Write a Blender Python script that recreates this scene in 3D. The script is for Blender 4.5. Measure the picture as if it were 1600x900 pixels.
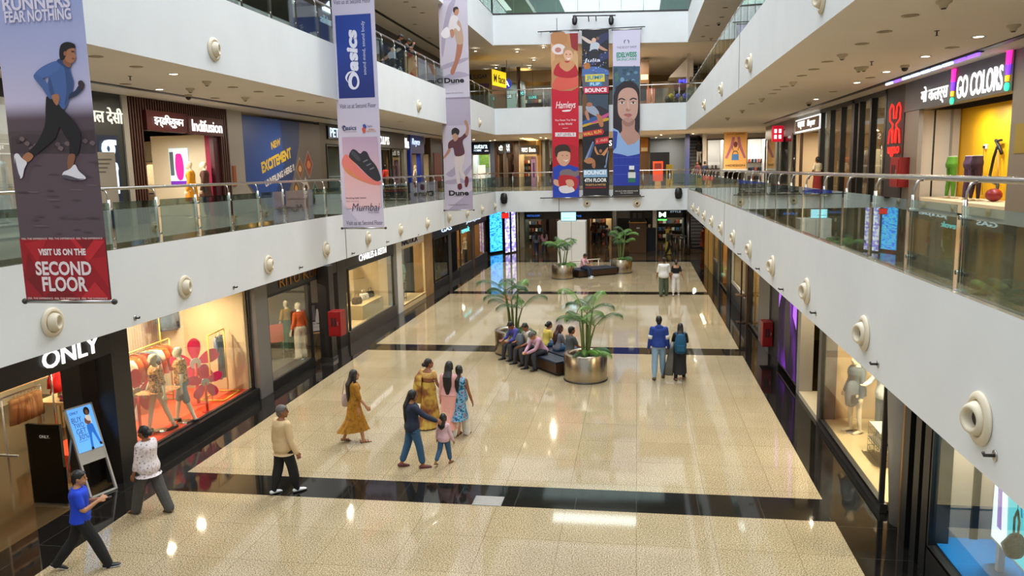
import bpy, bmesh, math, random
from mathutils import Vector, Matrix, geometry, noise
random.seed(11)
for _o in list(bpy.data.objects): bpy.data.objects.remove(_o)
SC = bpy.context.scene
COL = SC.collection
PI = math.pi

# ------------------------------------------------------------------ camera, sky, big lights, exposure
F, YAW, PITCH, ROLL, HC = 1227.7, 0.1596, 0.1501, -0.0211, 5.8
FWD = Vector((-math.sin(YAW)*math.cos(PITCH), math.cos(YAW)*math.cos(PITCH), -math.sin(PITCH)))
_r0 = Vector((math.cos(YAW), math.sin(YAW), 0)); _u0 = _r0.cross(FWD)
RT = _r0*math.cos(ROLL)+_u0*math.sin(ROLL); UP = -_r0*math.sin(ROLL)+_u0*math.cos(ROLL)
EYE = Vector((0, 0, HC))
cd = bpy.data.cameras.new('camera'); cam = bpy.data.objects.new('camera', cd); COL.objects.link(cam)
cd.sensor_width = 36; cd.lens = F/1600*36; cd.clip_start = .05; cd.clip_end = 400
cam.matrix_world = Matrix(((RT.x, UP.x, -FWD.x, 0), (RT.y, UP.y, -FWD.y, 0), (RT.z, UP.z, -FWD.z, HC), (0, 0, 0, 1)))
SC.camera = cam
SC.view_settings.view_transform = 'Standard'; SC.view_settings.look = 'None'
SC.view_settings.gamma = 1; SC.view_settings.use_curve_mapping = False
SC.view_settings.exposure = 0.0
SC.cycles.max_bounces = 10; SC.cycles.transparent_max_bounces = 24; SC.cycles.glossy_bounces = 4
SC.cycles.sample_clamp_indirect = 4; SC.cycles.denoising_prefilter = 'ACCURATE'; SC.cycles.caustics_reflective = False; SC.cycles.caustics_refractive = False
W = bpy.data.worlds.new('sky'); SC.world = W; W.use_nodes = True
W.node_tree.nodes['Background'].inputs[0].default_value = (.80, .88, 1, 1)
W.node_tree.nodes['Background'].inputs[1].default_value = .62

def lamp_area(name, loc, sx, sy, power, col=(1, 1, 1), rot=(0, 0, 0), spread=PI):
    l = bpy.data.lights.new(name, 'AREA'); l.shape = 'RECTANGLE'; l.size = sx; l.size_y = sy
    l.energy = power; l.color = col; l.spread = spread
    o = bpy.data.objects.new(name, l); COL.objects.link(o); o.location = loc; o.rotation_euler = rot
    return o
lamp_area('skylight', (-3, 19, 24), 11, 62, 9900, (.92, .97, 1))
_d = Vector((-5, 13, 0))-Vector((1.2, 33, 26)); lamp_area('skylight_sun_side', (1.2, 33, 26), 2.5, 6, 2600, (1, .98, .94), _d.to_track_quat('-Z', 'Y').to_euler())

# a ray through a photo point meets a plane of the building: where measured things stand
def ray(px, py): return FWD + RT*((px-800)/F) - UP*((py-450)/F)
def gz(px, py, z=0):
    d = ray(px, py); return EYE + d*((z-HC)/d.z)
def gx(px, py, x):
    d = ray(px, py); return EYE + d*(x/d.x)
def gy(px, py, y):
    d = ray(px, py); return EYE + d*(y/d.y)

# ------------------------------------------------------------------ materials
def lin(h):
    if not isinstance(h, str): return tuple(h)[:3]
    h = h.lstrip('#'); v = [int(h[i:i+2], 16)/255 for i in (0, 2, 4)]
    return tuple(c/12.92 if c <= .04045 else ((c+.055)/1.055)**2.4 for c in v)
MATS = {}
def mat(name, col='888888', rough=.5, metal=0., emit=0., spec=.5, vary=0., vscale=20., bump=0., bscale=40., coat=0.):
    if name in MATS: return MATS[name]
    m = bpy.data.materials.new(name); m.use_nodes = True; MATS[name] = m
    nt = m.node_tree; b = nt.nodes['Principled BSDF']; c = lin(col)
    b.inputs['Base Color'].default_value = (*c, 1); b.inputs['Roughness'].default_value = rough
    b.inputs['Metallic'].default_value = metal; b.inputs['Specular IOR Level'].default_value = spec
    b.inputs['Coat Weight'].default_value = coat
    if emit:
        b.inputs['Emission Color'].default_value = (*c, 1); b.inputs['Emission Strength'].default_value = emit
    if vary or bump:
        tc = nt.nodes.new('ShaderNodeTexCoord')
        if vary:
            n = nt.nodes.new('ShaderNodeTexNoise'); n.inputs['Scale'].default_value = vscale; n.inputs['Detail'].default_value = 4
            nt.links.new(tc.outputs['Object'], n.inputs['Vector'])
            r = nt.nodes.new('ShaderNodeValToRGB'); r.color_ramp.elements[0].position = .3; r.color_ramp.elements[1].position = .7
            r.color_ramp.elements[0].color = (*[x*(1-vary) for x in c], 1); r.color_ramp.elements[1].color = (*[min(1, x*(1+vary*.6)) for x in c], 1)
            nt.links.new(n.outputs['Fac'], r.inputs['Fac']); nt.links.new(r.outputs['Color'], b.inputs['Base Color'])
            if emit: nt.links.new(r.outputs['Color'], b.inputs['Emission Color'])
        if bump:
            n2 = nt.nodes.new('ShaderNodeTexNoise'); n2.inputs['Scale'].default_value = bscale; n2.inputs['Detail'].default_value = 3
            nt.links.new(tc.outputs['Object'], n2.inputs['Vector'])
            bp = nt.nodes.new('ShaderNodeBump'); bp.inputs['Strength'].default_value = bump; bp.inputs['Distance'].default_value = .02
            nt.links.new(n2.outputs['Fac'], bp.inputs['Height']); nt.links.new(bp.outputs['Normal'], b.inputs['Normal'])
    return m

def pattern(name, cols, scale=12., kind='voronoi', rough=.7, stretch=(1, 1, 1), stops=None):
    """cloth print: a voronoi / noise / wave texture through a stepped colour ramp"""
    if name in MATS: return MATS[name]
    m = mat(name, cols[0], rough); nt = m.node_tree; b = nt.nodes['Principled BSDF']
    tc = nt.nodes.new('ShaderNodeTexCoord'); mp = nt.nodes.new('ShaderNodeMapping'); mp.inputs['Scale'].default_value = stretch
    nt.links.new(tc.outputs['Object'], mp.inputs['Vector'])
    if kind == 'voronoi':
        t = nt.nodes.new('ShaderNodeTexVoronoi'); out = t.outputs['Distance']
    elif kind == 'wave':
        t = nt.nodes.new('ShaderNodeTexWave'); t.inputs['Distortion'].default_value = 1.5; out = t.outputs['Fac']
    else:
        t = nt.nodes.new('ShaderNodeTexNoise'); t.inputs['Detail'].default_value = 3; out = t.outputs['Fac']
    t.inputs['Scale'].default_value = scale; nt.links.new(mp.outputs['Vector'], t.inputs['Vector'])
    r = nt.nodes.new('ShaderNodeValToRGB'); e = r.color_ramp.elements; r.color_ramp.interpolation = 'LINEAR'
    n = len(cols); stops = stops or [.25+.5*i/max(1, n-1) for i in range(n)]
    while len(e) < n: e.new(.5)
    for i, c in enumerate(cols): e[i].position = stops[i]; e[i].color = (*lin(c), 1)
    nt.links.new(out, r.inputs['Fac']); nt.links.new(r.outputs['Color'], b.inputs['Base Color'])
    return m

def glassmat(name, tint=(.86, .93, .9), refl=.75, rough=0.0, base=.03):
    if name in MATS: return MATS[name]
    m = bpy.data.materials.new(name); m.use_nodes = True; MATS[name] = m; nt = m.node_tree; nt.nodes.clear()
    o = nt.nodes.new('ShaderNodeOutputMaterial'); mx = nt.nodes.new('ShaderNodeMixShader')
    t = nt.nodes.new('ShaderNodeBsdfTransparent'); t.inputs[0].default_value = (*tint, 1)
    g = nt.nodes.new('ShaderNodeBsdfGlossy'); g.inputs['Roughness'].default_value = rough; g.inputs[0].default_value = (.95, 1, .98, 1)
    fr = nt.nodes.new('ShaderNodeFresnel'); fr.inputs['IOR'].default_value = 1.5
    ma = nt.nodes.new('ShaderNodeMath'); ma.operation = 'MULTIPLY_ADD'; ma.inputs[1].default_value = refl; ma.inputs[2].default_value = base
    nt.links.new(fr.outputs[0], ma.inputs[0]); nt.links.new(ma.outputs[0], mx.inputs[0])
    nt.links.new(t.outputs[0], mx.inputs[1]); nt.links.new(g.outputs[0], mx.inputs[2]); nt.links.new(mx.outputs[0], o.inputs[0])
    return m

def granite():
    m = mat('speckled_granite', 'c8bb9c', .045, spec=.55); nt = m.node_tree; b = nt.nodes['Principled BSDF']
    tc = nt.nodes.new('ShaderNodeTexCoord')
    def noise_ramp(scale, detail, stops):
        n = nt.nodes.new('ShaderNodeTexNoise'); n.inputs['Scale'].default_value = scale; n.inputs['Detail'].default_value = detail; n.inputs['Roughness'].default_value = .65
        nt.links.new(tc.outputs['Object'], n.inputs['Vector'])
        r = nt.nodes.new('ShaderNodeValToRGB'); e = r.color_ramp.elements
        while len(e) < len(stops): e.new(.5)
        for i, (p, c) in enumerate(stops): e[i].position = p; e[i].color = (*lin(c), 1)
        nt.links.new(n.outputs['Fac'], r.inputs['Fac']); return r
    fine = noise_ramp(52, 3, [(.33, '4d4232'), (.43, '8d7d60'), (.5, 'b0a07e'), (.58, 'cdbd9c'), (.7, 'e6dac2')])
    big = noise_ramp(.55, 3, [(.3, 'dcd6c8'), (.7, 'ffffff')])
    mx = nt.nodes.new('ShaderNodeMixRGB'); mx.blend_type = 'MULTIPLY'; mx.inputs[0].default_value = .55
    nt.links.new(fine.outputs[0], mx.inputs[1]); nt.links.new(big.outputs[0], mx.inputs[2])
    br = nt.nodes.new('ShaderNodeTexBrick'); br.inputs['Scale'].default_value = 1; br.offset = 0
    br.inputs['Brick Width'].default_value = 1.2; br.inputs['Row Height'].default_value = 1.16; br.inputs['Mortar Size'].default_value = .006
    br.inputs['Color1'].default_value = (1, 1, 1, 1); br.inputs['Color2'].default_value = (.9, .89, .88, 1); br.inputs['Mortar'].default_value = (.62, .58, .5, 1)
    nt.links.new(tc.outputs['Object'], br.inputs['Vector'])
    m2 = nt.nodes.new('ShaderNodeMixRGB'); m2.blend_type = 'MULTIPLY'; m2.inputs[0].default_value = 1
    nt.links.new(mx.outputs[0], m2.inputs[1]); nt.links.new(br.outputs['Color'], m2.inputs[2])
    nt.links.new(m2.outputs[0], b.inputs['Base Color'])
    return m
def tiles(name, c1, c2, mortar, w, h, rough=.1, msize=.006, spec=.5):
    m = mat(name, c1, rough, spec=spec); nt = m.node_tree; b = nt.nodes['Principled BSDF']
    tc = nt.nodes.new('ShaderNodeTexCoord'); br = nt.nodes.new('ShaderNodeTexBrick'); br.offset = 0; br.inputs['Scale'].default_value = 1
    br.inputs['Brick Width'].default_value = w; br.inputs['Row Height'].default_value = h; br.inputs['Mortar Size'].default_value = msize
    for k, c in (('Color1', c1), ('Color2', c2), ('Mortar', mortar)): br.inputs[k].default_value = (*lin(c), 1)
    nt.links.new(tc.outputs['Object'], br.inputs['Vector']); nt.links.new(br.outputs['Color'], b.inputs['Base Color'])
    return m

GRANITE = granite()
BLACKSTONE = tiles('black_granite', '161412', '1b1917', '3a3733', 1.05, 1.05, .05, spec=.28)
BROWNTILE = tiles('brown_polished_tile', '54432c', '4a3b27', '33291c', 1.0, 1.0, .09)
WHITE = mat('white_paint', 'dfe3e4', .55, vary=.035, vscale=.9, bump=.02, bscale=3)
SOFFIT = mat('soffit_paint', 'dcd8d2', .7, vary=.03, vscale=.5)
CREAM = mat('cream_plastic', 'd8cdb4', .45)
STEEL = mat('brushed_steel', 'b4b2ad', .28, 1.)
CHROME = mat('polished_steel', 'c9c8c4', .15, 1.)
BLACK = mat('black_paint', '121212', .4)
DARK = mat('dark_cladding', '24211f', .35)
CHAR = mat('charcoal', '34322f', .5)
GREY = mat('grey_cladding', '6c6863', .4)
LGREY = mat('light_grey_panel', 'a7a39b', .45)
RED = mat('cabinet_red', '8c0f12', .4)
WOOD = mat('oak_wood', 'a8814f', .45, vary=.2, vscale=3)
DKWOOD = mat('dark_wood', '3f2717', .4, vary=.25, vscale=4)
BROWN = mat('brown_panel', '5f4429', .45)
GLASS = glassmat('rail_glass', (.80, .86, .82), .8, base=.03)
SHOPGLASS = glassmat('shop_glass', (.97, .98, .97), .28, base=.0)
PURPLE = None

# ------------------------------------------------------------------ mesh helpers
class MB:
    def __init__(s): s.bm = bmesh.new(); s.mats = []
    def mi(s, m):
        if m is None: return 0
        if m not in s.mats: s.mats.append(m)
        return s.mats.index(m)
    def face(s, vs, m=None, smooth=False):
        try: f = s.bm.faces.new(vs)
        except ValueError: return None
        f.material_index = s.mi(m); f.smooth = smooth; return f
    def box(s, x0, x1, y0, y1, z0, z1, m=None, M=None, bevel=0.):
        x0, x1 = sorted((x0, x1)); y0, y1 = sorted((y0, y1)); z0, z1 = sorted((z0, z1))
        c = [(x0, y0, z0), (x1, y0, z0), (x1, y1, z0), (x0, y1, z0), (x0, y0, z1), (x1, y0, z1), (x1, y1, z1), (x0, y1, z1)]
        v = [s.bm.verts.new(M @ Vector(p) if M else p) for p in c]
        fs = [s.face([v[i] for i in q], m) for q in ((3, 2, 1, 0), (4, 5, 6, 7), (0, 1, 5, 4), (1, 2, 6, 5), (2, 3, 7, 6), (3, 0, 4, 7))]
        if bevel:
            es = list({e for f in fs for e in f.edges})
            r = bmesh.ops.bevel(s.bm, geom=es, offset=bevel, segments=2, profile=.5, affect='EDGES')
            k = s.mi(m)
            for f in r['faces']: f.material_index = k
        return s
    def prism(s, pts, axis_pts0, m=None): pass
    def extrude(s, pts, d, m=None, M=None):
        """closed outline pts (3-D, planar) pushed along vector d"""
        d = Vector(d); a = [Vector(p) for p in pts]; b = [p+d for p in a]
        if M: a = [M @ p for p in a]; b = [M @ p for p in b]
        va = [s.bm.verts.new(p) for p in a]; vb = [s.bm.verts.new(p) for p in b]; n = len(va)
        s.face(va[::-1], m); s.face(vb, m)
        for i in range(n): s.face([va[i], va[(i+1) % n], vb[(i+1) % n], vb[i]], m)
        return s
    def rings(s, rings, m=None, caps=True, smooth=True, closed=True):
        R = [[s.bm.verts.new(p) for p in r] for r in rings]
        for a, b in zip(R, R[1:]):
            n = len(a)
            for i in range(n if closed else n-1): s.face([a[i], a[(i+1) % n], b[(i+1) % n], b[i]], m, smooth)
        if caps and closed: s.face(R[0][::-1], m); s.face(R[-1], m)
        return s
    def tube(s, pts, radii, m=None, n=10, side=None, caps=True, smooth=True, round_ends=False):
        """loft through pts; radii: number, or per-point number / (side radius, front radius)"""
        P = [Vector(p) for p in pts]
        if not isinstance(radii, (list, tuple)): radii = [radii]*len(P)
        if round_ends:
            d0 = (P[0]-P[1]).normalized(); d1 = (P[-1]-P[-2]).normalized()
            g = lambda r, k: (r[0]*k, r[1]*k) if isinstance(r, (tuple, list)) else r*k
            q = lambda r: min(r) if isinstance(r, (tuple, list)) else r
            P = [P[0]+d0*q(radii[0])*.85, P[0]+d0*q(radii[0])*.5]+P+[P[-1]+d1*q(radii[-1])*.5, P[-1]+d1*q(radii[-1])*.85]
            radii = [g(radii[0], .45), g(radii[0], .82)]+list(radii)+[g(radii[-1], .82), g(radii[-1], .45)]
        T = []
        for i in range(len(P)):
            t = P[min(i+1, len(P)-1)]-P[max(i-1, 0)]
            T.append(t.normalized() if t.length > 1e-9 else Vector((0, 0, 1)))
        if side is None:
            side = T[0].cross(Vector((0, 0, 1)))
            if side.length < .05: side = Vector((1, 0, 0))
        side = Vector(side); rr = []
        for p, t, r in zip(P, T, radii):
            u = side - t*side.dot(t)
            if u.length < 1e-6: u = t.orthogonal()
            u.normalize(); side = u; w = t.cross(u)
            ra, rb = r if isinstance(r, (tuple, list)) else (r, r)
            rr.append([p+u*ra*math.cos(2*PI*k/n)+w*rb*math.sin(2*PI*k/n) for k in range(n)])
        return s.rings(rr, m, caps, smooth)
    def lathe(s, prof, c=(0, 0, 0), m=None, n=24, M=None, smooth=True, caps=True):
        c = Vector(c); rr = []
        for r, z in prof:
            ring = [Vector((r*math.cos(2*PI*k/n), r*math.sin(2*PI*k/n), z)) for k in range(n)]
            rr.append([(M @ p if M else p)+c for p in ring])
        return s.rings(rr, m, caps, smooth)
    def ball(s, c, r, m=None, n=12, M=None):
        r = Vector(r) if isinstance(r, (tuple, list, Vector)) else Vector((r, r, r)); c = Vector(c); rr = []
        k = max(4, n//2)
        for i in range(k+1):
            a = PI*(i/k); a = min(max(a, .12), PI-.12)
            ring = [Vector((r.x*math.sin(a)*math.cos(2*PI*j/n), r.y*math.sin(a)*math.sin(2*PI*j/n), -r.z*math.cos(a))) for j in range(n)]
            rr.append([c+(M @ p if M else p) for p in ring])
        return s.rings(rr, m)
    def flat(s, pts, m=None):
        """planar polygon, triangulated so concave outlines fill properly"""
        P = [Vector(p) for p in pts]
        vs = [s.bm.verts.new(p) for p in P]
        for t in geometry.tessellate_polygon([P]): s.face([vs[i] for i in t], m)
        return s
    def add_mesh(s, me, M, m=None):
        vs = [s.bm.verts.new(M @ v.co) for v in me.vertices]
        for p in me.polygons: s.face([vs[i] for i in p.vertices], m)
        return s
    def mesh(s, name, recalc=True):
        if recalc: bmesh.ops.recalc_face_normals(s.bm, faces=s.bm.faces)
        me = bpy.data.meshes.new(name); s.bm.to_mesh(me); s.bm.free()
        for m in s.mats: me.materials.append(m)
        return me
    def build(s, name, parent=None, recalc=True):
        return link(name, s.mesh(name, recalc), parent)

def link(name, me, parent=None, loc=None):
    o = bpy.data.objects.new(name, me); COL.objects.link(o)
    if parent is not None: o.parent = parent
    if loc is not None: o.location = loc
    return o
def tag(o, label, cat, group=None, kind=None):
    o['label'] = label; o['category'] = cat
    if group: o['group'] = group
    if kind: o['kind'] = kind
    return o
def thing(name, label, cat, loc=(0, 0, 0), rz=0., group=None):
    o = bpy.data.objects.new(name, None); COL.objects.link(o); o.location = loc; o.rotation_euler = (0, 0, rz)
    o.empty_display_size = .1
    return tag(o, label, cat, group)
def structure(o):
    o['kind'] = 'structure'; return o
def dup(o, loc=None, rz=None, label=None, parent=None, group=None):
    c = o.copy(); COL.objects.link(c)
    if parent is not None: c.parent = parent
    if loc is not None: c.location = loc
    if rz is not None: c.rotation_euler = (c.rotation_euler[0], c.rotation_euler[1], rz)
    if label: c['label'] = label
    if group: c['group'] = group
    for k in list(o.children): dup(k, parent=c)
    return c
ORD = ['first', 'second', 'third', 'fourth', 'fifth', 'sixth', 'seventh', 'eighth', 'ninth', 'tenth', 'eleventh', 'twelfth', 'thirteenth',
       'fourteenth', 'fifteenth', 'sixteenth', 'seventeenth', 'eighteenth', 'nineteenth', 'twentieth']

# a small side scene evaluates fonts and remeshing without touching the picture
TMP = bpy.data.scenes.new('workbench')
def evaluated(o):
    TMP.collection.objects.link(o)
    with bpy.context.temp_override(scene=TMP, view_layer=TMP.view_layers[0]):
        dg = bpy.context.evaluated_depsgraph_get(); dg.update()
        me = bpy.data.meshes.new_from_object(o.evaluated_get(dg))
    TMP.collection.objects.unlink(o)
    return me
def text_me(t, bold=0., shear=0., extrude=0., spacing=1.):
    cu = bpy.data.curves.new('letters', 'FONT'); cu.body = t; cu.size = 1; cu.offset = bold; cu.shear = shear
    cu.extrude = extrude; cu.align_x = 'CENTER'; cu.align_y = 'CENTER'; cu.space_character = spacing; cu.resolution_u = 3
    o = bpy.data.objects.new('letters', cu); me = evaluated(o)
    bpy.data.objects.remove(o); bpy.data.curves.remove(cu)
    return me
def put_text(mb, t, c, right, up, w=None, h=None, m=None, bold=0.01, shear=0., depth=0., spacing=1.):
    """lettering centred on c, fitted to width w and/or height h (of the letters' own box)"""
    me = text_me(t, bold*.45, shear, .5 if depth else 0, spacing)
    xs = [v.co.x for v in me.vertices]; ys = [v.co.y for v in me.vertices]
    if not xs: return
    bw, bh = max(xs)-min(xs), max(ys)-min(ys); cx, cy = (max(xs)+min(xs))/2, (max(ys)+min(ys))/2
    sx = w/bw if w else None; sy = h/bh if h else None
    sx = sx or sy; sy = sy or sx
    right = Vector(right).normalized(); up = Vector(up).normalized(); n = right.cross(up)
    R = Matrix((right, up, n)).transposed().to_4x4()
    Mx = Matrix.Translation(Vector(c)) @ R @ Matrix.Diagonal((sx, sy, depth or 1, 1)) @ Matrix.Translation((-cx, -cy, 0))
    mb.add_mesh(me, Mx, m); bpy.data.meshes.remove(me)
def remeshed(mb, name, voxel=.01, smooth=4, mats=None):
    me = mb.mesh(name); o = bpy.data.objects.new('work', me)
    md = o.modifiers.new('r', 'REMESH'); md.mode = 'VOXEL'; md.voxel_size = voxel; md.use_smooth_shade = True
    if smooth:
        sm = o.modifiers.new('s', 'SMOOTH'); sm.factor = .5; sm.iterations = smooth
    out = evaluated(o); bpy.data.objects.remove(o); bpy.data.meshes.remove(me)
    out.name = name; out.materials.clear()
    for m in (mats or []): out.materials.append(m)
    for p in out.polygons: p.use_smooth = True; p.material_index = 0
    return out
def smooth_loop(pts, k=4):
    """closed Catmull-Rom through 2-D points"""
    n = len(pts); out = []
    for i in range(n):
        p0, p1, p2, p3 = (Vector(pts[(i+j-1) % n]) for j in range(4))
        for s_ in range(k):
            t = s_/k
            out.append(.5*((2*p1)+(p2-p0)*t+(2*p0-5*p1+4*p2-p3)*t*t+(3*p1-p0-3*p2+p3)*t**3))
    return out
# ================================================================== SETTING
XR, XL2, XR2, YB = 3.08, -9.0, 2.95, 50.5
XLS, XRS = -9.72, 4.1           # ground shopfronts
XLU, XRU = -13.75, 7.65         # first-floor shopfronts
ZC1, ZC2 = 8.0, 13.3            # ceilings of the first and second floor
def XL(y): return -9.46 if y < 30 else -9.46+(y-30)/20.5*.42
def ZT(y): return 4.53-.0031*y  # top of the lower balcony front
def ZH(y): return 5.62-.0016*y  # its handrail

# ground floor: granite fields, black bands and border, brown stone beyond
mb = MB()
def rect(x0, x1, y0, y1, m, z=0.):
    mb.face([mb.bm.verts.new(p) for p in ((x0, y0, z), (x1, y0, z), (x1, y1, z), (x0, y1, z))], m)
ys = [(-2, 12.76), (13.65, 24.28), (25.18, 36.0), (36.8, 48.6)]
for a, b in ys: rect(-8.79, 3.2, a, b, GRANITE)
for a, b in ((12.76, 13.65), (24.28, 25.18), (36.0, 36.8)): rect(-8.79, 3.2, a, b, BLACKSTONE)
rect(-9.9, -8.79, -2, 48.6, BLACKSTONE); rect(3.2, 4.3, -2, 48.6, BLACKSTONE)
rect(-40, -9.9, -2, 95, BROWNTILE); rect(4.3, 30, -2, 95, BROWNTILE)
rect(-9.9, 4.3, 48.6, 49.6, BLACKSTONE); rect(-9.9, 4.3, 49.6, 95, BROWNTILE)
structure(mb.build('floor', recalc=False))

def slab(name, xs0, edge, y0, y1, zb, zt, right):
    """one storey's balcony slab: white front, painted soffit, stone deck; edge(y) is the front's X"""
    mb = MB(); ys = [y0+(y1-y0)*i/12 for i in range(13)]; R = []
    for y in ys:
        R.append([mb.bm.verts.new(p) for p in ((xs0, y, zb), (edge(y), y, zb), (edge(y), y, zt(y)), (xs0, y, zt(y)))])
    for a, b in zip(R, R[1:]):
        for i, m in ((0, SOFFIT), (1, WHITE), (2, DECK), (3, SOFFIT)):
            mb.face([a[i], a[(i+1) % 4], b[(i+1) % 4], b[i]], m)
    mb.face(R[0][::-1], WHITE); mb.face(R[-1], WHITE)
    return structure(mb.build(name))
DECK = tiles('deck_tile', 'a3967f', '998d77', '777060', .9, .9, .12)
slab('wall_left_balcony', -30, XL, -2, YB, 3.0, ZT, False)
slab('wall_right_balcony', 26, lambda y: XR, 2.0, YB, 3.0, ZT, True)
slab('wall_left_upper', -30, lambda y: XL2, -2, YB, ZC1, lambda y: 9.63, False)
slab('wall_right_upper', 26, lambda y: XR2, 2.0, YB, ZC1, lambda y: 9.58, True)
slab('wall_left_top', -30, lambda y: XL2+.02, -2, YB, 13.5, lambda y: 15.4, False)
slab('wall_right_top', 26, lambda y: 3.0, 2.0, YB, 13.25, lambda y: 15.0, True)
def backslab(name, zb, zt, dz=0.):
    mb = MB(); x0, x1 = -40, 30; s = dz/12.
    f = lambda x, z: z-(max(-9, min(3, x))+3)*s
    xs = [x0, -9, 3, x1]; R = []
    for x in xs: R.append([mb.bm.verts.new(p) for p in ((x, YB, f(x, zb)), (x, YB, f(x, zt)), (x, 96, f(x, zt)), (x, 96, f(x, zb)))])
    for a, b in zip(R, R[1:]):
        for i, m in ((0, WHITE), (1, DECK), (2, SOFFIT), (3, SOFFIT)): mb.face([a[i], a[(i+1) % 4], b[(i+1) % 4], b[i]], m)
    mb.face(R[0], WHITE); mb.face(R[-1][::-1], WHITE)
    return structure(mb.build(name))
backslab('wall_back_balcony', 3.05, 4.39); backslab('wall_back_upper', 8.0, 9.64); backslab('wall_back_top', 13.38, 15.2, .35)

# dark shadow-gap slots in the ceilings along the shopfronts
for i, (x, z, a, b) in enumerate(((-12.45, ZC1, 8, 50), (6.9, ZC1, 8, 46), (-12.5, 13.5, 20, 52))):
    m_ = MB(); m_.box(x-.09, x+.09, a, b, z-.02, z+.06, BLACK); structure(m_.build('trim_%d' % (i+1)))
# hairline joints where the white fronts meet
for i, (x, y, a, b, sx) in enumerate(((XR-.004, 29.0, 3.0, 4.44, 0), (XL(24.6)+.004, 24.6, 3.0, 4.45, 0), (XR2-.004, 24.6, 8.0, 9.58, 0))):
    m_ = MB(); m_.box(x-.004, x+.004, y-.02, y+.02, a, b, GREY); structure(m_.build('trim_%d' % (i+4)))
m_ = MB(); m_.box(-4.98, -4.94, YB-.012, YB+.01, 3.05, 15, GREY); structure(m_.build('trim_7'))

# far walls that close the building
m_ = MB(); m_.box(-40, 30, 95, 95.4, 0, 22, CHAR); structure(m_.build('wall_back'))
m_ = MB(); m_.box(-30.4, -30, -2, 96, 0, 22, CHAR); structure(m_.build('wall_left'))
m_ = MB(); m_.box(26, 26.4, 2, 96, 0, 22, CHAR); structure(m_.build('wall_right'))

# ------------------------------------------------------------------ railings
def railing(name, label, path, zt, zh, first, step, n, glass_gap=.02, posts=True, inward=(1, 0), count=None):
    """path(s) -> (x, y) along the edge; zt, zh deck-edge and handrail heights; one thing with posts, panes, handrail"""
    t = thing(name, label, 'railing')
    nx, ny = inward           # from the edge towards the walkway
    off = .12
    S = [first+step*i for i in range(n)]
    pts = []
    for s_ in [S[0]-1.2*step]+S+[S[-1]+step*.9]:
        x, y = path(s_); pts.append((x+nx*(off+.1), y+ny*(off+.1), zh(s_)))
    h = MB(); h.tube(pts, .032, CHROME, 12); h.build('handrail', t)
    for i, s_ in enumerate(S):
        x, y = path(s_); x2, y2 = path(s_+.1); d = Vector((x2-x, y2-y, 0)).normalized(); w = Vector((nx, ny, 0))
        b = Vector((x, y, zt(s_)))+w*off; top = zh(s_)-.26
        p = MB()
        for k in (-.022, .022): p.tube([b+d*k, Vector((b.x, b.y, top+.06))+d*k], .016, STEEL, 8)
        p.tube([Vector((b.x, b.y, top)), Vector((b.x, b.y, top+.14))+w*.01, Vector((b.x, b.y, top+.22))+w*.045, Vector((b.x, b.y, zh(s_)-.03))+w*.1], .014, STEEL, 8)
        p.tube([b, b+Vector((0, 0, .02))], .06, STEEL, 12)
        po = p.build('post', t)
        for z in (zt(s_)+.18, top-.12):
            c = MB()
            for k in (-.085, .085):
                q = Vector((b.x, b.y, z))+d*k
                c.tube([q-w*.02, q+w*.035], .024, CHROME, 10)
            c.tube([Vector((b.x, b.y, z))-d*.085, Vector((b.x, b.y, z))+d*.085], .009, CHROME, 6)
            c.build('glass_clamp', po)
    E_ = [S[0]-step]+S
    for s_ in E_:
        x, y = path(s_+.06); x2, y2 = path(s_+step-.06)
        a = Vector((x, y, zt(s_)-.03))-Vector((nx, ny, 0))*-.07; b = Vector((x2, y2, zt(s_+step)-.03))+Vector((nx, ny, 0))*.07
        hgt = zh(s_)-.22-zt(s_)
        g = MB(); w = Vector((nx, ny, 0))*.006
        up = Vector((0, 0, hgt))
        g.rings([[a-w, b-w, b+w, a+w], [a-w+up, b-w+up, b+w+up, a+w+up]], GLASS, smooth=False)
        g.build('glass_panel', t)
    return t
railing('balcony_railing', 'long steel and glass railing along the left balcony above the lit fashion shop windows',
        lambda s: (XL(s), s), ZT, ZH, 8.8, 1.45, 29, inward=(-1, 0))
railing('balcony_railing', 'steel and glass railing along the right balcony in front of the yellow shop',
        lambda s: (XR, s), lambda s: ZT(s)-.01, ZH, 3.9, 1.5, 31, inward=(1, 0))
railing('balcony_railing', 'steel and glass railing of the far cross balcony behind the red, black and portrait banners',
        lambda s: (s, YB), lambda s: 4.39, lambda s: 5.55, -7.95, 1.66, 7, inward=(0, 1))
railing('balcony_railing', 'upper left balcony railing where two people lean over',
        lambda s: (XL2, s), lambda s: 9.63, lambda s: 10.75, 13.3, 1.5, 25, inward=(-1, 0))
railing('balcony_railing', 'upper right balcony railing with glass seen edge-on beside the dark escalator steps',
        lambda s: (XR2, s), lambda s: 9.58, lambda s: 10.7, 14.5, 1.5, 24, inward=(1, 0))
railing('balcony_railing', 'upper far balcony railing crossing behind the banner tops',
        lambda s: (s, YB), lambda s: 9.64, lambda s: 10.78, -7.55, 1.68, 7, inward=(0, 1))
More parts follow.
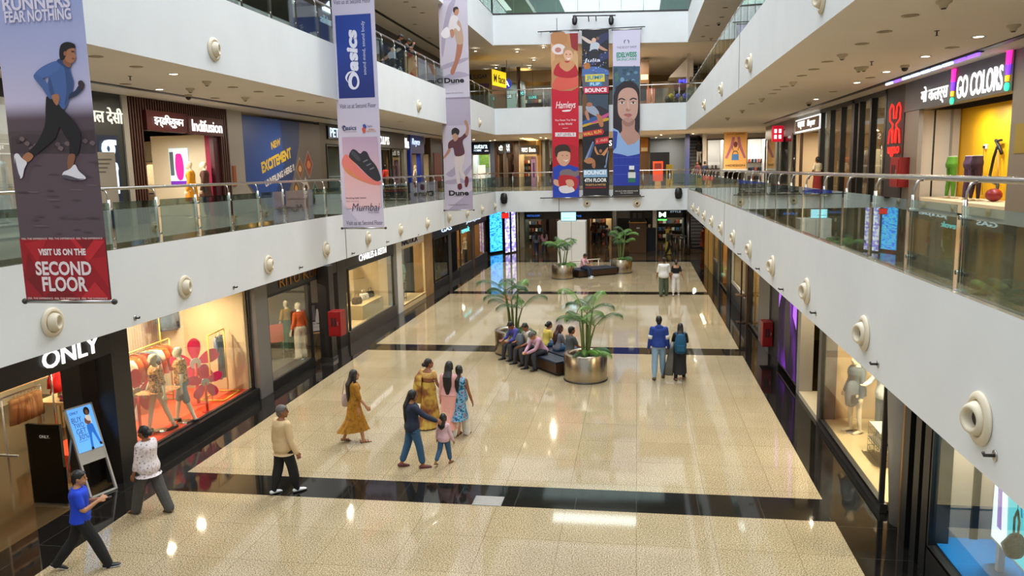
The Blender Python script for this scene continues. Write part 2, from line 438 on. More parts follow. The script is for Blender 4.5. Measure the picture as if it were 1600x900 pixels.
def glass_parapet(name, label, a, b, n, h):
    t = thing(name, label, 'railing'); a = Vector(a); b = Vector(b); d = (b-a)/n; w = Vector((-d.y, d.x, 0)).normalized()*.008
    r = MB(); r.tube([a+Vector((0, 0, h)), b+Vector((0, 0, h))], .03, CHROME, 8); r.build('handrail', t)
    r = MB(); e = d.normalized(); wv = w*5
    r.rings([[a-wv, b-wv, b+wv, a+wv], [p+Vector((0, 0, .1)) for p in (a-wv, b-wv, b+wv, a+wv)]], DARK, smooth=False); r.build('base_channel', t)
    for i in range(n):
        p, q = a+d*i+e*.012, a+d*(i+1)-e*.012; g = MB(); up = Vector((0, 0, h-.08))
        lo = Vector((0, 0, .05))
        g.rings([[p-w+lo, q-w+lo, q+w+lo, p+w+lo], [p-w+up, q-w+up, q+w+up, p+w+up]], GREENGLASS, smooth=False); g.build('glass_panel', t)
    return t
GREENGLASS = glassmat('green_glass', (.62, .78, .72), .9, base=.12)
glass_parapet('glass_parapet', 'green tinted glass parapet along the topmost far balcony', (-9, YB+.03, 15.37), (3, YB+.03, 15.02), 9, 1.25)
glass_parapet('glass_parapet', 'green tinted glass parapet climbing along the topmost left balcony', (XL2-.05, 30, 15.4), (XL2-.05, YB, 15.4), 14, 1.25)

m_ = MB(); m_.box(-40, 30, 50.6, 96, 19.6, 20.0, SOFFIT); structure(m_.build('ceiling_top_back'))
m_ = MB(); m_.box(-9.6, 3.6, 57, 57.3, 15.0, 19.6, mat('teal_grey_wall', '93a8a0', .5)); structure(m_.build('wall_back_topmost'))
m_ = MB(); m_.box(-30, -9.2, 8, 50.6, 19.6, 20.0, SOFFIT); structure(m_.build('ceiling_top_left'))
m_ = MB(); m_.box(-14.2, -13.9, 8, 57, 15.4, 19.6, mat('teal_grey_wall')); structure(m_.build('wall_left_topmost'))
lamp_area('top_lamp', (-3, 54, 19.4), 6, 1.5, 160, (.9, 1, .97)); lamp_area('top_lamp', (-11.5, 35, 19.4), 1.5, 8, 120, (.9, 1, .97))
# ================================================================== FIXTURES ON THE FRONTS AND CEILINGS
def sideM(n, up=(0, 0, 1)):
    """frame whose local Z is n: things mounted on a wall"""
    n = Vector(n).normalized(); u = Vector(up)-n*n.dot(Vector(up))
    if u.length < .1: u = Vector((1, 0, 0))
    u.normalize(); return Matrix((u.cross(n), u, n)).transposed().to_4x4()
BORE = mat('nozzle_bore', '4a443b', .7)
def air_nozzle():
    t = thing('air_nozzle', '', 'air vent')
    b = MB(); b.lathe([(.0, 0), (.235, 0), (.25, .012), (.245, .03), (.2, .055), (.175, .05), (.165, .02)], m=CREAM, n=32, caps=False); b.build('flange_ring', t)
    b = MB(); b.lathe([(.165, .0), (.16, .05), (.14, .10), (.125, .12), (.10, .125), (.085, .105), (.08, .02), (.0, .015)], m=CREAM, n=28, caps=False, M=Matrix.Rotation(.28, 4, 'Y')); ob = b.build('swivel_ball', t)
    b = MB(); b.lathe([(.0, .03), (.08, .03)], m=BORE, n=20, caps=False, M=Matrix.Rotation(.28, 4, 'Y')); b.build('nozzle_bore', ob)
    return t
NOZ = air_nozzle(); _first = True
def nozzle(p, n, label, group):
    global _first
    o = NOZ if _first else dup(NOZ); _first = False
    o.matrix_world = Matrix.Translation(p) @ sideM(n); o['label'] = label; o['group'] = group
for i in range(11): nozzle((XL(11.3+3.86*i), 11.3+3.86*i, 3.48), (1, 0, 0), 'cream round air nozzle on the lower left balcony front, %s from the near end' % ORD[i], 'air nozzles on the lower left front')
for i in range(11): nozzle((XR, 7.43+3.72*i, 3.48), (-1, 0, 0), 'cream round air nozzle on the lower right balcony front, %s from the near end' % ORD[i], 'air nozzles on the lower right front')
for i, y in enumerate((16.26, 32.42, 45.3)): nozzle((XL2, y, 8.48), (1, 0, 0), 'cream air nozzle on the upper left balcony front, %s from the near end' % ORD[i], 'air nozzles on the upper left front')
for i, y in enumerate((13.9, 22.1, 29.3, 36.4)): nozzle((XR2, y, 8.43), (-1, 0, 0), 'cream air nozzle on the upper right balcony front, %s from the near end' % ORD[i], 'air nozzles on the upper right front')
for i, x in enumerate((917, 995)): nozzle(gy(x, 318, YB), (0, -1, 0), 'cream air nozzle on the far balcony front below the %s banner' % ('trampoline', 'portrait')[i], 'air nozzles on the far front')
# small dark banner hooks
def hook(p, n, label):
    t = thing('banner_hook', label, 'hook', p, group='banner hooks on the balcony fronts'); M = sideM(n)
    b = MB(); b.lathe([(.05, 0), (.05, .008), (.02, .012)], m=STEEL, n=14, M=M); b.build('wall_plate', t)
    b = MB(); b.tube([M @ Vector((0, 0, .01)), M @ Vector((0, 0, .09)), M @ Vector((0, .03, .1))], .016, CHAR, 8); b.build('pin', t)
for i, (x, y) in enumerate(((1555, 712), (1372, 569), (1275, 489), (1224, 452), (1187, 420), (1158, 397))): hook(gx(x, y, XR), (-1, 0, 0), 'small steel pin on the right white front, %s from the near end' % ORD[i])
for i, (x, y) in enumerate(((211, 497), (365, 449), (468, 418), (550, 396), (604, 378), (651, 367), (685, 357))): hook(gx(x, y, -9.46), (1, 0, 0), 'small steel pin on the left white front, %s from the near end' % ORD[i])
# black loudspeakers on the far front
for x, y, w in ((788, 310, 'left'), (1060, 302, 'right')):
    t = thing('wall_speaker', 'black egg-shaped loudspeaker at the %s end of the far white balcony front' % w, 'loudspeaker', gy(x, y, YB))
    b = MB(); b.tube([(0, -.14, -.26), (0, -.17, 0), (0, -.14, .26)], [(.2, .1), (.24, .16), (.2, .1)], BLACK, 18, side=(1, 0, 0), round_ends=True); b.build('housing', t)
    b = MB(); b.tube([(0, .0, 0), (0, -.12, 0)], .05, CHAR, 10); b.build('bracket', t)
# ceiling fixtures
LENSON = mat('lamp_lens_lit', 'fff3dc', .4, emit=14); LENSOFF = mat('lamp_lens_off', '8d8170', .5)
def downlight(on):
    t = thing('downlight', '', 'ceiling light')
    b = MB(); b.lathe([(.085, 0), (.125, 0), (.128, -.008), (.085, -.006)], m=mat('trim_ring_tan', 'a8997f', .5) if not on else WHITE, n=22, caps=False); b.build('trim_ring', t)
    b = MB(); b.lathe([(0, -.003), (.085, -.003)], m=LENSON if on else LENSOFF, n=22, caps=False); b.build('lens', t)
    return t
DL = {True: downlight(True), False: downlight(False)}; _used = set()
def ceil_lights(pts, z, on, where, lamp=0):
    for i, (x, y) in enumerate(sorted(pts, key=lambda q: gz(q[0], q[1], z).y)):
        p = gz(x, y, z); p.z = z-.004
        o = DL[on] if on not in _used else dup(DL[on]); _used.add(on)
        o.location = p; o['label'] = '%s round downlight in the %s, %s from the near end' % ('lit' if on else 'unlit', where, ORD[i]); o['group'] = 'downlights in the '+where
L1OFF = [(150, 88), (213, 104), (196, 131), (364, 136), (336, 153), (437, 150), (470, 157), (404, 143), (500, 160), (625, 190), (640, 204)]
L1ON = [(271, 115.5), (249, 139.5)]
R1OFF = [(1422, 24), (1382, 49), (1347, 68), (1293, 96), (1272, 108), (1488, 74), (1360, 121), (1225, 135), (1302, 143), (1174, 162), (1214, 140), (1253, 118), (1207, 146)]
R1ON = [(1529, 57), (1446, 88), (1385, 112), (1339, 129), (1275, 155)]
ceil_lights(L1OFF, ZC1, False, 'left balcony ceiling'); ceil_lights(L1ON, ZC1, True, 'left balcony ceiling')
ceil_lights(R1OFF, ZC1, False, 'right balcony ceiling'); ceil_lights(R1ON, ZC1, True, 'right balcony ceiling')
ceil_lights([(647, 11), (671, 59), (660, 20), (634, 3), (648, 38)], 13.5, False, 'upper left ceiling')
ceil_lights([(743, 80), (808, 81), (834, 94), (827, 106), (775, 106), (760, 112), (849, 74), (1015, 87), (1039, 95), (1004, 75), (1003, 98), (956, 79), (954, 124), (904, 110)], 13.36, True, 'upper far ceiling')
ceil_lights([(1105, 75)], 13.24, True, 'upper right ceiling'); ceil_lights([(1118, 84), (1105, 40), (1128, 27), (1133, 12), (1098, 57)], 13.24, False, 'upper right ceiling')
ceil_lights([(740, 218), (766, 220), (773, 219), (817, 216), (845, 215), (853, 216), (1033, 211), (1025, 215), (1039, 217), (1047, 216), (1083, 209), (1150, 207), (820, 218)], ZC1-.002, True, 'far balcony ceiling')
def detector(p, kind, label):
    t = thing({'s': 'smoke_detector', 'c': 'dome_camera', 'k': 'sprinkler_head'}[kind], label, {'s': 'smoke detector', 'c': 'security camera', 'k': 'sprinkler'}[kind], p)
    if kind == 's':
        b = MB(); b.lathe([(.11, 0), (.105, -.03), (.06, -.06), (.05, -.1), (0, -.105)], m=mat('detector_shell', 'b3a890', .5), n=18, caps=False); b.build('housing', t)
        b = MB(); b.lathe([(.035, -.1), (.035, -.115), (0, -.118)], m=CHAR, n=12, caps=False); b.build('sensor', t)
    elif kind == 'c':
        b = MB(); b.lathe([(.1, 0), (.1, -.05), (.085, -.06)], m=mat('detector_shell', 'b3a890', .5), n=18); b.build('housing', t)
        b = MB(); b.lathe([(.075, -.06), (.07, -.1), (.04, -.135), (0, -.145)], m=BLACK, n=18, caps=False); b.build('dome', t)
    else:
        b = MB(); b.lathe([(.045, 0), (.045, -.006), (.012, -.01), (.012, -.08)], m=CHAR, n=12); b.build('stem', t)
        b = MB(); b.lathe([(.0, -.08), (.035, -.085), (0, -.09)], m=CHAR, n=12, caps=False); b.build('deflector', t)
for px, kind, z, lab in (((297, 138), 's', ZC1, 'tan cone smoke detector in the left ceiling above the slatted shop portal'), ((294, 148), 'c', ZC1, 'dark dome camera beside the cone smoke detector in the left ceiling'),
        ((323, 127), 's', ZC1, 'small tan smoke detector in the left ceiling nearer the white edge'), ((203, 119), 'k', ZC1, 'small sprinkler head in the left ceiling beside the runner banner'),
        ((383, 152), 's', ZC1, 'tan smoke detector in the left ceiling above the blue hoarding'), ((1584, 39), 's', ZC1, 'large tan smoke detector in the right ceiling above the illuminated shop sign end'),
        ((1316, 85), 's', ZC1, 'tan smoke detector in the right ceiling near the white front'), ((1414, 102), 'c', ZC1, 'dome camera in the right ceiling beside the shadow slot'),
        ((1342, 105), 's', ZC1, 'one of the twin cream cones in the right ceiling, nearer the white front'), ((1350, 104), 's', ZC1, 'one of the twin cream cones in the right ceiling, nearer the shops'),
        ((1239, 128), 's', ZC1, 'small tan smoke detector over the right balcony before the gold sign'), ((1264, 160), 'c', ZC1, 'dark dome camera in the right ceiling beside the gold sign'),
        ((1464, 48), 'k', ZC1, 'sprinkler head in the right ceiling between unlit discs'), ((1362, 96), 'k', ZC1, 'sprinkler head in the right ceiling above the twin cones'),
        ((1190, 154), 's', ZC1, 'cone smoke detector in the right ceiling near the far corner, first of three'), ((1160, 172), 's', ZC1, 'cone smoke detector in the right ceiling near the far corner, second of three'),
        ((1137, 184), 's', ZC1, 'cone smoke detector in the right ceiling near the far corner, third of three'), ((1475, 1), 's', ZC1, 'tan smoke detector in the right ceiling at the very top of the picture'),
        ((1123, 36), 'c', 13.24, 'dome camera on the upper right soffit'), ((1111, 60), 's', 13.24, 'cone detector on the upper right soffit')):
    detector(gz(px[0], px[1], z), kind, lab)
# floodlight bar on the topmost far front
p0, p1 = gy(895, 25, YB-.35), gy(962, 24, YB-.35)
t = thing('floodlight_bar', 'black bar with two spotlights on the topmost far white front', 'spotlights', (p0+p1)/2); c = (p0+p1)/2
b = MB(); b.tube([p0-c, p1-c], .035, BLACK, 8); b.build('bar', t)
for x in (898, 955):
    q = gy(x, 31, YB-.35)-c
    b = MB(); b.tube([q+Vector((0, .05, .16)), q+Vector((0, -.02, .02)), q+Vector((0, -.12, -.2))], [.12, .17, .15], BLACK, 14, round_ends=True); s_ = b.build('spotlight', t)
    b = MB(); b.tube([q+Vector((0, .05, .1)), q+Vector((0, .05, .3))], .025, BLACK, 6); b.build('yoke', s_)
for k in (-.35, .1): b = MB(); b.tube([Vector((k, 0, 0)), Vector((k, .34, -.25))], .03, CHAR, 6); b.build('bracket', t)
# warm slot light in the upper far ceiling
pts = [gz(x, y, 13.36) for x, y in ((810, 111), (822, 110.5), (862, 136), (862, 140))]
t = thing('slot_light', 'long warm light slot in the upper far ceiling', 'ceiling light', pts[0])
b = MB(); b.extrude([q-pts[0]-Vector((0, 0, .01)) for q in pts], (0, 0, -.02), mat('warm_slot', 'ffd27a', .5, emit=3.2)); b.build('diffuser', t)
pts = [gz(x, y, ZC1) for x, y in ((812, 216), (830, 216), (864, 225), (862, 227))]
t = thing('slot_light', 'warm light slot in the far first-floor ceiling beside the red banner', 'ceiling light', pts[0])
b = MB(); b.extrude([q-pts[0]-Vector((0, 0, .01)) for q in pts], (0, 0, -.02), mat('warm_slot')); b.build('diffuser', t)
# corridor light from the ceilings' lamps
for nm, x, ys_, z, pw in (('corridor_lamp_left', -11.6, (9, 15, 21, 29, 37, 45), 7.9, 120), ('corridor_lamp_right', 5.3, (6, 12, 18, 24, 32, 42), 7.9, 130)):
    for y in ys_: lamp_area(nm, (x, y, z), .12, .12, pw, (1, .86, .68))
for x, y, z, pw in ((-6, 55, 7.8, 260), (0, 55, 7.8, 260), (-10, 60, 7.8, 220), (-3, 60, 7.8, 260), (4, 55, 7.8, 260), (6.5, 53.5, 7.8, 200), (-6, 55, 13.1, 330), (0, 55, 13.1, 330), (-11, 57, 13.1, 300), (-3, 60, 13.1, 260), (6, 57, 13.1, 200), (-11, 40, 13.2, 90), (-7, 56, 2.9, 90), (-1, 57, 2.9, 90), (4, 56, 2.9, 50), (-10, 62, 2.9, 60)):
    lamp_area('ceiling_fill_lamp', (x, y, z), .14, .14, pw, (1, .83, .62))  # far ceilings' light, strengthened; one lamp added to lighten the handbag poster
# ================================================================== PEOPLE AND MANNEQUINS (builders)
SKIN1 = mat('skin_brown', '8a5638', .55); SKIN2 = mat('skin_tan', 'b07c57', .55); SKIN3 = mat('skin_deep', '6a3f29', .55)
MANNEQ = mat('mannequin_ivory', 'e2d3b4', .4); MANNEQ2 = mat('mannequin_grey', 'b9b3a8', .4)
HAIR = mat('black_hair', '14100e', .45, bump=.4, bscale=60); HAIRG = mat('grey_hair', '5b5650', .6); HAIRR = mat('dark_red_hair', '3a1712', .45)
EYEMAT = mat('eye_dark', '1a1210', .2); LIP = mat('lips', '8a4038', .5)
def cloth(name, col='888888', vary=.12): return mat(name, col, .8, vary=vary, vscale=9, bump=.25, bscale=14)
def bent(d):
    return math.radians(d)
class Rig: pass
def rig(h, fem, pose, S, girth):
    k = Rig(); k.S = S; g = lambda key, d=0: pose.get(key, d)
    sw = (.150 if fem else .176)*(.5+.5*girth)
    hw = .09 if fem else .086
    lean = bent(g('lean')); tilt = bent(g('tilt'))
    up = Vector((math.sin(tilt), math.sin(lean), math.cos(lean)*math.cos(tilt))).normalized()
    tw = bent(g('twist'))
    side = Vector((math.cos(tw), math.sin(tw), 0)); side = (side-up*side.dot(up)).normalized()
    fwd = up.cross(side)
    k.up, k.side, k.fwd = up, side, fwd
    k.pel = Vector((0, 0, 0)); k.sh = {}; k.el = {}; k.wr = {}; k.hd = {}; k.hip = {}; k.kn = {}; k.an = {}; k.ft = {}
    sp = .428
    for s, n in ((1, 'R'), (-1, 'L')):
        k.sh[n] = up*sp+side*s*sw
        f, a, e, inw = (list(g('arm'+n, (4, 9, 14, 0)))+[0, 0, 0, 0])[:4]
        def ad(fl, ab):
            fl, ab = bent(fl), bent(ab)
            v = Vector((s*math.sin(ab), math.sin(fl)*math.cos(ab), -math.cos(fl)*math.cos(ab)))
            return (side*v.x+fwd*v.y*1.0+(-Vector((0, 0, -1)))*v.z).normalized()
        k.el[n] = k.sh[n]+ad(f, a)*.285
        k.hd[n] = ad(f+e, a-inw); k.wr[n] = k.el[n]+k.hd[n]*.25
        k.hip[n] = Vector((s*hw, 0, 0))
        hf, kf, ab = bent(g('hip'+n)), bent(g('knee'+n, 3)), bent(g('spread'+n, 2))
        ld = lambda an: Vector((s*math.sin(ab)*max(.25, math.cos(an)) if False else s*math.sin(ab), math.sin(an)*math.cos(ab), -math.cos(an)*math.cos(ab)))
        k.kn[n] = k.hip[n]+ld(hf)*.42; k.an[n] = k.kn[n]+ld(hf-kf)*.41
        fp = bent(g('foot'+n)); to = bent(g('toe'+n, 8))*s
        k.ft[n] = Vector((math.sin(to)*math.cos(fp), math.cos(to)*math.cos(fp), -math.sin(fp)))
    lo = 9
    for n in 'RL':
        d = k.ft[n]; dn = Vector((0, -d.z, -d.y)).normalized()  # sole direction
        dn = Vector((d.x*d.z, d.y*d.z, -(d.x*d.x+d.y*d.y))).normalized()
        for q in (k.an[n]-d*.06+dn*.075, k.an[n]+d*.13+dn*.075): lo = min(lo, q.z)
    sh = Vector((g('dx'), g('dy'), -lo+g('rise')))
    for dct in (k.sh, k.el, k.wr, k.hip, k.kn, k.an):
        for n in dct: dct[n] = (dct[n]+sh)*S
    k.pel = sh*S
    k.neck = (up*.50+sh)*S; 
    yaw, pit = bent(g('yaw')), bent(g('nod'))
    M = Matrix((side, fwd, up)).transposed().to_4x4()
    M = M @ Matrix.Rotation(yaw, 4, 'Z') @ Matrix.Rotation(-pit, 4, 'X')
    k.hs = g('head', 1.0)
    k.hc = k.neck+(up*.098*S)+(M @ Vector((0, .03, .035)))*S
    k.HM = Matrix.Translation(k.hc) @ M @ Matrix.Scale(S*g('head', 1.0), 4)
    return k
def torso_rings(k, fem, girth, t0, t1, inf=0., belly=0.):
    base = [(-.1, .13, .10, 0), (-.05, .158, .118, -.008), (0, .165 if fem else .158, .122 if fem else .115, -.01), (.06, .155 if fem else .152, .115, 0), (.13, .132 if fem else .143, .102+belly, belly*.6),
            (.2, .122 if fem else .138, .098+belly, belly*.6), (.28, .132 if fem else .148, .105+belly*.5, belly*.3), (.34, .146 if fem else .16, .122 if fem else .112, .008 if fem else 0), (.40, .155 if fem else .172, .108, 0),
            (.435, .150 if fem else .176, .09, -.004), (.462, .118 if fem else .138, .072, -.006), (.484, .08, .058, -.006), (.51, .054, .054, 0)]
    P, R = [], []
    for t, rx, ry, yo in base:
        if t < t0-1e-6 or t > t1+1e-6: continue
        P.append(k.pel+(k.up*t+k.fwd*yo)*k.S); R.append(((rx*girth+inf)*k.S, (ry*girth+inf)*k.S))
    return P, R
def limb(mb, a, b, c, r, m, side=(1, 0, 0), n=10):
    """a-b-c with radii at a, mid, b, mid, c"""
    P = [a, a.lerp(b, .5), b.lerp(a, .08), b.lerp(c, .08), b.lerp(c, .45), c]
    mb.tube(P, [r[0], r[1], r[2], r[2], r[3], r[4]], m, n, side=side, round_ends=True)
def hand(mb, k, n, m):
    S = k.S; s = 1 if n == 'R' else -1; d = k.hd[n]; w = Vector((0, 1, 0)); w = w-d*w.dot(d)
    if w.length < .3: w = Vector((0, 0, 1))-d*d.z
    w.normalize(); nr = d.cross(w)
    if nr.x*s > 0: nr = -nr
    o = k.wr[n]
    mb.tube([o-d*.02*S, o+d*.03*S, o+d*.085*S], [(.028*S, .02*S), (.04*S, .018*S), (.041*S, .014*S)], m, 10, side=w, round_ends=True)
    for i, (off, ln) in enumerate(((.034, .068), (.0115, .078), (-.0115, .074), (-.034, .058))):
        b = o+d*.082*S+w*off*S; fan = w*off*.35*S
        q1 = b+(d*ln*.5+nr*.008)*S+fan*.5; q2 = b+(d*ln*.92+nr*.03)*S+fan
        mb.tube([b-d*.015*S, q1, q2], [.0095*S, .009*S, .0078*S], m, 6, round_ends=True)
    b = o+(d*.02+w*.03)*S
    mb.tube([b, b+(d*.035+w*.028+nr*.008)*S, b+(d*.07+w*.03+nr*.018)*S], [.0125*S, .011*S, .009*S], m, 6, round_ends=True)
HEADR = [(-.112, .026, .03, .05), (-.098, .042, .05, .036), (-.075, .055, .07, .018), (-.035, .066, .087, .002), (.01, .072, .095, -.004), (.05, .072, .096, -.008), (.085, .057, .077, -.01), (.105, .034, .046, -.01), (.113, .012, .016, -.01)]
def head(mb, k, m, face=True):
    M = k.HM; rr = []
    for z, rx, ry, yo in HEADR: rr.append([M @ Vector((rx*math.cos(2*PI*i/14), yo+ry*math.sin(2*PI*i/14), z)) for i in range(14)])
    mb.rings(rr, m)
    mb.tube([k.neck-k.up*.03*k.S, k.neck.lerp(M @ Vector((0, -.01, -.07)), .5), M @ Vector((0, -.01, -.05))], [.056*k.S, .05*k.S, .052*k.S], m, 10)
    mb.tube([M @ Vector((0, .086, .022)), M @ Vector((0, .106, -.016)), M @ Vector((0, .092, -.032))], [.009*k.S, .016*k.S, .014*k.S], m, 8, round_ends=True)
    for s in (1, -1):
        if face: mb.ball(M @ Vector((s*.073, -.008, -.006)), Vector((.012, .02, .03))*k.S, m, 8)
        mb.ball(M @ Vector((s*.03, .078, -.05)), Vector((.022, .022, .026))*k.S, m, 8)
def legs_r(fem, girth, inf=0., flare=0., loose=0.):
    g = girth; return [(.082*g if not fem else .086*g)+inf, .07*g+inf+loose*.5, .054*g+inf+loose, .05*g+inf+loose, .036+inf+flare]
def human(name, label, loc, rz=0., h=1.7, fem=False, skin=None, pose=None, top=None, bottom=None, hair=None, shoes=None, girth=1., cat='person',
          face=True, voxel=.0105, group=None, belly=0., skirt=None, only_body=False):
    pose = pose or {}; S = h/1.7; skin = skin or SKIN1
    k = rig(h, fem, pose, S, girth); mb = MB()
    P, R = torso_rings(k, fem, girth, -.1, .51, 0, belly); mb.tube(P, R, skin, 16, side=k.side)
    head(mb, k, skin, face)
    for n in 'RL':
        limb(mb, k.sh[n], k.el[n], k.wr[n], [x*S*(.9 if fem else 1)*girth for x in (.05, .046, .038, .037, .027)], skin)
        hand(mb, k, n, skin)
        limb(mb, k.hip[n], k.kn[n], k.an[n], [x*S for x in legs_r(fem, girth)], skin)
        d = k.ft[n]; dn = Vector((d.x*d.z, d.y*d.z, -(d.x*d.x+d.y*d.y))).normalized(); a = k.an[n]; sd = d.cross(dn)
        mb.tube([a, a+dn*.035*S], [.038*S, .036*S], skin, 10)
        mb.tube([a-d*.05*S+dn*.05*S, a+dn*.046*S, a+d*.08*S+dn*.054*S, a+d*.15*S+dn*.06*S], [(.03*S, .024*S), (.034*S, .028*S), (.042*S, .02*S), (.036*S, .014*S)], skin, 10, side=sd, round_ends=True)
    me = remeshed(mb, 'body', voxel*S, 4, [skin])
    o = link(name, me); o.location = loc; o.rotation_euler = (0, 0, rz)
    tag(o, label, cat, group)
    o_k = k
    if face:
        for s in (1, -1):
            e = MB(); e.ball(k.HM @ Vector((s*.03, .087, .012)), Vector((.012, .007, .006))*S, EYEMAT, 8); link('eye', e.mesh('eye'), o)
            e = MB(); e.tube([k.HM @ Vector((s*.014, .091, .03)), k.HM @ Vector((s*.032, .088, .036)), k.HM @ Vector((s*.048, .074, .03))], .0032*S, HAIR, 6); link('eyebrow', e.mesh('eyebrow'), o)
        e = MB(); e.ball(k.HM @ Vector((0, .087, -.06)), Vector((.024, .008, .008))*S, LIP, 8); link('mouth', e.mesh('mouth'), o)
    if hair: make_hair(o, k, *hair)
    if bottom: make_trousers(o, k, fem, girth, **bottom)
    if skirt: make_skirt(o, k, fem, girth, **skirt)
    if top: make_top(o, k, fem, girth, belly, **top)
    if shoes:
        for n in 'RL': make_shoe(o, k, n, *shoes)
    return o, k
def make_shoe(o, k, n, style, m, sole=None):
    S = k.S; d = k.ft[n]; dn = Vector((d.x*d.z, d.y*d.z, -(d.x*d.x+d.y*d.y))).normalized(); sd = d.cross(dn); a = k.an[n]
    b = MB(); c = lambda f, z: a+d*f*S+dn*z*S
    if style == 'shoe':
        b.tube([c(-.055, .04), c(0, .038), c(.07, .046), c(.14, .054), c(.17, .06)], [(.036*S, .032*S), (.041*S, .036*S), (.046*S, .03*S), (.042*S, .022*S), (.028*S, .014*S)], m, 12, side=sd, round_ends=True)
    else:
        for f in (.06, .11): b.tube([c(f, .07)+sd*.045*S, c(f-.01, .03)+sd*.03*S, c(f-.01, .03)-sd*.03*S, c(f, .07)-sd*.045*S], .009*S, m, 6)
        b.tube([c(-.06, .02)+sd*.03*S, c(-.075, .03), c(-.06, .02)-sd*.03*S], .007*S, m, 6)
    b.tube([c(-.075, .07), c(0, .07), c(.1, .07), c(.18, .07)], [(.034*S, .008*S), (.036*S, .008*S), (.048*S, .008*S), (.034*S, .008*S)], sole or m, 12, side=sd)
    b.build('shoe' if style == 'shoe' else 'sandal', o)
def make_trousers(o, k, fem, girth, m, length=1., loose=.012, flare=0., name='trousers', belt=None, waist=.13, voxel=.013):
    S = k.S; b = MB()
    P, R = torso_rings(k, fem, girth, -.1, waist, .012)
    b.tube(P, R, m, 16, side=k.side)
    for n in 'RL':
        a, kn, an = k.hip[n], k.kn[n], k.an[n]; q = kn.lerp(an, length) if length < 1 else an+(an-kn).normalized()*.025*S
        limb(b, a, kn, q, [x*S for x in legs_r(fem, girth, .014, flare+(.02 if length < .9 else 0), loose)], m)
    link(name, remeshed(b, name, voxel*S, 3, [m]), o)
    if belt:
        e = MB(); P, R = torso_rings(k, fem, girth, waist-.01, waist+.01, .017); 
        if P: e.tube([P[0]-k.up*.015*S, P[0]+k.up*.015*S], [R[0], R[0]], belt, 20, side=k.side); e.build('belt', o)
def make_top(o, k, fem, girth, belly, m, sleeve='long', hem=-.02, loose=.016, name='shirt', flare=0., neck=.49, stripe=None, cuff=0., collar=None, voxel=.0125):
    S = k.S; b = MB()
    P, R = torso_rings(k, fem, girth, max(hem, -.1), neck, loose, belly)
    if hem < -.1 or flare:
        p0 = P[0]; r0 = R[0]; ex = max(.0, -.1-hem)
        if ex: P.insert(0, p0-Vector((0, 0, ex*S))); R.insert(0, (r0[0]+.035*S+flare*S, r0[1]+.03*S+flare*S))
        elif flare: R[0] = (R[0][0]+flare*S, R[0][1]+flare*S)
    b.tube(P, R, m, 18, side=k.side)
    ln = {'long': 1., 'threeq': .6, 'elbow': .12, 'short': -.35, 'cap': -.7, 'none': None}[sleeve]
    for n in 'RL':
        if ln is None: continue
        rr = [x*S*girth for x in (.06, .06, .054, .052+cuff, .042+cuff)]
        if ln > 0: limb(b, k.sh[n], k.el[n], k.el[n].lerp(k.wr[n], ln), rr, m)
        else:
            q = k.el[n].lerp(k.sh[n], -ln); b.tube([k.sh[n], k.sh[n].lerp(q, .5), q], [rr[0], rr[0]*1.02, rr[0]*1.05], m, 12, round_ends=True)
    link(name, remeshed(b, name, voxel*S, 3, [m]), o)
    if stripe:
        for n in 'RL':
            e = MB(); a, q = k.sh[n].lerp(k.el[n], .62), k.sh[n].lerp(k.el[n], .98)
            e.tube([a, q], [.0615*S, .058*S], stripe, 14); e.build('sleeve_band', o)
    if collar:
        e = MB(); p = k.neck-k.up*.015*S; e.tube([p, p+k.up*.035*S-k.fwd*.004*S], [(.074*S, .07*S), (.064*S, .06*S)], collar, 14, side=k.side); e.build('collar', o)
def make_skirt(o, k, fem, girth, m, hem=.06, waist=.17, flare=.1, folds=14, amp=.012, name='skirt', sway=(0, 0), bust=False, follow=1.):
    """gathered cloth from the waist to hem metres above the ground; each fold a soft wave"""
    S = k.S; b = MB(); P, R = torso_rings(k, fem, girth, -.05, .44 if bust else waist, .02)
    P = P[::-1]; R = R[::-1]; top = P[-1]; zh = hem*S; n = 72; rr = []
    mid = (k.an['R']+k.an['L'])*.5; mk = (k.kn['R']+k.kn['L'])*.5
    spn = max(abs(k.an['R'].y-k.an['L'].y), .0)*.5*follow
    N = 8
    for i in range(1, N+1):
        f = i/N; z = top.z*(1-f)+zh*f; c = top.lerp(mk, min(1, f*1.9)) if f < .53 else mk.lerp(mid, (f-.53)/.47)
        c = Vector((c.x+sway[0]*f*f, c.y+sway[1]*f*f, z)); rx = R[-1][0] if i == 0 else (.185+flare*f)*S*girth; ry = (.15+flare*f*.8)*S*girth+spn*f*f
        rx = max(.165, .172+flare*f-.01)*S*girth
        P.append(c); R.append((rx, ry))
    for i, (p, r) in enumerate(zip(P, R)):
        f = max(0, (i-2)/(len(P)-3)); ring = []
        for j in range(n):
            t = 2*PI*j/n; w = 1+(amp/.2)*f*math.sin(folds*t+.7*math.sin(3*t)+i*.12)
            ring.append(p+k.side*r[0]*w*math.cos(t)+(k.fwd if i < 4 else Vector((0, 1, 0)))*r[1]*w*math.sin(t))
        rr.append(ring)
    b.rings(rr, m, caps=False); b.rings([[q-(q-p)*.03 for q in r] for r, p in zip(rr, P)], m, caps=False)
    link(name, b.mesh(name), o)
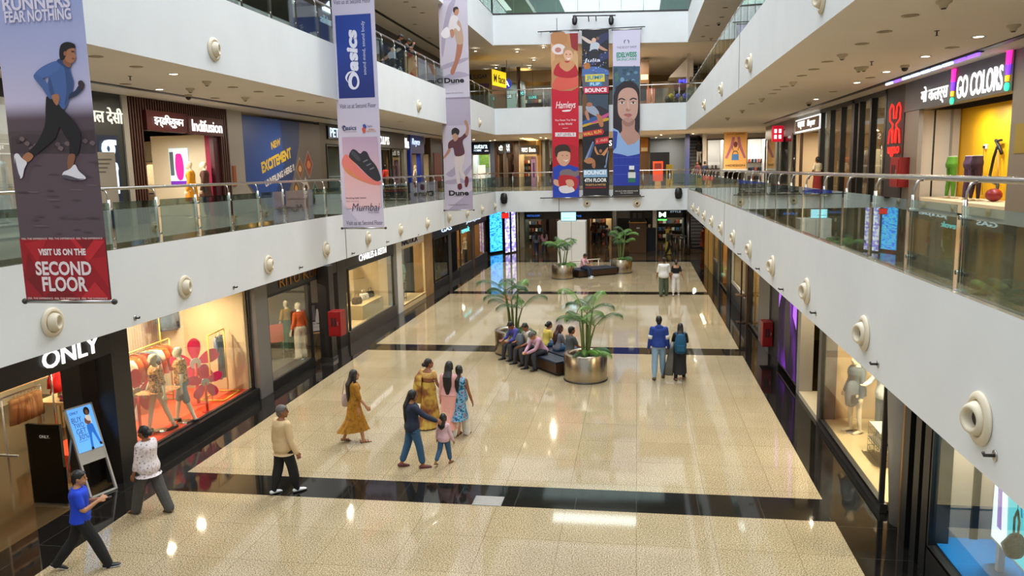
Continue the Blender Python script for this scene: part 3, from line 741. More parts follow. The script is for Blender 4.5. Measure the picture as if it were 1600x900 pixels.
def make_hair(o, k, style, m, length=.3):
    b = MB(); H = k.HM; S = k.S; S0 = S; S = S*k.hs
    b.ball(H @ Vector((0, -.02, .033)), Vector((.084, .103, .098))*S, m, 14, H.to_3x3().normalized().to_4x4())
    b.ball(H @ Vector((0, -.055, -.03)), Vector((.068, .058, .07))*S, m, 12, H.to_3x3().normalized().to_4x4())
    if style == 'short':
        b.tube([H @ Vector((-.05, .06, .08)), H @ Vector((0, .072, .095)), H @ Vector((.05, .07, .075))], .016*S, m, 8, round_ends=True)
    if style in ('long', 'pony', 'wavy'):
        for s in (1, -1): b.ball(H @ Vector((s*.066, -.005, -.01)), Vector((.018, .045, .07))*S, m, 8)
        a = H @ Vector((0, -.07, .02)); n0 = H @ Vector((0, -.092, -.09)); back = lambda t: k.pel+(k.up*t-k.fwd*.135)*S0
        e0, e1 = back(.43), back(max(.02, .47-length))
        w = .085 if style != 'pony' else .042
        b.tube([a, n0, e0, e0.lerp(e1, .5), e1], [(w*S, .05*S), ((w+.005)*S, .05*S), ((w+.02)*S, .045*S), ((w+.012)*S, .04*S), (w*.45*S, .022*S)], m, 14, side=k.side, round_ends=True)
        if style == 'wavy':
            for s in (1, -1): b.tube([H @ Vector((s*.07, .0, .0)), H @ Vector((s*.09, -.01, -.1)), k.pel+(k.up*.4+k.side*s*.1-k.fwd*.02)*S], [.03*S, .035*S, .02*S], m, 8, round_ends=True)
    if style == 'bun':
        b.ball(H @ Vector((0, -.128, -.02)), Vector((.055, .05, .055))*S, m, 12)
    link('hair', remeshed(b, 'hair', .012*S, 2, [m]), o)
# ================================================================== SHOPS: tools
GLOW = mat('sign_white', 'ffffff', .5, emit=1.1); GLOWB = mat('sign_iceblue', 'd6eaff', .5, emit=1.1); GLOWC = mat('sign_cyan', '6fe8f2', .5, emit=1.1)
GLOWR = mat('sign_red', 'ff2a22', .5, emit=1.1); GOLD = mat('brass_letters', 'b5813f', .3, .9); GOLDP = mat('gold_paint', 'e0bb5c', .4); INK = mat('black_letters', '141414', .5)
IVORY = mat('ivory_wall', 'dccfae', .7); BEIGE = mat('beige_wall', 'cdb58a', .7); WWALL = mat('white_wall', 'dcd8cf', .7); PALEWOOD = mat('pale_wood', 'd8b984', .5, vary=.12, vscale=3)
def lampd(x, y, z, pw, col=(1, .85, .62), sx=.8, sy=.8):
    n = max(1, min(3, round(max(sx, sy)/1.1)))
    for i in range(n):
        o = (i-(n-1)/2)*max(sx, sy)/n; lamp_area('shop_lamp', (x+(o if sx > sy else 0), y+(o if sy >= sx else 0), z), .13, .13, pw/n, col)
_wn = [0]
def pane(x, y0, y1, z0, z1, frame=None, fw=.05, m=None, dx=.012):
    _wn[0] += 1; b = MB(); b.box(x-dx/2, x+dx/2, y0, y1, z0, z1, m or SHOPGLASS); o = structure(b.build('window_%d' % _wn[0]))
    if frame:
        for nm, q in (('frame', (y0-fw, y0, z0-fw, z1+fw)), ('frame', (y1, y1+fw, z0-fw, z1+fw)), ('frame', (y0, y1, z0-fw, z0)), ('frame', (y0, y1, z1, z1+fw))):
            b = MB(); b.box(x-.04, x+.04, *q, frame); b.build('frame', o)
    return o
def room(x, y0, y1, z0, z1, depth, m, side):
    """back and side walls of one shop; side -1: the shop lies towards -X of its front plane x"""
    xb = x+side*depth
    b = MB(); b.box(xb, xb+side*.12, y0, y1, z0, z1, m); structure(b.build('wall_interior_back'))
    b = MB(); b.box(x+side*.12, xb, y0-.01, y0+.1, z0, z1, m); structure(b.build('wall_interior_near'))
    b = MB(); b.box(x+side*.12, xb, y1-.1, y1+.01, z0, z1, m); structure(b.build('wall_interior_far'))
def block(name, x0, x1, y0, y1, z0, z1, m, bevel=0.):
    b = MB(); b.box(x0, x1, y0, y1, z0, z1, m, bevel=bevel); return structure(b.build(name))
def sign(t, cat_label, X, a, c, h, m, right, name='shop_sign', board=None, bold=.02, shear=0., depth=.02, cat='sign', group=None, extra=None, pad=(.12, .08)):
    """letters on the plane X between two photo points, built as letters of real depth; optional board behind"""
    A, B = gx(a[0], a[1], X), gx(c[0], c[1], X); mid = (A+B)/2; w = abs(A.y-B.y); n = Vector(right).cross(Vector((0, 0, 1)))
    o = thing(name, cat_label, cat, mid, group=group)
    b = MB(); put_text(b, t, n*.0, right, (0, 0, 1), w, h, m, bold, shear, depth); b.build('lettering', o)
    if board:
        b = MB(); q = Vector(right); e = [(-w/2-pad[0], -h/2-pad[1]), (w/2+pad[0], -h/2-pad[1]), (w/2+pad[0], h/2+pad[1]), (-w/2-pad[0], h/2+pad[1])]
        b.extrude([q*u+Vector((0, 0, v))-n*.14 for u, v in e], n*.1, board); b.build('board', o)
    return o
RL, RR = (0, 1, 0), (0, -1, 0)
def garment(m, L=.75, w=.42, sleeve=.3, flare=.06, name='hanging_garment', label='', cat='garment', loc=(0, 0, 0), rz=0., group=None, trousers=False, m2=None):
    t = thing(name, label, cat, loc, rz, group); b = MB(); n = 18; rr = []
    if trousers:
        for s in (1, -1): b.tube([(s*.02, 0, -.06), (s*.05, 0, -.2), (s*.09, 0, -L*.6), (s*.1, 0, -L)], [(w*.25, .04), (w*.26, .05), (w*.18, .045), (w*.2, .04)], m, 12, side=(1, 0, 0))
    else:
        for i, (f, k, d) in enumerate(((0, .3, .02), (.02, .7, .04), (.07, 1, .055), (.3, .93, .06), (.6, .95+flare, .06), (1, 1+flare*3, .05))):
            rr.append([Vector((w/2*k*math.cos(2*PI*j/n), d*math.sin(2*PI*j/n)*(1+.5*f*math.sin(5*2*PI*j/n)), -.06-L*f)) for j in range(n)])
        b.rings(rr, m)
        if sleeve:
            for s in (1, -1): b.tube([(s*w*.42, 0, -.1), (s*w*.56, 0, -.1-sleeve*.5), (s*w*.6, .01, -.1-sleeve)], [(.05, .05), (.065, .045), (.06, .04)], m, 10, side=(1, 0, 0))
    b.build('cloth', t)
    h = MB(); h.tube([(-.19, 0, -.075), (0, 0, -.02), (.19, 0, -.075)], .009, WOOD, 6); h.tube([(0, 0, -.02), (0, 0, .03), (.02, 0, .055), (.035, 0, .03)], .004, CHROME, 6); h.build('hanger', t)
    return t
def clothes_rail(name, label, a, b_, z0, m=GOLDP, r=.018, legs=True, cat='clothes rack'):
    """free-standing rail from a to b at their height, on two legs down to z0"""
    a, b_ = Vector(a), Vector(b_); t = thing(name, label, cat, a); k = MB(); k.tube([a-a, b_-a], r, m, 8); k.build('rail', t)
    d = (b_-a).normalized(); w = Vector((-d.y, d.x, 0))*.25
    if legs:
        for p in (a, b_):
            k = MB(); q = p-a; f = Vector((q.x, q.y, z0-a.z)); k.tube([q, f+Vector((0, 0, r))], r, m, 8); k.tube([f-w+Vector((0, 0, r)), f+w+Vector((0, 0, r))], r, m, 8); k.build('leg', t)
    return t
def hang_row(a, b_, n, mats, labels, group, L=.75, sleeve=.3, rz=0., w=.42, trousers=False):
    """n garments along a rail, each an object of its own"""
    T = {}
    a, b_ = Vector(a), Vector(b_)
    for i in range(n):
        p = a.lerp(b_, (i+.5)/n); m = mats[i % len(mats)]; lab = labels[i % len(labels)]+', %s along the rail' % ORD[i]
        if m not in T: T[m] = garment(m, L*(.92+.16*random.random()), w, sleeve, label=lab, loc=p, rz=rz, group=group, trousers=trousers)
        else: dup(T[m], p, rz+random.uniform(-.12, .12), lab)
_stacks = {}
def folded_stack(x, y, z, n, mats, label, group, sx=.26, sy=.32):
    T = {}; k = _stacks[group] = _stacks.get(group, -1)+1
    for i in range(n):
        m = mats[i % len(mats)]; lab = label+', %s up in %s stack' % (ORD[i], ORD[k])
        if m not in T:
            t = thing('folded_garment', lab, 'folded clothes', (x, y, z+i*.05), random.uniform(-.1, .1), group)
            b = MB(); b.box(-sx/2, sx/2, -sy/2, sy/2, 0, .046, m, bevel=.018); b.build('folded_cloth', t); T[m] = t
        else: dup(T[m], (x, y, z+i*.05), random.uniform(-.1, .1), lab)
def shelf_unit(name, label, x, y0, y1, z0, z1, n, depth, side, m, back=None, cat='shelf', cols=1):
    """shelves against a wall at x, opening towards side (+1: towards +X)"""
    t = thing(name, label, cat, (x, (y0+y1)/2, z0)); c = Vector((x, (y0+y1)/2, z0)); h = z1-z0; w = y1-y0
    if back: b = MB(); b.box(0, side*.03, -w/2, w/2, 0, h, back); b.build('back_panel', t)
    for i in range(cols+1):
        y = -w/2+w*i/cols; b = MB(); b.box(side*.03, side*depth, y-.02, y+.02, 0, h, m); b.build('upright', t)
    for i in range(n+1):
        z = h*i/n; b = MB(); b.box(side*.03, side*depth, -w/2, w/2, max(0, z-.03), max(.03, z), m); b.build('shelf_board', t)
    return t
_pose = {'A': dict(hipR=4, kneeR=6, armL=(4, 12, 10), armR=(-4, 14, 22)), 'B': dict(hipR=14, kneeR=4, hipL=-14, kneeL=6, footL=8, armR=(8, 12, 12), armL=(-12, 14, 14)), 'C': dict(hipL=10, kneeL=14, armR=(20, 30, 70, 50), armL=(0, 14, 12))}
def mannequin(label, loc, rz, pose='A', h=1.78, fem=True, m=None, group=None, **kw):
    o, k = human('shop_mannequin', label, loc, rz, h, fem, m or MANNEQ, _pose[pose], cat='mannequin', face=False, voxel=.012, group=group, **kw)
    b = MB(); b.lathe([(0, 0), (.17, 0), (.17, .012), (0, .014)], m=CHROME, n=20, caps=False); b.build('base_plate', o)
    return o, k

# ================================================================== LEFT GROUND SHOPS
X = XLS
block('wall_left_pier', X-.35, X, 13.0, 13.52, 0, 3.0, DARK); block('wall_left_pier', X-.9, X-.5, 12.75, 13.3, 0, 3.0, DARK)
block('wall_left_pier', X-.35, X+.06, 18.56, 19.24, 0, 3.0, GREY)
block('wall_left_pier', X-.35, X+.02, 24.3, 25.05, 0, 3.0, DARK)
block('column_left', -9.45, -9.0, 22.55, 22.6, 0, 2.99, DARK) if False else None
block('wall_left_pier', X-.3, X+.02, 30.45, 30.7, 0, 3.0, GREY)
# -- first fashion store: lit sign, open entrance, wide window
block('wall_left_lintel', X-.2, X, 3, 13.0, 2.55, 3.0, BLACK)
b_ = sign('ONLY', 'white glowing shop sign over the open entrance at far left', X+.03, (67, 571), (155, 541), .31, GLOW, RL, bold=.035); b_.location.z = 2.82
room(X, 3, 18.6, 0, 3.0, 6.5, IVORY, -1)
lampd(-12.5, 9.5, 2.95, 120, sx=3, sy=3); lampd(-10.9, 16, 2.93, 260, (1, .86, .62), 1, 4); lampd(-13.5, 16, 2.95, 110, (1, .88, .66), 2, 3)
# totem and screen stand by the entrance
p, q = gz(61, 787), gz(103, 789); c = (p+q)/2; d = (q-p); w = d.length; az = math.atan2(d.y, d.x)
t = thing('totem_display', 'glossy black freestanding totem panel with small white lettering in the entrance', 'display panel', c, az)
b = MB(); b.box(-w/2-.06, w/2+.06, -.03, .03, .03, 1.5, mat('gloss_black', '060606', .04, spec=.6)); b.build('panel', t)
b = MB(); b.box(-w/2-.08, w/2+.08, -.05, .05, 0, .03, STEEL); b.build('base_edge', t)
b = MB(); b.box(-w/2-.075, -w/2-.06, -.035, .035, .03, 1.5, STEEL); b.build('side_trim', t)
b = MB(); put_text(b, 'ONLY.', (.02, -.033, 1.28), (1, 0, 0), (0, 0, 1), .2, .055, mat('print_white', 'e8e8e8', .6), .02); b.build('lettering', t)
a0, a1, t0, t1 = gz(141, 780), gz(183, 763), gz(105, 640, 1.62), gz(143, 627, 1.62)
c = (a0+a1)/2; az = math.atan2((a1-a0).y, (a1-a0).x); w = (a1-a0).length; tc = (t0+t1)/2-c; rzM = Matrix.Rotation(-az, 3, 'Z'); lean = rzM @ tc
t = thing('screen_stand', 'tilted white frame with a lit blue screen advertising jeans at the entrance', 'advertising stand', c, az)
L_ = math.hypot(lean.y, 1.62); ang = math.atan2(lean.y, 1.62); SM = Matrix.Rotation(-ang, 4, 'X')
FR = mat('stand_frame', 'b9b3a7', .4)
for x0, x1, z0, z1, nm in ((-w/2, -w/2+.035, 0, L_, 'frame_leg'), (w/2-.035, w/2, 0, L_, 'frame_leg'), (-w/2, w/2, .0, .035, 'frame_foot'), (-w/2, w/2, L_-.03, L_, 'frame_top')):
    b = MB(); b.box(x0, x1, -.025, .025, z0, z1, FR, SM); b.build(nm, t)
b = MB(); b.box(-w/2+.035, w/2-.035, -.02, .02, L_*.37, L_*.5, FR, SM); b.build('lower_panel', t)
for s in (-1, 1): b = MB(); b.tube([SM @ Vector((s*(w/2-.03), .02, L_*.72)), Vector((s*(w/2-.03), .75, .02))], .016, FR, 8); b.build('rear_leg', t)
b = MB(); b.tube([Vector((-(w/2-.03), .75, .02)), Vector(((w/2-.03), .75, .02))], .016, FR, 8); b.build('rear_foot', t)
SCRB = mat('screen_blue', '5aa0e8', .3, emit=.95)
b = MB(); b.box(-w/2+.035, w/2-.035, -.03, .01, L_*.5, L_-.03, SCRB, SM); sc = b.build('screen', t)
def on_screen(u, v, k=0): return SM @ Vector((-w/2+.035+u*(w-.07), -.032-.0015*k, L_*.5+v*(L_*.5-.03)))
b = MB(); UPV = (SM @ Vector((0, 0, 1)))
NV = mat('screen_navy', '16306e', .4, emit=.35); SK = mat('screen_skin', '7a4a35', .5, emit=.4); DEN = mat('screen_denim', '1f6fd0', .5, emit=.5)
for i, tx in enumerate(('BUY', 'TWO', 'GET', '30%')): put_text(b, tx, on_screen(.27+.03*i, .74-.135*i, 1), (1, 0, 0), UPV, (w-.07)*.4, .095, NV, -.005)
put_text(b, 'ON ALL JEANS', on_screen(.3, .24, 1), (1, 0, 0), UPV, (w-.07)*.36, .025, NV, 0)
put_text(b, 'ONLY', on_screen(.24, .9, 1), (1, 0, 0), UPV, (w-.07)*.34, .05, NV, .02)
def scr(pts, m, k): b.flat([on_screen(u, v, k) for u, v in smooth_loop(pts)], m)
scr([(.62, .84), (.64, .93), (.74, .97), (.84, .93), (.86, .84), (.78, .78), (.68, .79)], HAIR, 1); scr([(.68, .82), (.7, .89), (.77, .9), (.8, .83), (.74, .78)], SK, 2)
scr([(.6, .58), (.64, .76), (.74, .79), (.84, .74), (.82, .56), (.7, .52)], mat('screen_cream', 'd9cfc4', .5, emit=.5), 1); scr([(.56, .64), (.6, .74), (.68, .66), (.8, .62), (.66, .57)], SK, 3)
scr([(.6, .56), (.82, .57), (.9, .3), (.97, .1), (.9, .09), (.74, .38), (.66, .22), (.62, .04), (.54, .05), (.58, .3)], DEN, 2); scr([(.52, .0), (.54, .06), (.62, .05), (.62, .0)], HAIR, 3); scr([(.9, .06), (.9, .11), (.97, .11), (.99, .05)], HAIR, 3)
b.build('picture', sc)
# goods seen through the entrance
TAN, RUST, RCL, OLIVE, DENIM, CREAMC, ORNG, FLOR, PINKC, NAVYC = (cloth('cloth_'+n, c) for n, c in (('tan', 'a77b4a'), ('rust', '7a2c18'), ('red', 'd3201c'), ('olive', '4d4a33'), ('denim', '66788a'), ('cream', 'e4d6b8'), ('orange', 'd9601f'), ('floral', 'b77a3d'), ('pink', 'd9628a'), ('navy', '232c44')))
FLORAL = pattern('floral_print', ['4a2416', 'b5702f', 'd8a860', '7a3018', '3a1c12'], 16, 'noise', stops=[.32, .43, .5, .58, .68])
TANF = [TAN, cloth('cloth_camel', '8f6238')]
g0, g1 = gx(24, 598, -12.2), gx(52, 590, -12.2)
clothes_rail('clothes_rack', 'white floor rack with tan skirts deep in the entrance', (-13.2, 14.1, 1.25), (-13.2, 15.2, 1.25), 0, WHITE)
hang_row((-13.2, 14.4, 1.2), (-13.2, 15.1, 1.2), 7, TANF, ['tan pleated skirt hanging in the entrance rack', 'camel skirt hanging in the entrance rack'], 'skirts on the entrance rack', .55, 0, PI/2, .34)
_zb = gx(97, 570, -12.1); clothes_rail('clothes_rack', 'rail with a red blouse and dark dresses inside the entrance', (-12.1, _zb.y-.35, _zb.z+.045), (-12.1, gx(134, 570, -12.1).y, _zb.z+.045), 0, CHROME)
garment(RCL, .5, .5, .35, .1, 'hanging_blouse', 'bright red ruffled blouse hanging inside the entrance', 'blouse', _zb+Vector((0, 0, 0)), 1.2)
for i, (px, m, lb) in enumerate(((118, RUST, 'dark brown dress hanging by the entrance shelves, nearer one'), (128, cloth('cloth_brown', '3d2015'), 'dark brown dress hanging by the entrance shelves, farther one'))): garment(m, .6, .36, .2, .1, 'hanging_dress', lb, 'dress', Vector((-12.1, gx(px, 562, -12.1).y, _zb.z)), 1.1)
shelf_unit('display_shelf', 'pale wooden shelving of folded clothes behind the screen stand', -13.6, 16.1, 17.1, 0, 2.2, 5, .5, 1, PALEWOOD)
for i in range(4): folded_stack(-13.35, 16.35+.5*(i % 2), .45+.44*(i//2), 4, [CREAMC, PINKC, ORNG, NAVYC], 'folded garment on the pale shelf behind the screen stand', 'folded clothes behind the screen stand')
t = thing('display_table', 'pale wooden table of folded pink clothes behind the black totem', 'table', (-12.9, 15.6, 0))
b = MB(); b.box(-.5, .5, -.4, .4, .78, .84, PALEWOOD); b.build('table_top', t)
for sx in (-.45, .45):
    for sy in (-.35, .35): b = MB(); b.box(sx-.03, sx+.03, sy-.03, sy+.03, 0, .78, PALEWOOD); b.build('leg', t)
folded_stack(-12.7, 15.45, .84, 3, [cloth('cloth_mauve', '8d5a78'), PINKC], 'folded mauve or pink garment on the pale table', 'folded clothes on the pale table'); folded_stack(-13.0, 15.75, .84, 4, [CREAMC], 'folded cream garment on the pale table', 'cream clothes on the pale table')
# -- the window display
ZP = .3; PLAT = mat('platform_orange', 'd9431a', .45)
b = MB(); b.box(X-2.3, X-.15, 13.5, 18.5, .0, ZP, PLAT); tag(b.build('display_platform'), 'orange red display platform inside the bright fashion window', 'platform')
block('wall_left_sill', X-.15, X+.02, 13.52, 18.56, 0, ZP, BLACK)
pane(X-.13, 13.58, 18.5, ZP+.03, 2.97, BLACK, .03)
m1, k1 = mannequin('ivory mannequin striding in a floral wrap dress and dark shoes at the window centre', gz(252, 674, ZP)+Vector((-.05, .05, 0)), 2.5, 'B', 1.8, top=dict(m=FLORAL, sleeve='elbow', loose=.03, hem=.0), skirt=dict(m=FLORAL, hem=.85, flare=.1, folds=18, waist=.14), shoes=('shoe', BLACK))
m2, k2 = mannequin('ivory mannequin in a floral top and grey shorts beside the gold rack', gz(290, 660, ZP)+Vector((-.05, .05, 0)), 1.9, 'B', 1.8, top=dict(m=FLORAL, sleeve='short', loose=.03, hem=-.03), bottom=dict(m=DENIM, length=-.45 if False else .01, name='shorts'), shoes=('shoe', BLACK))
b = MB(); b.box(-.35, .35, -.45, .45, 0, .4, WHITE, bevel=.01); o = b.build('display_plinth'); o.location = (-11.6, 15.3, ZP); tag(o, 'white box plinth behind the floral dress mannequin', 'plinth')
mannequin('ivory mannequin with a pale denim jacket standing higher at the back', (-11.6, 15.35, ZP+.4), 2.3, 'A', 1.78, top=dict(m=cloth('cloth_pale', 'd8d2c4'), sleeve='long', loose=.03, hem=-.06), bottom=dict(m=CREAMC))
def flower(label, p, s, rz):
    t = thing('paper_flower', label, 'decoration', p, rz); PE = glassmat('pink_acrylic', (.93, .16, .33), .5, base=.05); PE2 = mat('pink_film', 'e0245c', .25)
    b = MB(); b.box(-.12*s, .12*s, -.09*s, .09*s, 0, .015, mat('red_base', 'c01818', .4)); b.build('base_plate', t)
    b = MB(); b.tube([(0, 0, .01), (0, 0, .75*s)], .03*s, mat('red_base'), 8); b.build('stem', t)
    for k in range(5):
        a = 2*PI*k/5+PI/2; d = Vector((math.cos(a), 0, math.sin(a))); e = Vector((-d.z, 0, d.x)); c = Vector((0, 0, .75*s)); L = .46*s
        pts = [c+d*L*u+e*L*v for u, v in smooth_loop([(.1, -.05), (.5, -.24), (.85, -.22), (1, 0), (.85, .22), (.5, .24), (.1, .05)], 3)]
        b = MB(); b.extrude(pts, (0, .012, 0), PE2); b.build('petal', t)
    b = MB(); b.tube([(0, -.02, .75*s), (0, .03, .75*s)], .1*s, MANNEQ2, 18); b.build('flower_centre', t)
flower('bright pink paper flower standing at the near end of the window', gz(232, 676, ZP)+Vector((-.25, .1, 0)), 1.15, 1.1)
flower('small red pink paper flower on the orange platform', gz(327, 645, ZP)+Vector((-.1, .1, 0)), .95, .9)
flower('tall pink paper flower behind the small one', gz(316, 633, ZP)+Vector((-.15, .1, 0)), 1.35, .9)
# gold frame with jeans
a, c_, d_ = gz(343, 631, ZP)+Vector((-.3, .2, 0)), gz(382, 610, ZP)+Vector((-.4, .0, 0)), gz(334, 632, ZP)
t = thing('frame_rack', 'yellow rectangular frame rack with jeans at the far end of the window', 'clothes rack', a); dv = (c_-a)*.9; up = Vector((0, 0, 1.62)); wv = Vector((-dv.y, dv.x, 0)).normalized()*.3
YEL = mat('rack_yellow', 'e8c63a', .4)
for nm, pts in (('upright', (Vector((0, 0, 0)), up)), ('upright', (dv, dv+up)), ('top_bar', (up, dv+up)), ('floor_bar', (-wv, wv)), ('floor_bar', (dv-wv, dv+wv)), ('floor_bar', (-wv, dv-wv)), ('floor_bar', (wv, dv+wv))):
    b = MB(); b.tube([Vector(q_)+Vector((0, 0, .02)) for q_ in pts], .018, YEL, 8); b.build(nm, t)
pj = a+dv*.72+Vector((0, 0, 1.56)); az = math.atan2(dv.y, dv.x)
garment(DENIM, 1.15, .36, 0, label='pair of blue jeans hanging in the yellow frame rack', loc=pj, rz=az, trousers=True, name='hanging_jeans', cat='jeans')
garment(DENIM, .45, .4, .3, label='short denim jacket hanging in the yellow frame rack', loc=a+dv*.5+Vector((0, 0, 1.57)), rz=az+.5, name='hanging_jacket', cat='jacket')
# garments behind the mannequins
clothes_rail('clothes_rack', 'back wall rail with tiered floral dresses in the bright window', (-11.9, gx(258, 490, -11.9).y-.3, 2.55), (-11.9, gx(309, 480, -11.9).y+.5, 2.55), ZP, GOLDP)
_y = gx(309, 480, -11.9).y
hang_row((-11.9, _y-.3, 2.5), (-11.9, _y+.3, 2.5), 3, [FLORAL], ['tiered floral dress hanging high behind the yellow frame rack'], 'floral dresses behind the yellow rack', 1.0, .3, .9, .5)
_y = gx(268, 490, -11.9).y
hang_row((-11.9, _y-.3, 2.5), (-11.9, _y+.3, 2.5), 3, [DENIM, NAVYC], ['blue denim shirt hanging high above the mannequins', 'navy shirt hanging high above the mannequins'], 'denim shirts above the mannequins', .55, .3, .9)
clothes_rail('clothes_rack', 'low rail with orange and cream jackets behind the window mannequins', (-11.4, 15.0, 1.85), (-11.4, 17.4, 1.85), ZP, GOLDP)
hang_row((-11.4, 15.5, 1.8), (-11.4, 17.2, 1.8), 8, [CREAMC, ORNG, cloth('cloth_brick', 'b5451f'), RUST, DENIM], ['cream jacket on the low rail behind the mannequins', 'orange jacket on the low rail behind the mannequins', 'brick red jacket on the low rail behind the mannequins', 'rust jacket on the low rail behind the mannequins', 'denim jacket on the low rail behind the mannequins'], 'jackets on the low window rail', .6, .3, .5)
shelf_unit('wall_shelf', 'pale wooden wall shelf with folded clothes high behind the near mannequins', -13.3, 13.45, 15.4, 1.5, 2.7, 3, .5, 1, PALEWOOD, None)
for i in range(6): folded_stack(-13.05, 13.7+.3*i, 1.9+.4*(i % 2), 4, [DENIM, CREAMC, NAVYC], 'folded garment on the high shelf in the bright window', 'folded clothes on the high window shelf')
block('wall_interior_brick', -12.55, -12.45, 16.6, 18.5, 0, 3.0, tiles('white_brick', 'd8cdb8', 'cfc3ad', 'a89c86', .3, .1, .7))
block('wall_interior_end', X-1.9, X-.2, 18.42, 18.5, ZP, 3.0, BEIGE)

# -- second store: copper letters, dark front
block('wall_left_lintel', X-.2, X+.01, 19.24, 24.3, 2.58, 3.0, CHAR)
o = sign('RITU KUMAR', 'copper letter shop sign on the dark front beside the grey pier', X+.03, (436, 438), (517, 412), .3, GOLD, RL, bold=.02); o.location.z = 2.86
room(X, 19.0, 24.9, 0, 3.0, 5.5, mat('taupe_wall', '6f665a', .7), -1); lampd(-10.7, 20.6, 2.93, 75, (1, .86, .66)); lampd(-12.5, 22.5, 2.93, 80, (1, .85, .65), 1.5, 1.5)
b = MB(); b.box(X-1.5, X-.05, 19.3, 22.05, 0, .25, mat('platform_grey', '5d5850', .5)); tag(b.build('display_platform'), 'low grey display platform in the dark shop window', 'platform')
block('wall_left_sill', X-.05, X+.05, 19.24, 22.1, 0, .25, BLACK)
pane(X, 19.3, 22.05, .27, 2.55, BLACK, .04)
mannequin('mannequin in orange blouse and long white trousers in the dark shop window', gz(471, 560, .25), 1.2, 'A', 1.78, top=dict(m=ORNG, sleeve='threeq', loose=.02, hem=.02), bottom=dict(m=CREAMC, flare=.06, loose=.03))
mannequin('mannequin in a mustard top and green skirt standing in the dark doorway', (-11.4, 24.0, 0), 1.0, 'A', 1.74, top=dict(m=cloth('cloth_mustard', 'b98a2c'), sleeve='elbow'), skirt=dict(m=cloth('cloth_green', '2f5a3a'), hem=.1), hair=None)
mannequin('pale headed mannequin deeper in the dark shop behind the orange blouse', (-11.5, 22.0, 0), 1.0, 'A', 1.74, top=dict(m=cloth('cloth_grey', '8c8880'), sleeve='elbow'), skirt=dict(m=cloth('cloth_grey'), hem=.1))
clothes_rail('clothes_rack', 'rail of orange garments at the near end of the dark shop window', (-11.0, 19.7, 1.95), (-11.0, 20.9, 1.95), .25, BLACK)
hang_row((-11.0, 19.8, 1.9), (-11.0, 20.8, 1.9), 5, [ORNG, RCL], ['orange garment on the rail in the dark shop window', 'red garment on the rail in the dark shop window'], 'garments on the dark window rail', .9, .3, .7)
b = MB(); b.box(-.3, .3, -.012, .012, .55, 1.1, mat('coral_board', 'c9553c', .4), Matrix.Rotation(.9, 4, 'Z')); b.box(-.3, .3, -.03, .03, 0, .02, STEEL, Matrix.Rotation(.9, 4, 'Z')); b.box(-.29, -.27, -.01, .01, 0, .6, STEEL, Matrix.Rotation(.9, 4, 'Z')); b.box(.27, .29, -.01, .01, 0, .6, STEEL, Matrix.Rotation(.9, 4, 'Z'))
o = b.build('display_board'); o.location = gz(438, 565, .25)+Vector((-.2, .1, 0)); tag(o, 'coral framed board standing at the near end of the dark window', 'board')
# easel poster
p = gz(503, 549); t = thing('easel_sign', 'wooden easel holding a black and white poster in the dark doorway', 'easel', p+Vector((-.0, 0, 0)), .75)
for s in (-1, 1): b = MB(); b.tube([(s*.33, 0, .0), (s*.22, .12, 1.5)], .02, WOOD, 8); b.build('leg', t)
b = MB(); b.tube([(0, .55, 0), (0, .13, 1.45)], .02, WOOD, 8); b.build('leg', t)
b = MB(); b.box(-.34, .34, -.03, .03, .62, .66, WOOD); b.build('ledge', t)
b = MB(); b.box(-.33, .33, -.012, .012, .66, 1.62, mat('poster_black', '1a181b', .4), Matrix.Rotation(-.08, 4, 'X')); po = b.build('poster', t)
b = MB(); RM = Matrix.Rotation(-.08, 4, 'X'); PW = mat('poster_white', 'b8b2b6', .5); PG = mat('poster_grey', '5e5660', .5)
pf = lambda u, v, k=1: RM @ Vector((u, -.0135-.001*k, v))
b.flat([pf(*q_) for q_ in ((-.3, .7), (.3, .7), (.3, 1.0), (-.3, 1.0))], PW)
for x0, z0, x1, z1 in ((-.28, 1.05, -.12, 1.55), (.1, 1.1, .27, 1.5)): b.flat([pf(x0, z0), pf(x1, z0), pf(x1, z1), pf(x0, z1)], PG)
for (u, v) in ((-.05, 1.15), (.08, 1.2)): b.flat([pf(u+a_*.08, v+c2*.25, 2) for a_, c2 in smooth_loop([(-1, -.7), (-.6, .4), (-.3, 1), (.3, 1), (.6, .4), (1, -.7)])], PW)
put_text(b, 'SUMMER', pf(0, .93, 2), (1, 0, 0), (0, 0, 1), .45, .06, INK, .02); put_text(b, 'COLLECTION', pf(0, .82, 2), (1, 0, 0), (0, 0, 1), .45, .04, INK, .0)
b.build('picture', po)
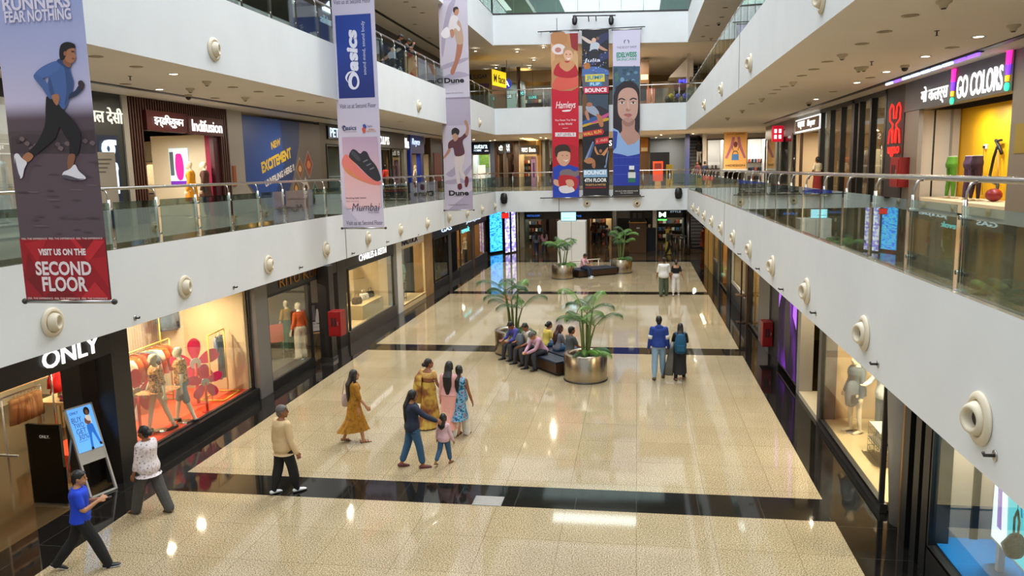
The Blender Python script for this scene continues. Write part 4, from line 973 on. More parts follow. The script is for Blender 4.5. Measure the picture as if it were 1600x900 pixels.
# column and fire cabinet at the balcony line
block('column_left', -9.7, -9.32, 22.62, 23.0, 0, 2.99, DARK); block('column_left_foot', -9.72, -9.3, 22.6, 23.02, 0, .12, STEEL)
def fire_cabinet(label, x0, x1, y0, y1, z0, z1, face):
    t = thing('fire_hose_cabinet', label, 'fire cabinet', ((x0+x1)/2, (y0+y1)/2, z0)); c = Vector(((x0+x1)/2, (y0+y1)/2, z0))
    b = MB(); b.box(x0-c.x, x1-c.x, y0-c.y, y1-c.y, 0, z1-z0, RED, bevel=.012); b.build('cabinet_box', t)
    w = (x1-x0) if face == 'y' else (y1-y0); h = z1-z0
    n, r = (Vector((0, -1, 0)), Vector((1, 0, 0))) if face == 'y' else ((Vector((1, 0, 0)), Vector((0, 1, 0))) if face == 'x' else (Vector((-1, 0, 0)), Vector((0, -1, 0))))
    o = n*((y1-y0)/2 if face == 'y' else (x1-x0)/2); q = lambda u, v, k: o+n*k+r*u+Vector((0, 0, v))
    b = MB(); b.extrude([q(-w*.44, h*.06, .002), q(w*.44, h*.06, .002), q(w*.44, h*.94, .002), q(-w*.44, h*.94, .002)], n*.018, RED); dr = b.build('door', t)
    b = MB(); b.tube([q(w*.3, h*.45, .02), q(w*.3, h*.45, .045), q(w*.3, h*.58, .045), q(w*.3, h*.58, .02)], .008, STEEL, 6); b.build('handle', dr)
    b = MB(); SMK = mat('print_white')
    b.extrude([q(-w*.26, h*.4, .021), q(-w*.06, h*.4, .021), q(-w*.06, h*.75, .021), q(-w*.26, h*.75, .021)], n*.002, mat('emblem_dark', '3a0d0d', .5)); b.extrude([q(-w*.02, h*.4, .021), q(w*.18, h*.4, .021), q(w*.18, h*.75, .021), q(-w*.02, h*.75, .021)], n*.002, mat('emblem_dark')); b.build('emblem', dr)
fire_cabinet('red fire hose cabinet on the dark column beside the bag shop window', -9.32, -8.92, 22.4, 22.85, .85, 1.62, 'y')

# -- bag shop
block('wall_left_lintel', X-.2, X+.01, 25.05, 30.45, 2.55, 3.0, CHAR)
o = sign('CHARLES & KEITH', 'white letter sign above the handbag shop window', X+.03, (561, 399), (603, 384), .24, GLOW, RL, bold=.012); o.location.z = 2.8
room(X, 25.0, 30.6, 0, 3.0, 3.2, BEIGE, -1); lampd(-10.6, 27.0, 2.93, 150, (1, .83, .55), 1, 3); lampd(-11.8, 28.8, 2.93, 70, (1, .83, .55))
block('wall_left_sill', X-.06, X+.06, 25.05, 30.45, 0, .42, mat('bronze_sill', '4a4036', .35)); pane(X, 25.3, 30.2, .45, 2.5, CHAR, .06)
b = MB(); b.box(X-2.2, X-.08, 25.15, 30.3, 0, .42, mat('display_base_beige', 'b9a273', .5)); tag(b.build('display_platform'), 'beige window platform of the handbag shop', 'platform')
BAGC = [cloth('bag_tan', '7d5230'), cloth('bag_black', '1d1a18'), cloth('bag_white', 'd8d4ca'), cloth('bag_brown', '51301d')]
def handbag(label, p, rz, m, s=1., group=None):
    t = thing('handbag', label, 'handbag', p, rz, group); b = MB()
    b.rings([[Vector((u*s, v*s, z*s)) for u, v in ((-a_, -d2), (a_, -d2), (a_, d2), (-a_, d2))] for a_, d2, z in ((.15, .06, 0), (.165, .075, .08), (.15, .05, .2), (.14, .02, .22))], m, smooth=False); b.build('bag_body', t)
    b = MB(); b.tube([(-.09*s, 0, .2*s), (-.07*s, 0, .33*s), (.07*s, 0, .33*s), (.09*s, 0, .2*s)], .009*s, m, 6); b.build('handle', t)
    b = MB(); b.box(-.02*s, .02*s, -.08*s, -.066*s, .1*s, .14*s, GOLD); b.build('clasp', t); return t
shelf_unit('bag_shelf', 'beige wall shelves of handbags at the near end of the bag shop', -11.9, 25.3, 26.9, .42, 2.4, 4, .4, 1, PALEWOOD, BEIGE)
for i in range(6): handbag('%s handbag on the near wall shelves, %s shelf up' % (('nearer', 'farther')[i % 2], ORD[i//2]), (-11.65, 25.7+.7*(i % 2), .95+.5*(i//2)), PI/2, BAGC[i % 4], .9, 'handbags on the near wall shelves')
def plinth(label, x0, x1, y0, y1, z0, z1, m):
    b = MB(); b.box(x0, x1, y0, y1, z0, z1, m, bevel=.008); return tag(b.build('display_plinth'), label, 'plinth')
plinth('low beige display plinth with handbags at the window front', -10.75, -9.95, 27.2, 29.6, .42, .95, mat('display_base_beige')); plinth('taller beige plinth with a brown handbag behind the low one', -11.3, -10.8, 26.6, 28.4, .42, 1.25, mat('display_base_beige'))
handbag('dark brown handbag on the low beige plinth, nearer one', (-10.3, 27.6, .95), 1.2, BAGC[3], 1.2); handbag('white and tan handbag on the low beige plinth, farther one', (-10.35, 28.5, .95), 1.2, BAGC[2], 1.2); handbag('brown handbag on the tall beige plinth', (-11.05, 27.5, 1.25), 1.2, BAGC[0], 1.3)
handbag('black handbag at the far end of the low plinth', (-10.35, 29.2, .95), 1.2, BAGC[1], 1.1)
block('wall_interior_panel', -11.6, -11.5, 28.4, 29.9, .42, 2.5, mat('grey_poster_panel', '5f584b', .6))

# -- white-framed shop
WPORT = mat('white_portal', 'cfcac0', .5)
block('wall_left_pier', X-.3, X+.04, 30.72, 31.4, 0, 3.0, WPORT); block('wall_left_lintel', X-.2, X+.03, 31.4, 35.0, 2.62, 3.0, WPORT)
o = sign('NAUTICA', 'navy letter sign on the white shop portal', X+.05, (628, 380), (652, 370), .24, NAVYC, RL, bold=.03); o.location.z = 2.84
room(X, 30.8, 36.6, 0, 3.0, 4, mat('aqua_wall', '9fae9f', .7), -1); lampd(-10.8, 33.2, 2.93, 130, (1, .9, .72), 1, 2)
block('wall_left_sill', X-.06, X+.04, 31.4, 35.0, 0, .22, PALEWOOD); pane(X, 31.45, 34.9, .25, 2.58, PALEWOOD, .06)
b = MB(); b.box(X-1.6, X-.08, 31.45, 34.9, 0, .22, PALEWOOD); tag(b.build('display_platform'), 'pale wooden platform of the white-framed shop window', 'platform')
mannequin('mannequin in a pale aqua suit in the white-framed shop window', (-10.35, 33.4, .22), 1.3, 'A', 1.85, False, top=dict(m=cloth('cloth_aqua', '8fc7c0'), sleeve='long', hem=-.06, loose=.03), bottom=dict(m=cloth('cloth_aqua'), loose=.02))
hang_row((-11.2, 31.7, 1.75), (-11.2, 33.0, 1.75), 6, [cloth('cloth_aqua'), RCL, CREAMC], ['aqua shirt on the rail in the white-framed window', 'red shirt on the rail in the white-framed window', 'cream shirt on the rail in the white-framed window'], 'shirts in the white-framed window', .7, .3, 1.0)
clothes_rail('clothes_rack', 'rail of shirts behind the aqua suit mannequin', (-11.2, 31.6, 1.8), (-11.2, 33.1, 1.8), 0, BLACK)
block('wall_left_portal', X-.5, X+.05, 35.0, 36.4, 0, 3.0, mat('honey_wood', '9c7440', .4, vary=.2, vscale=2))
t = thing('rope_barrier', 'slim dark metal display stand in front of the white-framed window', 'stand', gz(634, 478)); 
for s in (-.12, .12): b = MB(); b.tube([(0, s, .02), (0, s, 1.45)], .015, DKWOOD, 8); b.build('post', t)
for z in (.75, 1.42): b = MB(); b.box(-.03, .03, -.14, .14, z, z+.3 if z < 1 else z+.03, DKWOOD); b.build('crossbar', t)
b = MB(); b.box(-.15, .15, -.2, .2, 0, .02, DKWOOD); b.build('base_plate', t); t.name = 'display_stand'

# -- dark shops at the far left
block('wall_left_lintel', X-.2, X+.01, 36.4, 42.2, 2.55, 3.0, NAVYC); room(X, 36.5, 42.3, 0, 3.0, 4, BLACK, -1); lampd(-11.2, 40.5, 2.9, 30)
pane(X, 36.7, 39.6, .4, 2.5, BLACK, .06); block('wall_left_sill', X-.06, X+.03, 36.4, 42.2, 0, .38, BLACK); block('wall_left_pier', X-.3, X+.04, 39.7, 40.3, 0, 2.55, CHAR)
o = sign('GAS', 'ice blue logo sign on the navy lintel of the dark shop', X+.04, (690, 366), (706, 360), .22, GLOWB, RL); o.location.z = 2.83
mannequin('mannequin in dark clothes in the black shop window', (-10.5, 38.6, 0), 1.2, 'A', 1.8, False, m=BLACK, top=dict(m=NAVYC, sleeve='long'), bottom=dict(m=CHAR))
t = thing('feather_flag', 'white curved feather panel beside the wooden portal', 'sign', gz(660, 455)+Vector((0, .3, 0))); b = MB(); b.tube([(0, 0, 0), (.05, .1, .9), (.0, .28, 1.9)], [(.02, .01), (.14, .015), (.03, .01)], WHITE, 10, side=(0, 1, 0)); b.build('panel', t)
block('wall_left_lintel', X-.2, X+.01, 42.3, 50.4, 2.55, 3.0, CHAR); room(X, 42.3, 50.4, 0, 3.0, 4, mat('amber_wall', 'a8763a', .7), -1); lampd(-11, 45, 2.9, 80); lampd(-11, 48.5, 2.9, 60)
pane(X, 42.6, 45.6, .5, 2.5, CHAR, .06); pane(X, 46.4, 49.6, .5, 2.5, CHAR, .06); block('wall_left_sill', X-.06, X+.03, 42.3, 50.4, 0, .48, CHAR); block('wall_left_pier', X-.3, X+.04, 45.7, 46.3, 0, 2.55, BROWN)
o = sign('JACK & JONES', 'ice blue letter sign near the far corner of the left shops', X+.04, (729, 352), (751, 345), .26, GLOWB, RL); o.location.z = 2.85
o = sign('evok', 'cyan letter sign above the amber shop window', X+.06, (722, 370), (734, 365), .3, GLOWC, RL); o.location.z = 2.45
for i, y in enumerate((43.3, 44.6, 47.4, 48.7)): mannequin('mannequin in the amber far left window, %s from the near end' % ORD[i], (-10.5, y, 0), 1.2, 'A', 1.76, i % 2 == 0, top=dict(m=[RCL, PINKC, CREAMC, ORNG][i], sleeve='elbow'), bottom=dict(m=[DENIM, TAN, NAVYC, OLIVE][i]))
def lightbox(name, label, a, b2, z0, z1, m, depth=.15, cat='lightbox'):
    a = Vector((a[0], a[1], 0)); b2 = Vector((b2[0], b2[1], 0)); d = b2-a; n = Vector((d.y, -d.x, 0)).normalized()
    t = thing(name, label, cat, (a+b2)/2+Vector((0, 0, z0))); q = lambda u, v, k=0: a+d*u-(a+b2)/2+Vector((0, 0, v*(z1-z0)))+n*k
    b = MB(); b.extrude([q(-.03, -.02), q(1.03, -.02), q(1.03, 1.02), q(-.03, 1.02)], -n*depth, BLACK); b.build('casing', t)
    b = MB(); b.extrude([q(0, 0), q(1, 0), q(1, 1), q(0, 1)], n*.01, m); b.build('screen', t); return t
LEDB = pattern('led_blue', ['0a2bd0', '1f8cff', '58d6ff', '1230a8'], 3.5, 'noise', stretch=(1, 1, 3)); LEDB.node_tree.nodes['Principled BSDF'].inputs['Emission Strength'].default_value = 1.7
LEDB.node_tree.links.new(LEDB.node_tree.nodes['Color Ramp'].outputs[0], LEDB.node_tree.nodes['Principled BSDF'].inputs['Emission Color'])
LEDP = pattern('led_violet', ['c8b8ff', '7a6ae0', 'ffffff', '5a9cff'], 2.2, 'noise', stretch=(1, 1, 2)); LEDP.node_tree.nodes['Principled BSDF'].inputs['Emission Strength'].default_value = 1.3
LEDP.node_tree.links.new(LEDP.node_tree.nodes['Color Ramp'].outputs[0], LEDP.node_tree.nodes['Principled BSDF'].inputs['Emission Color'])
pa, pb = gy(766, 388, 53.2), gy(785, 388, 54.5)
lightbox('video_wall', 'tall blue video wall glowing beyond the left shops', (pa.x, 53.2), (pb.x, 54.5), .15, 2.9, LEDB)
pa, pb = gy(790, 400, 53.2), gy(797, 400, 53.8); lightbox('lightbox_column', 'violet white lightbox on the brown column, nearer one', (pa.x, 53.2), (pb.x, 53.8), .1, 2.9, LEDP)
pa, pb = gy(800, 395, 54.0), gy(806, 395, 54.5); lightbox('lightbox_column', 'violet white lightbox on the brown column, farther one', (pa.x, 54.0), (pb.x, 54.5), .1, 2.9, LEDP)
b = MB(); b.box(-9.6, -8.9, 54.9, 55.6, 0, 3.04, BROWN); structure(b.build('column_back'))
pe = gy(789, 338, 51.5); t = thing('exit_sign', 'small red sign below the far balcony corner', 'sign', pe); b = MB(); b.tube([(0, .05, .2), (0, .05, 3.05-pe.z)], .02, CHAR, 6); b.build('hanger', t); b = MB(); b.box(-.22, .22, -.03, .03, -.12, .2, GLOWR); b.build('face', t); b = MB(); b.box(-.25, .25, .03, .08, -.15, .23, DARK); b.build('casing', t)
# ================================================================== RIGHT GROUND SHOPS
X = 4.05
BLUEF = mat('platform_blue', '1583cf', .4)
room(X, 4.0, 11.5, 0, 3.0, 3.2, mat('putty_wall', 'b9ae9b', .7), 1); lampd(4.7, 10.7, 2.93, 70, (1, .95, .88)); 
b = MB(); b.box(X+.1, 7.0, 4.2, 11.38, 0, .5, BLUEF); tag(b.build('display_platform'), 'bright blue display floor inside the near right window', 'platform')
block('wall_right_sill', X-.04, X+.1, 4.0, 11.1, 0, .48, BLACK); pane(X, 4.0, 11.05, .5, 2.97, BLACK, .05)
block('trim_wainscot', X+.15, 6.9, 11.33, 11.39, .5, .95, mat('grey_wainscot', 'a39b8d', .6))
b = MB(); pts = [(X+.12, 1.0), (X+.25, .95), (6.9, .95), (6.9, 3.0), (X+.12, 3.0)]; b.extrude([(u, 11.32, v) for u, v in pts], (0, .04, 0), mat('beige_board', 'c6b69a', .6)); tag(b.build('wall_panel'), 'beige panel with a cut corner behind the blue display floor', 'panel')
t = thing('lightbox_poster', 'glowing white and turquoise lightbox poster standing on legs over the blue floor', 'lightbox', (4.62, 8.72, .5))
LBX = mat('lightbox_white', 'e9fbff', .4, emit=1.15); LCY = mat('lightbox_cyan', '67d8e6', .4, emit=.9); LPU = mat('lightbox_purple', 'a98fd8', .4, emit=.8); LTE = mat('lightbox_teal', '2f8fc0', .4, emit=.6)
b = MB(); b.box(0, .1, -1.9, 1.9, .36, 2.45, WHITE); b.build('casing', t)
b = MB(); b.box(-.012, 0, -1.86, 1.86, .4, 2.41, LBX); fa = b.build('screen', t); b = MB()
def lb(pts, m, k=1): b.flat([(-.012-.002*k, 1.86-3.72*u, .4+2.01*v) for u, v in pts], m)
lb([(.12, 0), (.3, .0), (.42, .5), (.3, 1), (.14, 1), (.1, .4)], LCY); lb([(.42, 0), (.75, 0), (.85, .6), (.7, 1), (.55, 1), (.5, .5)], LCY)
lb([(.04, .1), (.075, .1), (.05, .62), (.02, .62)], LPU, 2); lb([(.33, .65), (.37, .66), (.34, .95), (.31, .95)], LPU, 2); lb([(.02, .66), (.08, .7), (.07, .95), (.03, .9)], LTE, 2); lb([(.2, .3), (.21, .3), (.13, .98), (.12, .98)], LTE, 2); lb([(.3, .45), (.36, .5), (.35, .56), (.29, .52)], LTE, 2)
b.build('picture', fa)
for y in (-1.7, -.6, .6, 1.7): b = MB(); b.box(.01, .09, y-.04, y+.04, 0, .36, WHITE); b.build('leg', t)
pb_ = gx(1586, 850, 4.45); t = thing('hanging_bag', 'round black bag with a gold handle hanging in the near right window', 'bag', pb_)
b = MB(); b.tube([(0, 0, -.14), (0, 0, 0), (0, 0, .1)], [(.1, .05), (.16, .06), (.08, .04)], BLACK, 16, round_ends=True); b.build('bag_body', t); b = MB(); b.tube([(0, -.05, .1), (0, -.06, .3), (0, .0, .42), (0, .06, .3), (0, .05, .1)], .014, GOLD, 8); b.build('handle', t)
b = MB(); b.tube([(0, 0, .42), (0, 0, 2.985-pb_.z)], .004, BLACK, 5); b.build('cord', t)
for y0, y1 in ((11.12, 11.35), (11.5, 11.72), (11.95, 12.2)): block('wall_right_post', X-.05, X+.25, y0, y1, 0, 3.0, BLACK)
pane(X+.1, 11.35, 11.5, .1, 2.97); block('wall_right_backing', X+.6, X+.7, 11.3, 12.4, 0, 3.0, BLACK)
b = MB(); b.tube([(X+.2, 12.82, 0), (X+.2, 12.82, 3.0)], (.2, .36), mat('silver_column', 'aaa59d', .35), 28, side=(1, 0, 0)); structure(b.build('column_right'))
block('trim_brass', X+.0, X+.03, 12.36, 12.42, 0, 3.0, GOLD)
# backpack window
room(X, 13.2, 18.0, 0, 3.0, 2.6, BEIGE, 1); lampd(4.9, 15.2, 2.93, 230, (1, .86, .6), .8, 2.5)
block('wall_right_sill', X-.04, X+.08, 13.2, 17.8, 0, .15, mat('steel_sill', '55524d', .35, .6)); pane(X, 13.3, 17.65, .18, 2.97, CHAR, .06)
b = MB(); b.box(X+.08, 6.55, 13.3, 17.85, 0, .15, mat('pale_floor', 'd7c49a', .35)); tag(b.build('display_platform'), 'pale display floor of the right window with the wire table', 'platform')
mannequin('mannequin seen from behind in a slate jacket and pale legs in the right window', (4.55, 16.9, .15), 2.0, 'A', 1.75, top=dict(m=cloth('cloth_slate', '56606a'), sleeve='long', hem=-.1, loose=.05, flare=.04), shoes=('shoe', CREAMC))
mannequin('mannequin in a white shirt beside the wire table', (5.0, 16.5, .15), 2.2, 'C', 1.78, top=dict(m=WHITE, sleeve='long', hem=-.1, loose=.04), bottom=dict(m=cloth('cloth_slate')), shoes=('shoe', BLACK))
t = thing('backpack', 'slate backpack worn on the mannequin seen from behind in the right window', 'backpack', (4.42, 16.72, 1.05), .5)
b = MB(); b.tube([(0, 0, -.22), (0, 0, 0), (0, 0, .2)], [(.15, .08), (.17, .1), (.12, .07)], cloth('cloth_slate'), 16, side=(1, 0, 0), round_ends=True); bb = b.build('bag_body', t); b = MB(); b.box(-.1, .1, -.14, -.09, -.18, .0, cloth('bag_black'), bevel=.02); b.build('pocket', t); b = MB(); b.box(-.03, .03, -.15, -.14, -.06, .0, CREAMC); b.build('patch', t)
t = thing('wire_table', 'chrome wire basket table with folded jeans in the right window', 'table', (4.85, 15.3, .15))
for z in (.32, .62): b = MB(); b.box(-.35, .35, -.45, .45, z-.012, z, mat('table_shelf', 'c9c4ba', .4)); b.build('shelf', t)
b = MB()
for i in range(9):
    y = -.45+.9*i/8
    for x in (-.35, .35): b.tube([(x, y, 0), (x, y, .62)], .005, CHROME, 4)
for i in range(7):
    x = -.35+.7*i/6
    for y in (-.45, .45): b.tube([(x, y, 0), (x, y, .62)], .005, CHROME, 4)
for i in range(6):
    z = .02+.6*i/5; b.tube([(-.35, -.45, z), (.35, -.45, z), (.35, .45, z), (-.35, .45, z), (-.35, -.45, z)], .005, CHROME, 4)
o = b.build('wire_mesh', t)
folded_stack(4.85, 15.1, .77, 3, [DENIM, CREAMC], 'folded denim or cream garment on top of the wire table', 'folded clothes on the wire table top', .4, .5); folded_stack(4.85, 15.4, .47, 2, [NAVYC, CREAMC], 'folded garment on the lower shelf of the wire table', 'folded clothes on the wire table shelf', .4, .5)
# cream alcove
block('wall_right_pier', X-.02, X+.3, 17.72, 18.05, 0, 3.0, GREY); block('wall_right_alcove', X+.5, X+.6, 18.05, 20.1, 0, 3.0, mat('cream_lit_wall', 'e3c992', .6)); lampd(4.3, 19.1, 2.95, 30, (1, .85, .6), .25, 1.4)
block('trim_door_gap', X+.47, X+.5, 18.75, 18.85, 0.05, 3.0, mat('maroon_gap', '3b1410', .5)); block('wall_right_step', X-.02, X+.5, 18.05, 20.1, 0, .12, IVORY)
b = MB(); b.box(X+.46, X+.5, 19.4, 19.55, .75, .9, LGREY); o = b.build('wall_socket'); tag(o, 'small switch plate on the lit cream alcove wall', 'switch')
block('wall_right_pier', X-.02, X+.3, 20.05, 20.4, 0, 3.0, LGREY)
# purple poster
PUR = pattern('purple_poster', ['1a0626', '5b1a8c', 'b05ae6', '2a0b45'], 1.6, 'wave', stretch=(1, .6, .25)); PUR.node_tree.nodes['Principled BSDF'].inputs['Emission Strength'].default_value = .75
PUR.node_tree.links.new(PUR.node_tree.nodes['Color Ramp'].outputs[0], PUR.node_tree.nodes['Principled BSDF'].inputs['Emission Color'])
t = thing('lightbox_poster', 'purple lit fashion poster between the red cabinet and the cream alcove', 'lightbox', (X, 21.8, .2))
b = MB(); b.box(-.02, .12, -1.35, 1.35, -.06, 2.78, STEEL); b.build('casing', t); b = MB(); b.box(-.035, -.02, -1.28, 1.28, .02, 2.75, PUR); f_ = b.build('picture', t)
b = MB(); PB = mat('poster_violet_bright', 'b263f2', .4, emit=.9); PDK = mat('poster_violet_dark', '23082f', .4)
fl = lambda u, v, k=1: (-.035-.002*k, 1.28-2.56*u, .02+2.73*v)
b.flat([fl(*q) for q in ((0, .55), (.18, .75), (.22, 1), (0, 1))], PB); b.flat([fl(*q) for q in ((.8, .6), (1, .5), (1, 1), (.86, 1))], PB)
b.flat([fl(u, v, 2) for u, v in smooth_loop([(.5, .92), (.6, .86), (.56, .74), (.66, .62), (.7, .3), (.6, .05), (.45, .1), (.36, .4), (.4, .66), (.45, .76), (.42, .86)])], PDK); b.build('figure_print', f_)
block('wall_right_pier', X, X+.3, 23.15, 24.6, 0, 3.0, CHAR)
fire_cabinet('red fire hose cabinet beside the purple poster', X-.32, X-.02, 24.0, 24.55, .35, 1.1, 'y')
block('wall_right_pier', X-.05, X+.3, 24.6, 26.7, 0, 3.0, GREY)
room(X, 26.7, 29.2, 0, 3.0, 3, mat('ochre_wall', 'a67f3b', .7), 1); lampd(4.8, 28, 2.9, 45); pane(X, 26.8, 29.1, .1, 2.97, CHAR, .04)
shelf_unit('display_shelf', 'dark shelves in the ochre lit shop before the white-framed window', 6.9, 27.0, 28.9, 0, 2.2, 3, .4, -1, BLACK)
for i in range(3): folded_stack(6.7, 27.4+.5*i, .735, 3, [NAVYC, CREAMC], 'folded garment on the dark shelves of the ochre shop', 'folded clothes in the ochre shop')
block('wall_right_pier', X-.1, X+.2, 29.2, 29.75, 0, 3.0, BROWN)
room(X, 29.8, 34.8, 0, 3.0, 3, BEIGE, 1); lampd(4.8, 32, 2.9, 70)
pane(X, 30.0, 34.4, .9, 2.9, mat('white_portal'), .12); block('wall_right_sill', X-.03, X+.1, 29.8, 34.6, 0, .8, CHAR)
handbag('large red handbag in the white-framed right window', (4.5, 31.4, .8), PI/2, mat('bag_red', '7a1712', .5), 1.8); plinth('low plinth under the large red handbag', 4.25, 4.8, 31, 31.9, 0, .8, BEIGE)
t = thing('display_stand', 'slim brown post stand outside the white-framed right window', 'stand', (X-.25, 29.6, 0)); b = MB(); b.tube([(0, 0, .03), (0, 0, 2.3)], .03, DKWOOD, 8); b.build('post', t); b = MB(); b.box(-.15, .15, -.2, .2, 0, .03, DKWOOD); b.build('base_plate', t); b = MB(); b.box(-.2, .2, -.25, .25, 1.0, 1.05, BROWN); b.build('shelf', t)
block('wall_right_pier', X-.05, X+.3, 34.8, 36.2, 0, 3.0, DARK)
room(X, 36.2, 39.6, 0, 3.0, 3, mat('amber_wall', 'a8763a', .7), 1); lampd(4.8, 38, 2.9, 90, (1, .75, .35)); pane(X, 36.3, 39.5, .1, 2.9, CHAR, .05)
t = thing('display_case', 'gold lit display case in the far right shop', 'cabinet', (4.7, 37.6, 0)); b = MB(); b.box(-.3, .3, -.6, .6, 0, .9, BLACK); b.build('case_body', t); b = MB(); b.box(-.28, .28, -.58, .58, .9, 1.3, mat('lamp_gold', 'ffc04a', .4, emit=1.2)); b.build('lit_top', t)
block('wall_right_pier', X-.05, X+.3, 39.6, 40.3, 0, 3.0, GREY); pane(X, 40.3, 42.8, .9, 2.9, GREY, .08); block('wall_right_sill', X-.03, X+.1, 40.3, 42.9, 0, .8, CHAR); block('wall_right_backing', X+1.6, X+1.7, 40.3, 43, 0, 3.0, IVORY); lampd(4.8, 41.5, 2.9, 30)
block('wall_right_pier', X-.08, X+.3, 42.95, 47.9, 0, 3.0, mat('golden_cladding', 'd3a659', .4)); lampd(3.75, 45.5, 2.95, 16, (1, .8, .45), .2, 3); block('trim_gap', X-.1, X-.07, 45.2, 45.35, 0, 3.0, mat('maroon_gap'))

# ================================================================== FIRST FLOOR LEFT
X = XLU; Z0, Z1 = 4.46, 8.0
block('wall_left_pier', X-.3, X, 17.0, 19.75, Z0, Z1, mat('slate_green', '2b322f', .45))
room(X, 10.0, 17.0, Z0, Z1, 3, LGREY, -1); lampd(-14.8, 15.2, 7.9, 70, (1, .97, .92), 1, 2); pane(X, 10.1, 16.9, 4.8, 7.6, BLACK, .05); block('wall_left_lintel', X-.2, X+.02, 10, 17, 7.65, Z1, BLACK)
b = MB(); b.box(X-2, X-.05, 10.2, 16.9, 4.52, 4.8, WHITE); tag(b.build('display_platform'), 'white platform under the pale blue outfits at far left upstairs', 'platform')
for i, (px, lb_) in enumerate(((4, 'mannequin in a pale blue shirt and long skirt at the left edge upstairs'), (-14, 'second mannequin in pale blue just outside the runner banner edge'))):
    p = gx(px, 335, -14.5); mannequin(lb_, (-14.5, p.y, 4.8), 1.2, 'A', 1.75, top=dict(m=cloth('cloth_paleblue', 'b9cbd6'), sleeve='long', loose=.04, hem=-.04), skirt=dict(m=cloth('cloth_paleblue'), hem=.25, flare=.04, amp=.008), shoes=('shoe', WHITE))
DEVA = mat('sign_offwhite', 'e9e6da', .5, emit=.9)
o = sign('ग्लोबल देसी', 'white Hindi letter sign on the dark green shop wall behind the runner banner', X+.04, (112, 186), (191, 178), .52, DEVA, RL, bold=.008, depth=.03)
for ch, (px, py), h in (('g', (171, 247), .95), ('d', (175, 279), .8)):
    p = gx(px, py, X+.06); t = thing('glowing_letter', 'white glowing letter %s on the dark green shopfront' % ('above' if ch == 'g' else 'below'), 'sign', p); b = MB(); put_text(b, ch, (0, 0, 0), RL, (0, 0, 1), None, h, GLOWB, .035, depth=.05); b.build('lettering', t)
block('trim_glow_panel', X, X+.03, 18.3, 19.45, Z0, 6.9, mat('navy_panel', '1c2b4a', .3))
p = gx(165, 285, -12.9); t = thing('notice_stand', 'grey notice board stand in front of the dark green shop', 'sign stand', (-12.9, p.y, 4.47), 1.2); b = MB(); b.box(-.3, .3, -.02, .02, .55, 1.95, LGREY); b.build('board', t)
for s in (-.2, .2): b = MB(); b.tube([(s, 0, 0), (s, 0, .6)], .02, STEEL, 8); b.build('leg', t)
b = MB()
for i in range(4): b.box(-.22, .2-.06*i, -.024, -.02, 1.75-.1*i, 1.79-.1*i, GREY)
b.build('notice_text', t)
block('wall_left_pier', X-.3, X+.05, 19.75, 19.98, Z0, Z1, LGREY)
# slatted portal shop
SLATW = mat('slat_wood', '4a2a1e', .5); SLATD = mat('slat_gap', '1a0f0b', .6)
t = thing('slatted_portal', 'dark wooden slatted portal framing the kurta shop', 'shop front', (X, 22.65, Z0))
def slats(nm, y0, y1, z0, z1):
    b = MB(); b.box(-.12, 0, y0-22.65, y1-22.65, z0-Z0, z1-Z0, SLATD); n = int((y1-y0)/.12)
    for i in range(n): y = y0+(y1-y0)*(i+.25)/n-22.65; b.box(0, .06, y, y+(y1-y0)/n*.5, z0-Z0, z1-Z0, SLATW)
    b.build(nm, t)
slats('side_slats', 20.0, 20.6, Z0+.02, Z1-.01); slats('side_slats', 24.75, 25.3, Z0+.02, Z1-.01); slats('top_slats', 20.6, 24.75, 7.1, Z1-.01)
SRED = mat('sign_box_maroon', '4e1410', .5)
o = sign('इन्डिफ्यूजन', 'glowing Hindi shop sign on a maroon box over the slatted portal', X+.2, (241, 185), (287, 195), .36, GLOW, RL, board=SRED, bold=.015, pad=(.3, .1))
o = sign('Indifusion', 'glowing latin letter shop sign on a maroon box over the slatted portal', X+.2, (300, 193), (347, 202), .36, GLOW, RL, board=SRED, bold=.02, pad=(.2, .1))
SAND = mat('sand_wall', 'd3c6ad', .7); room(X, 20.6, 28.5, Z0, 7.15, 6.5, SAND, -1); lampd(-14.6, 22.6, 7.08, 150, (1, .92, .78), .3, 2.4); lampd(-17, 25, 7.08, 70)
YS = 24.85; xs_ = [gy(px, 240, YS).x for px in (237, 322)]; block('wall_interior_screen', xs_[0], xs_[1], YS, YS+.1, Z0, 7.15, SAND); block('wall_interior_magenta', xs_[1], X-.1, YS-.04, YS+.1, Z0, 7.15, mat('magenta_panel', '9a1040', .5)); block('trim_reveal', X-.16, X-.02, 24.4, 24.8, Z0, 7.1, mat('maroon_reveal', '4a0a1c', .5))
pA, pB = gy(264, 232, YS-.03), gy(298, 288, YS-.03); t = thing('poster_screen', 'bright screen with a magenta kurta picture on the sand wall', 'screen', ((pA+pB)/2)); t.rotation_euler.z = -PI/2; hy, hz = abs(pA.x-pB.x)/2, abs(pA.z-pB.z)/2
b = MB(); b.box(0, .04, -hy, hy, -hz, hz, mat('screen_pale', 'c9d6dc', .4, emit=.7)); b.build('panel', t); b = MB(); mg = mat('screen_magenta', 'c9278f', .4, emit=.6); b.flat([(.045, hy*u, hz*v) for u, v in smooth_loop([(-.3, .6), (0, .7), (.35, .6), (.5, -.1), (.3, -.7), (-.2, -.7), (-.4, -.1)])], mg); b.box(.04, .044, -hy, hy, -hz, -hz*.8, mat('screen_violet', '6a2aa8', .4, emit=.5)); b.box(.04, .044, -hy*.95, -hy*.55, -hz*.5, hz*.8, mat('screen_grey', '5c6a74', .5)); b.build('picture', t)
KUR = cloth('cloth_kurta_yellow', 'cf8d12'); KUB = pattern('kurta_brown', ['2a1712', '5a3022', '3a2018', '7a4a38'], 25, 'noise')
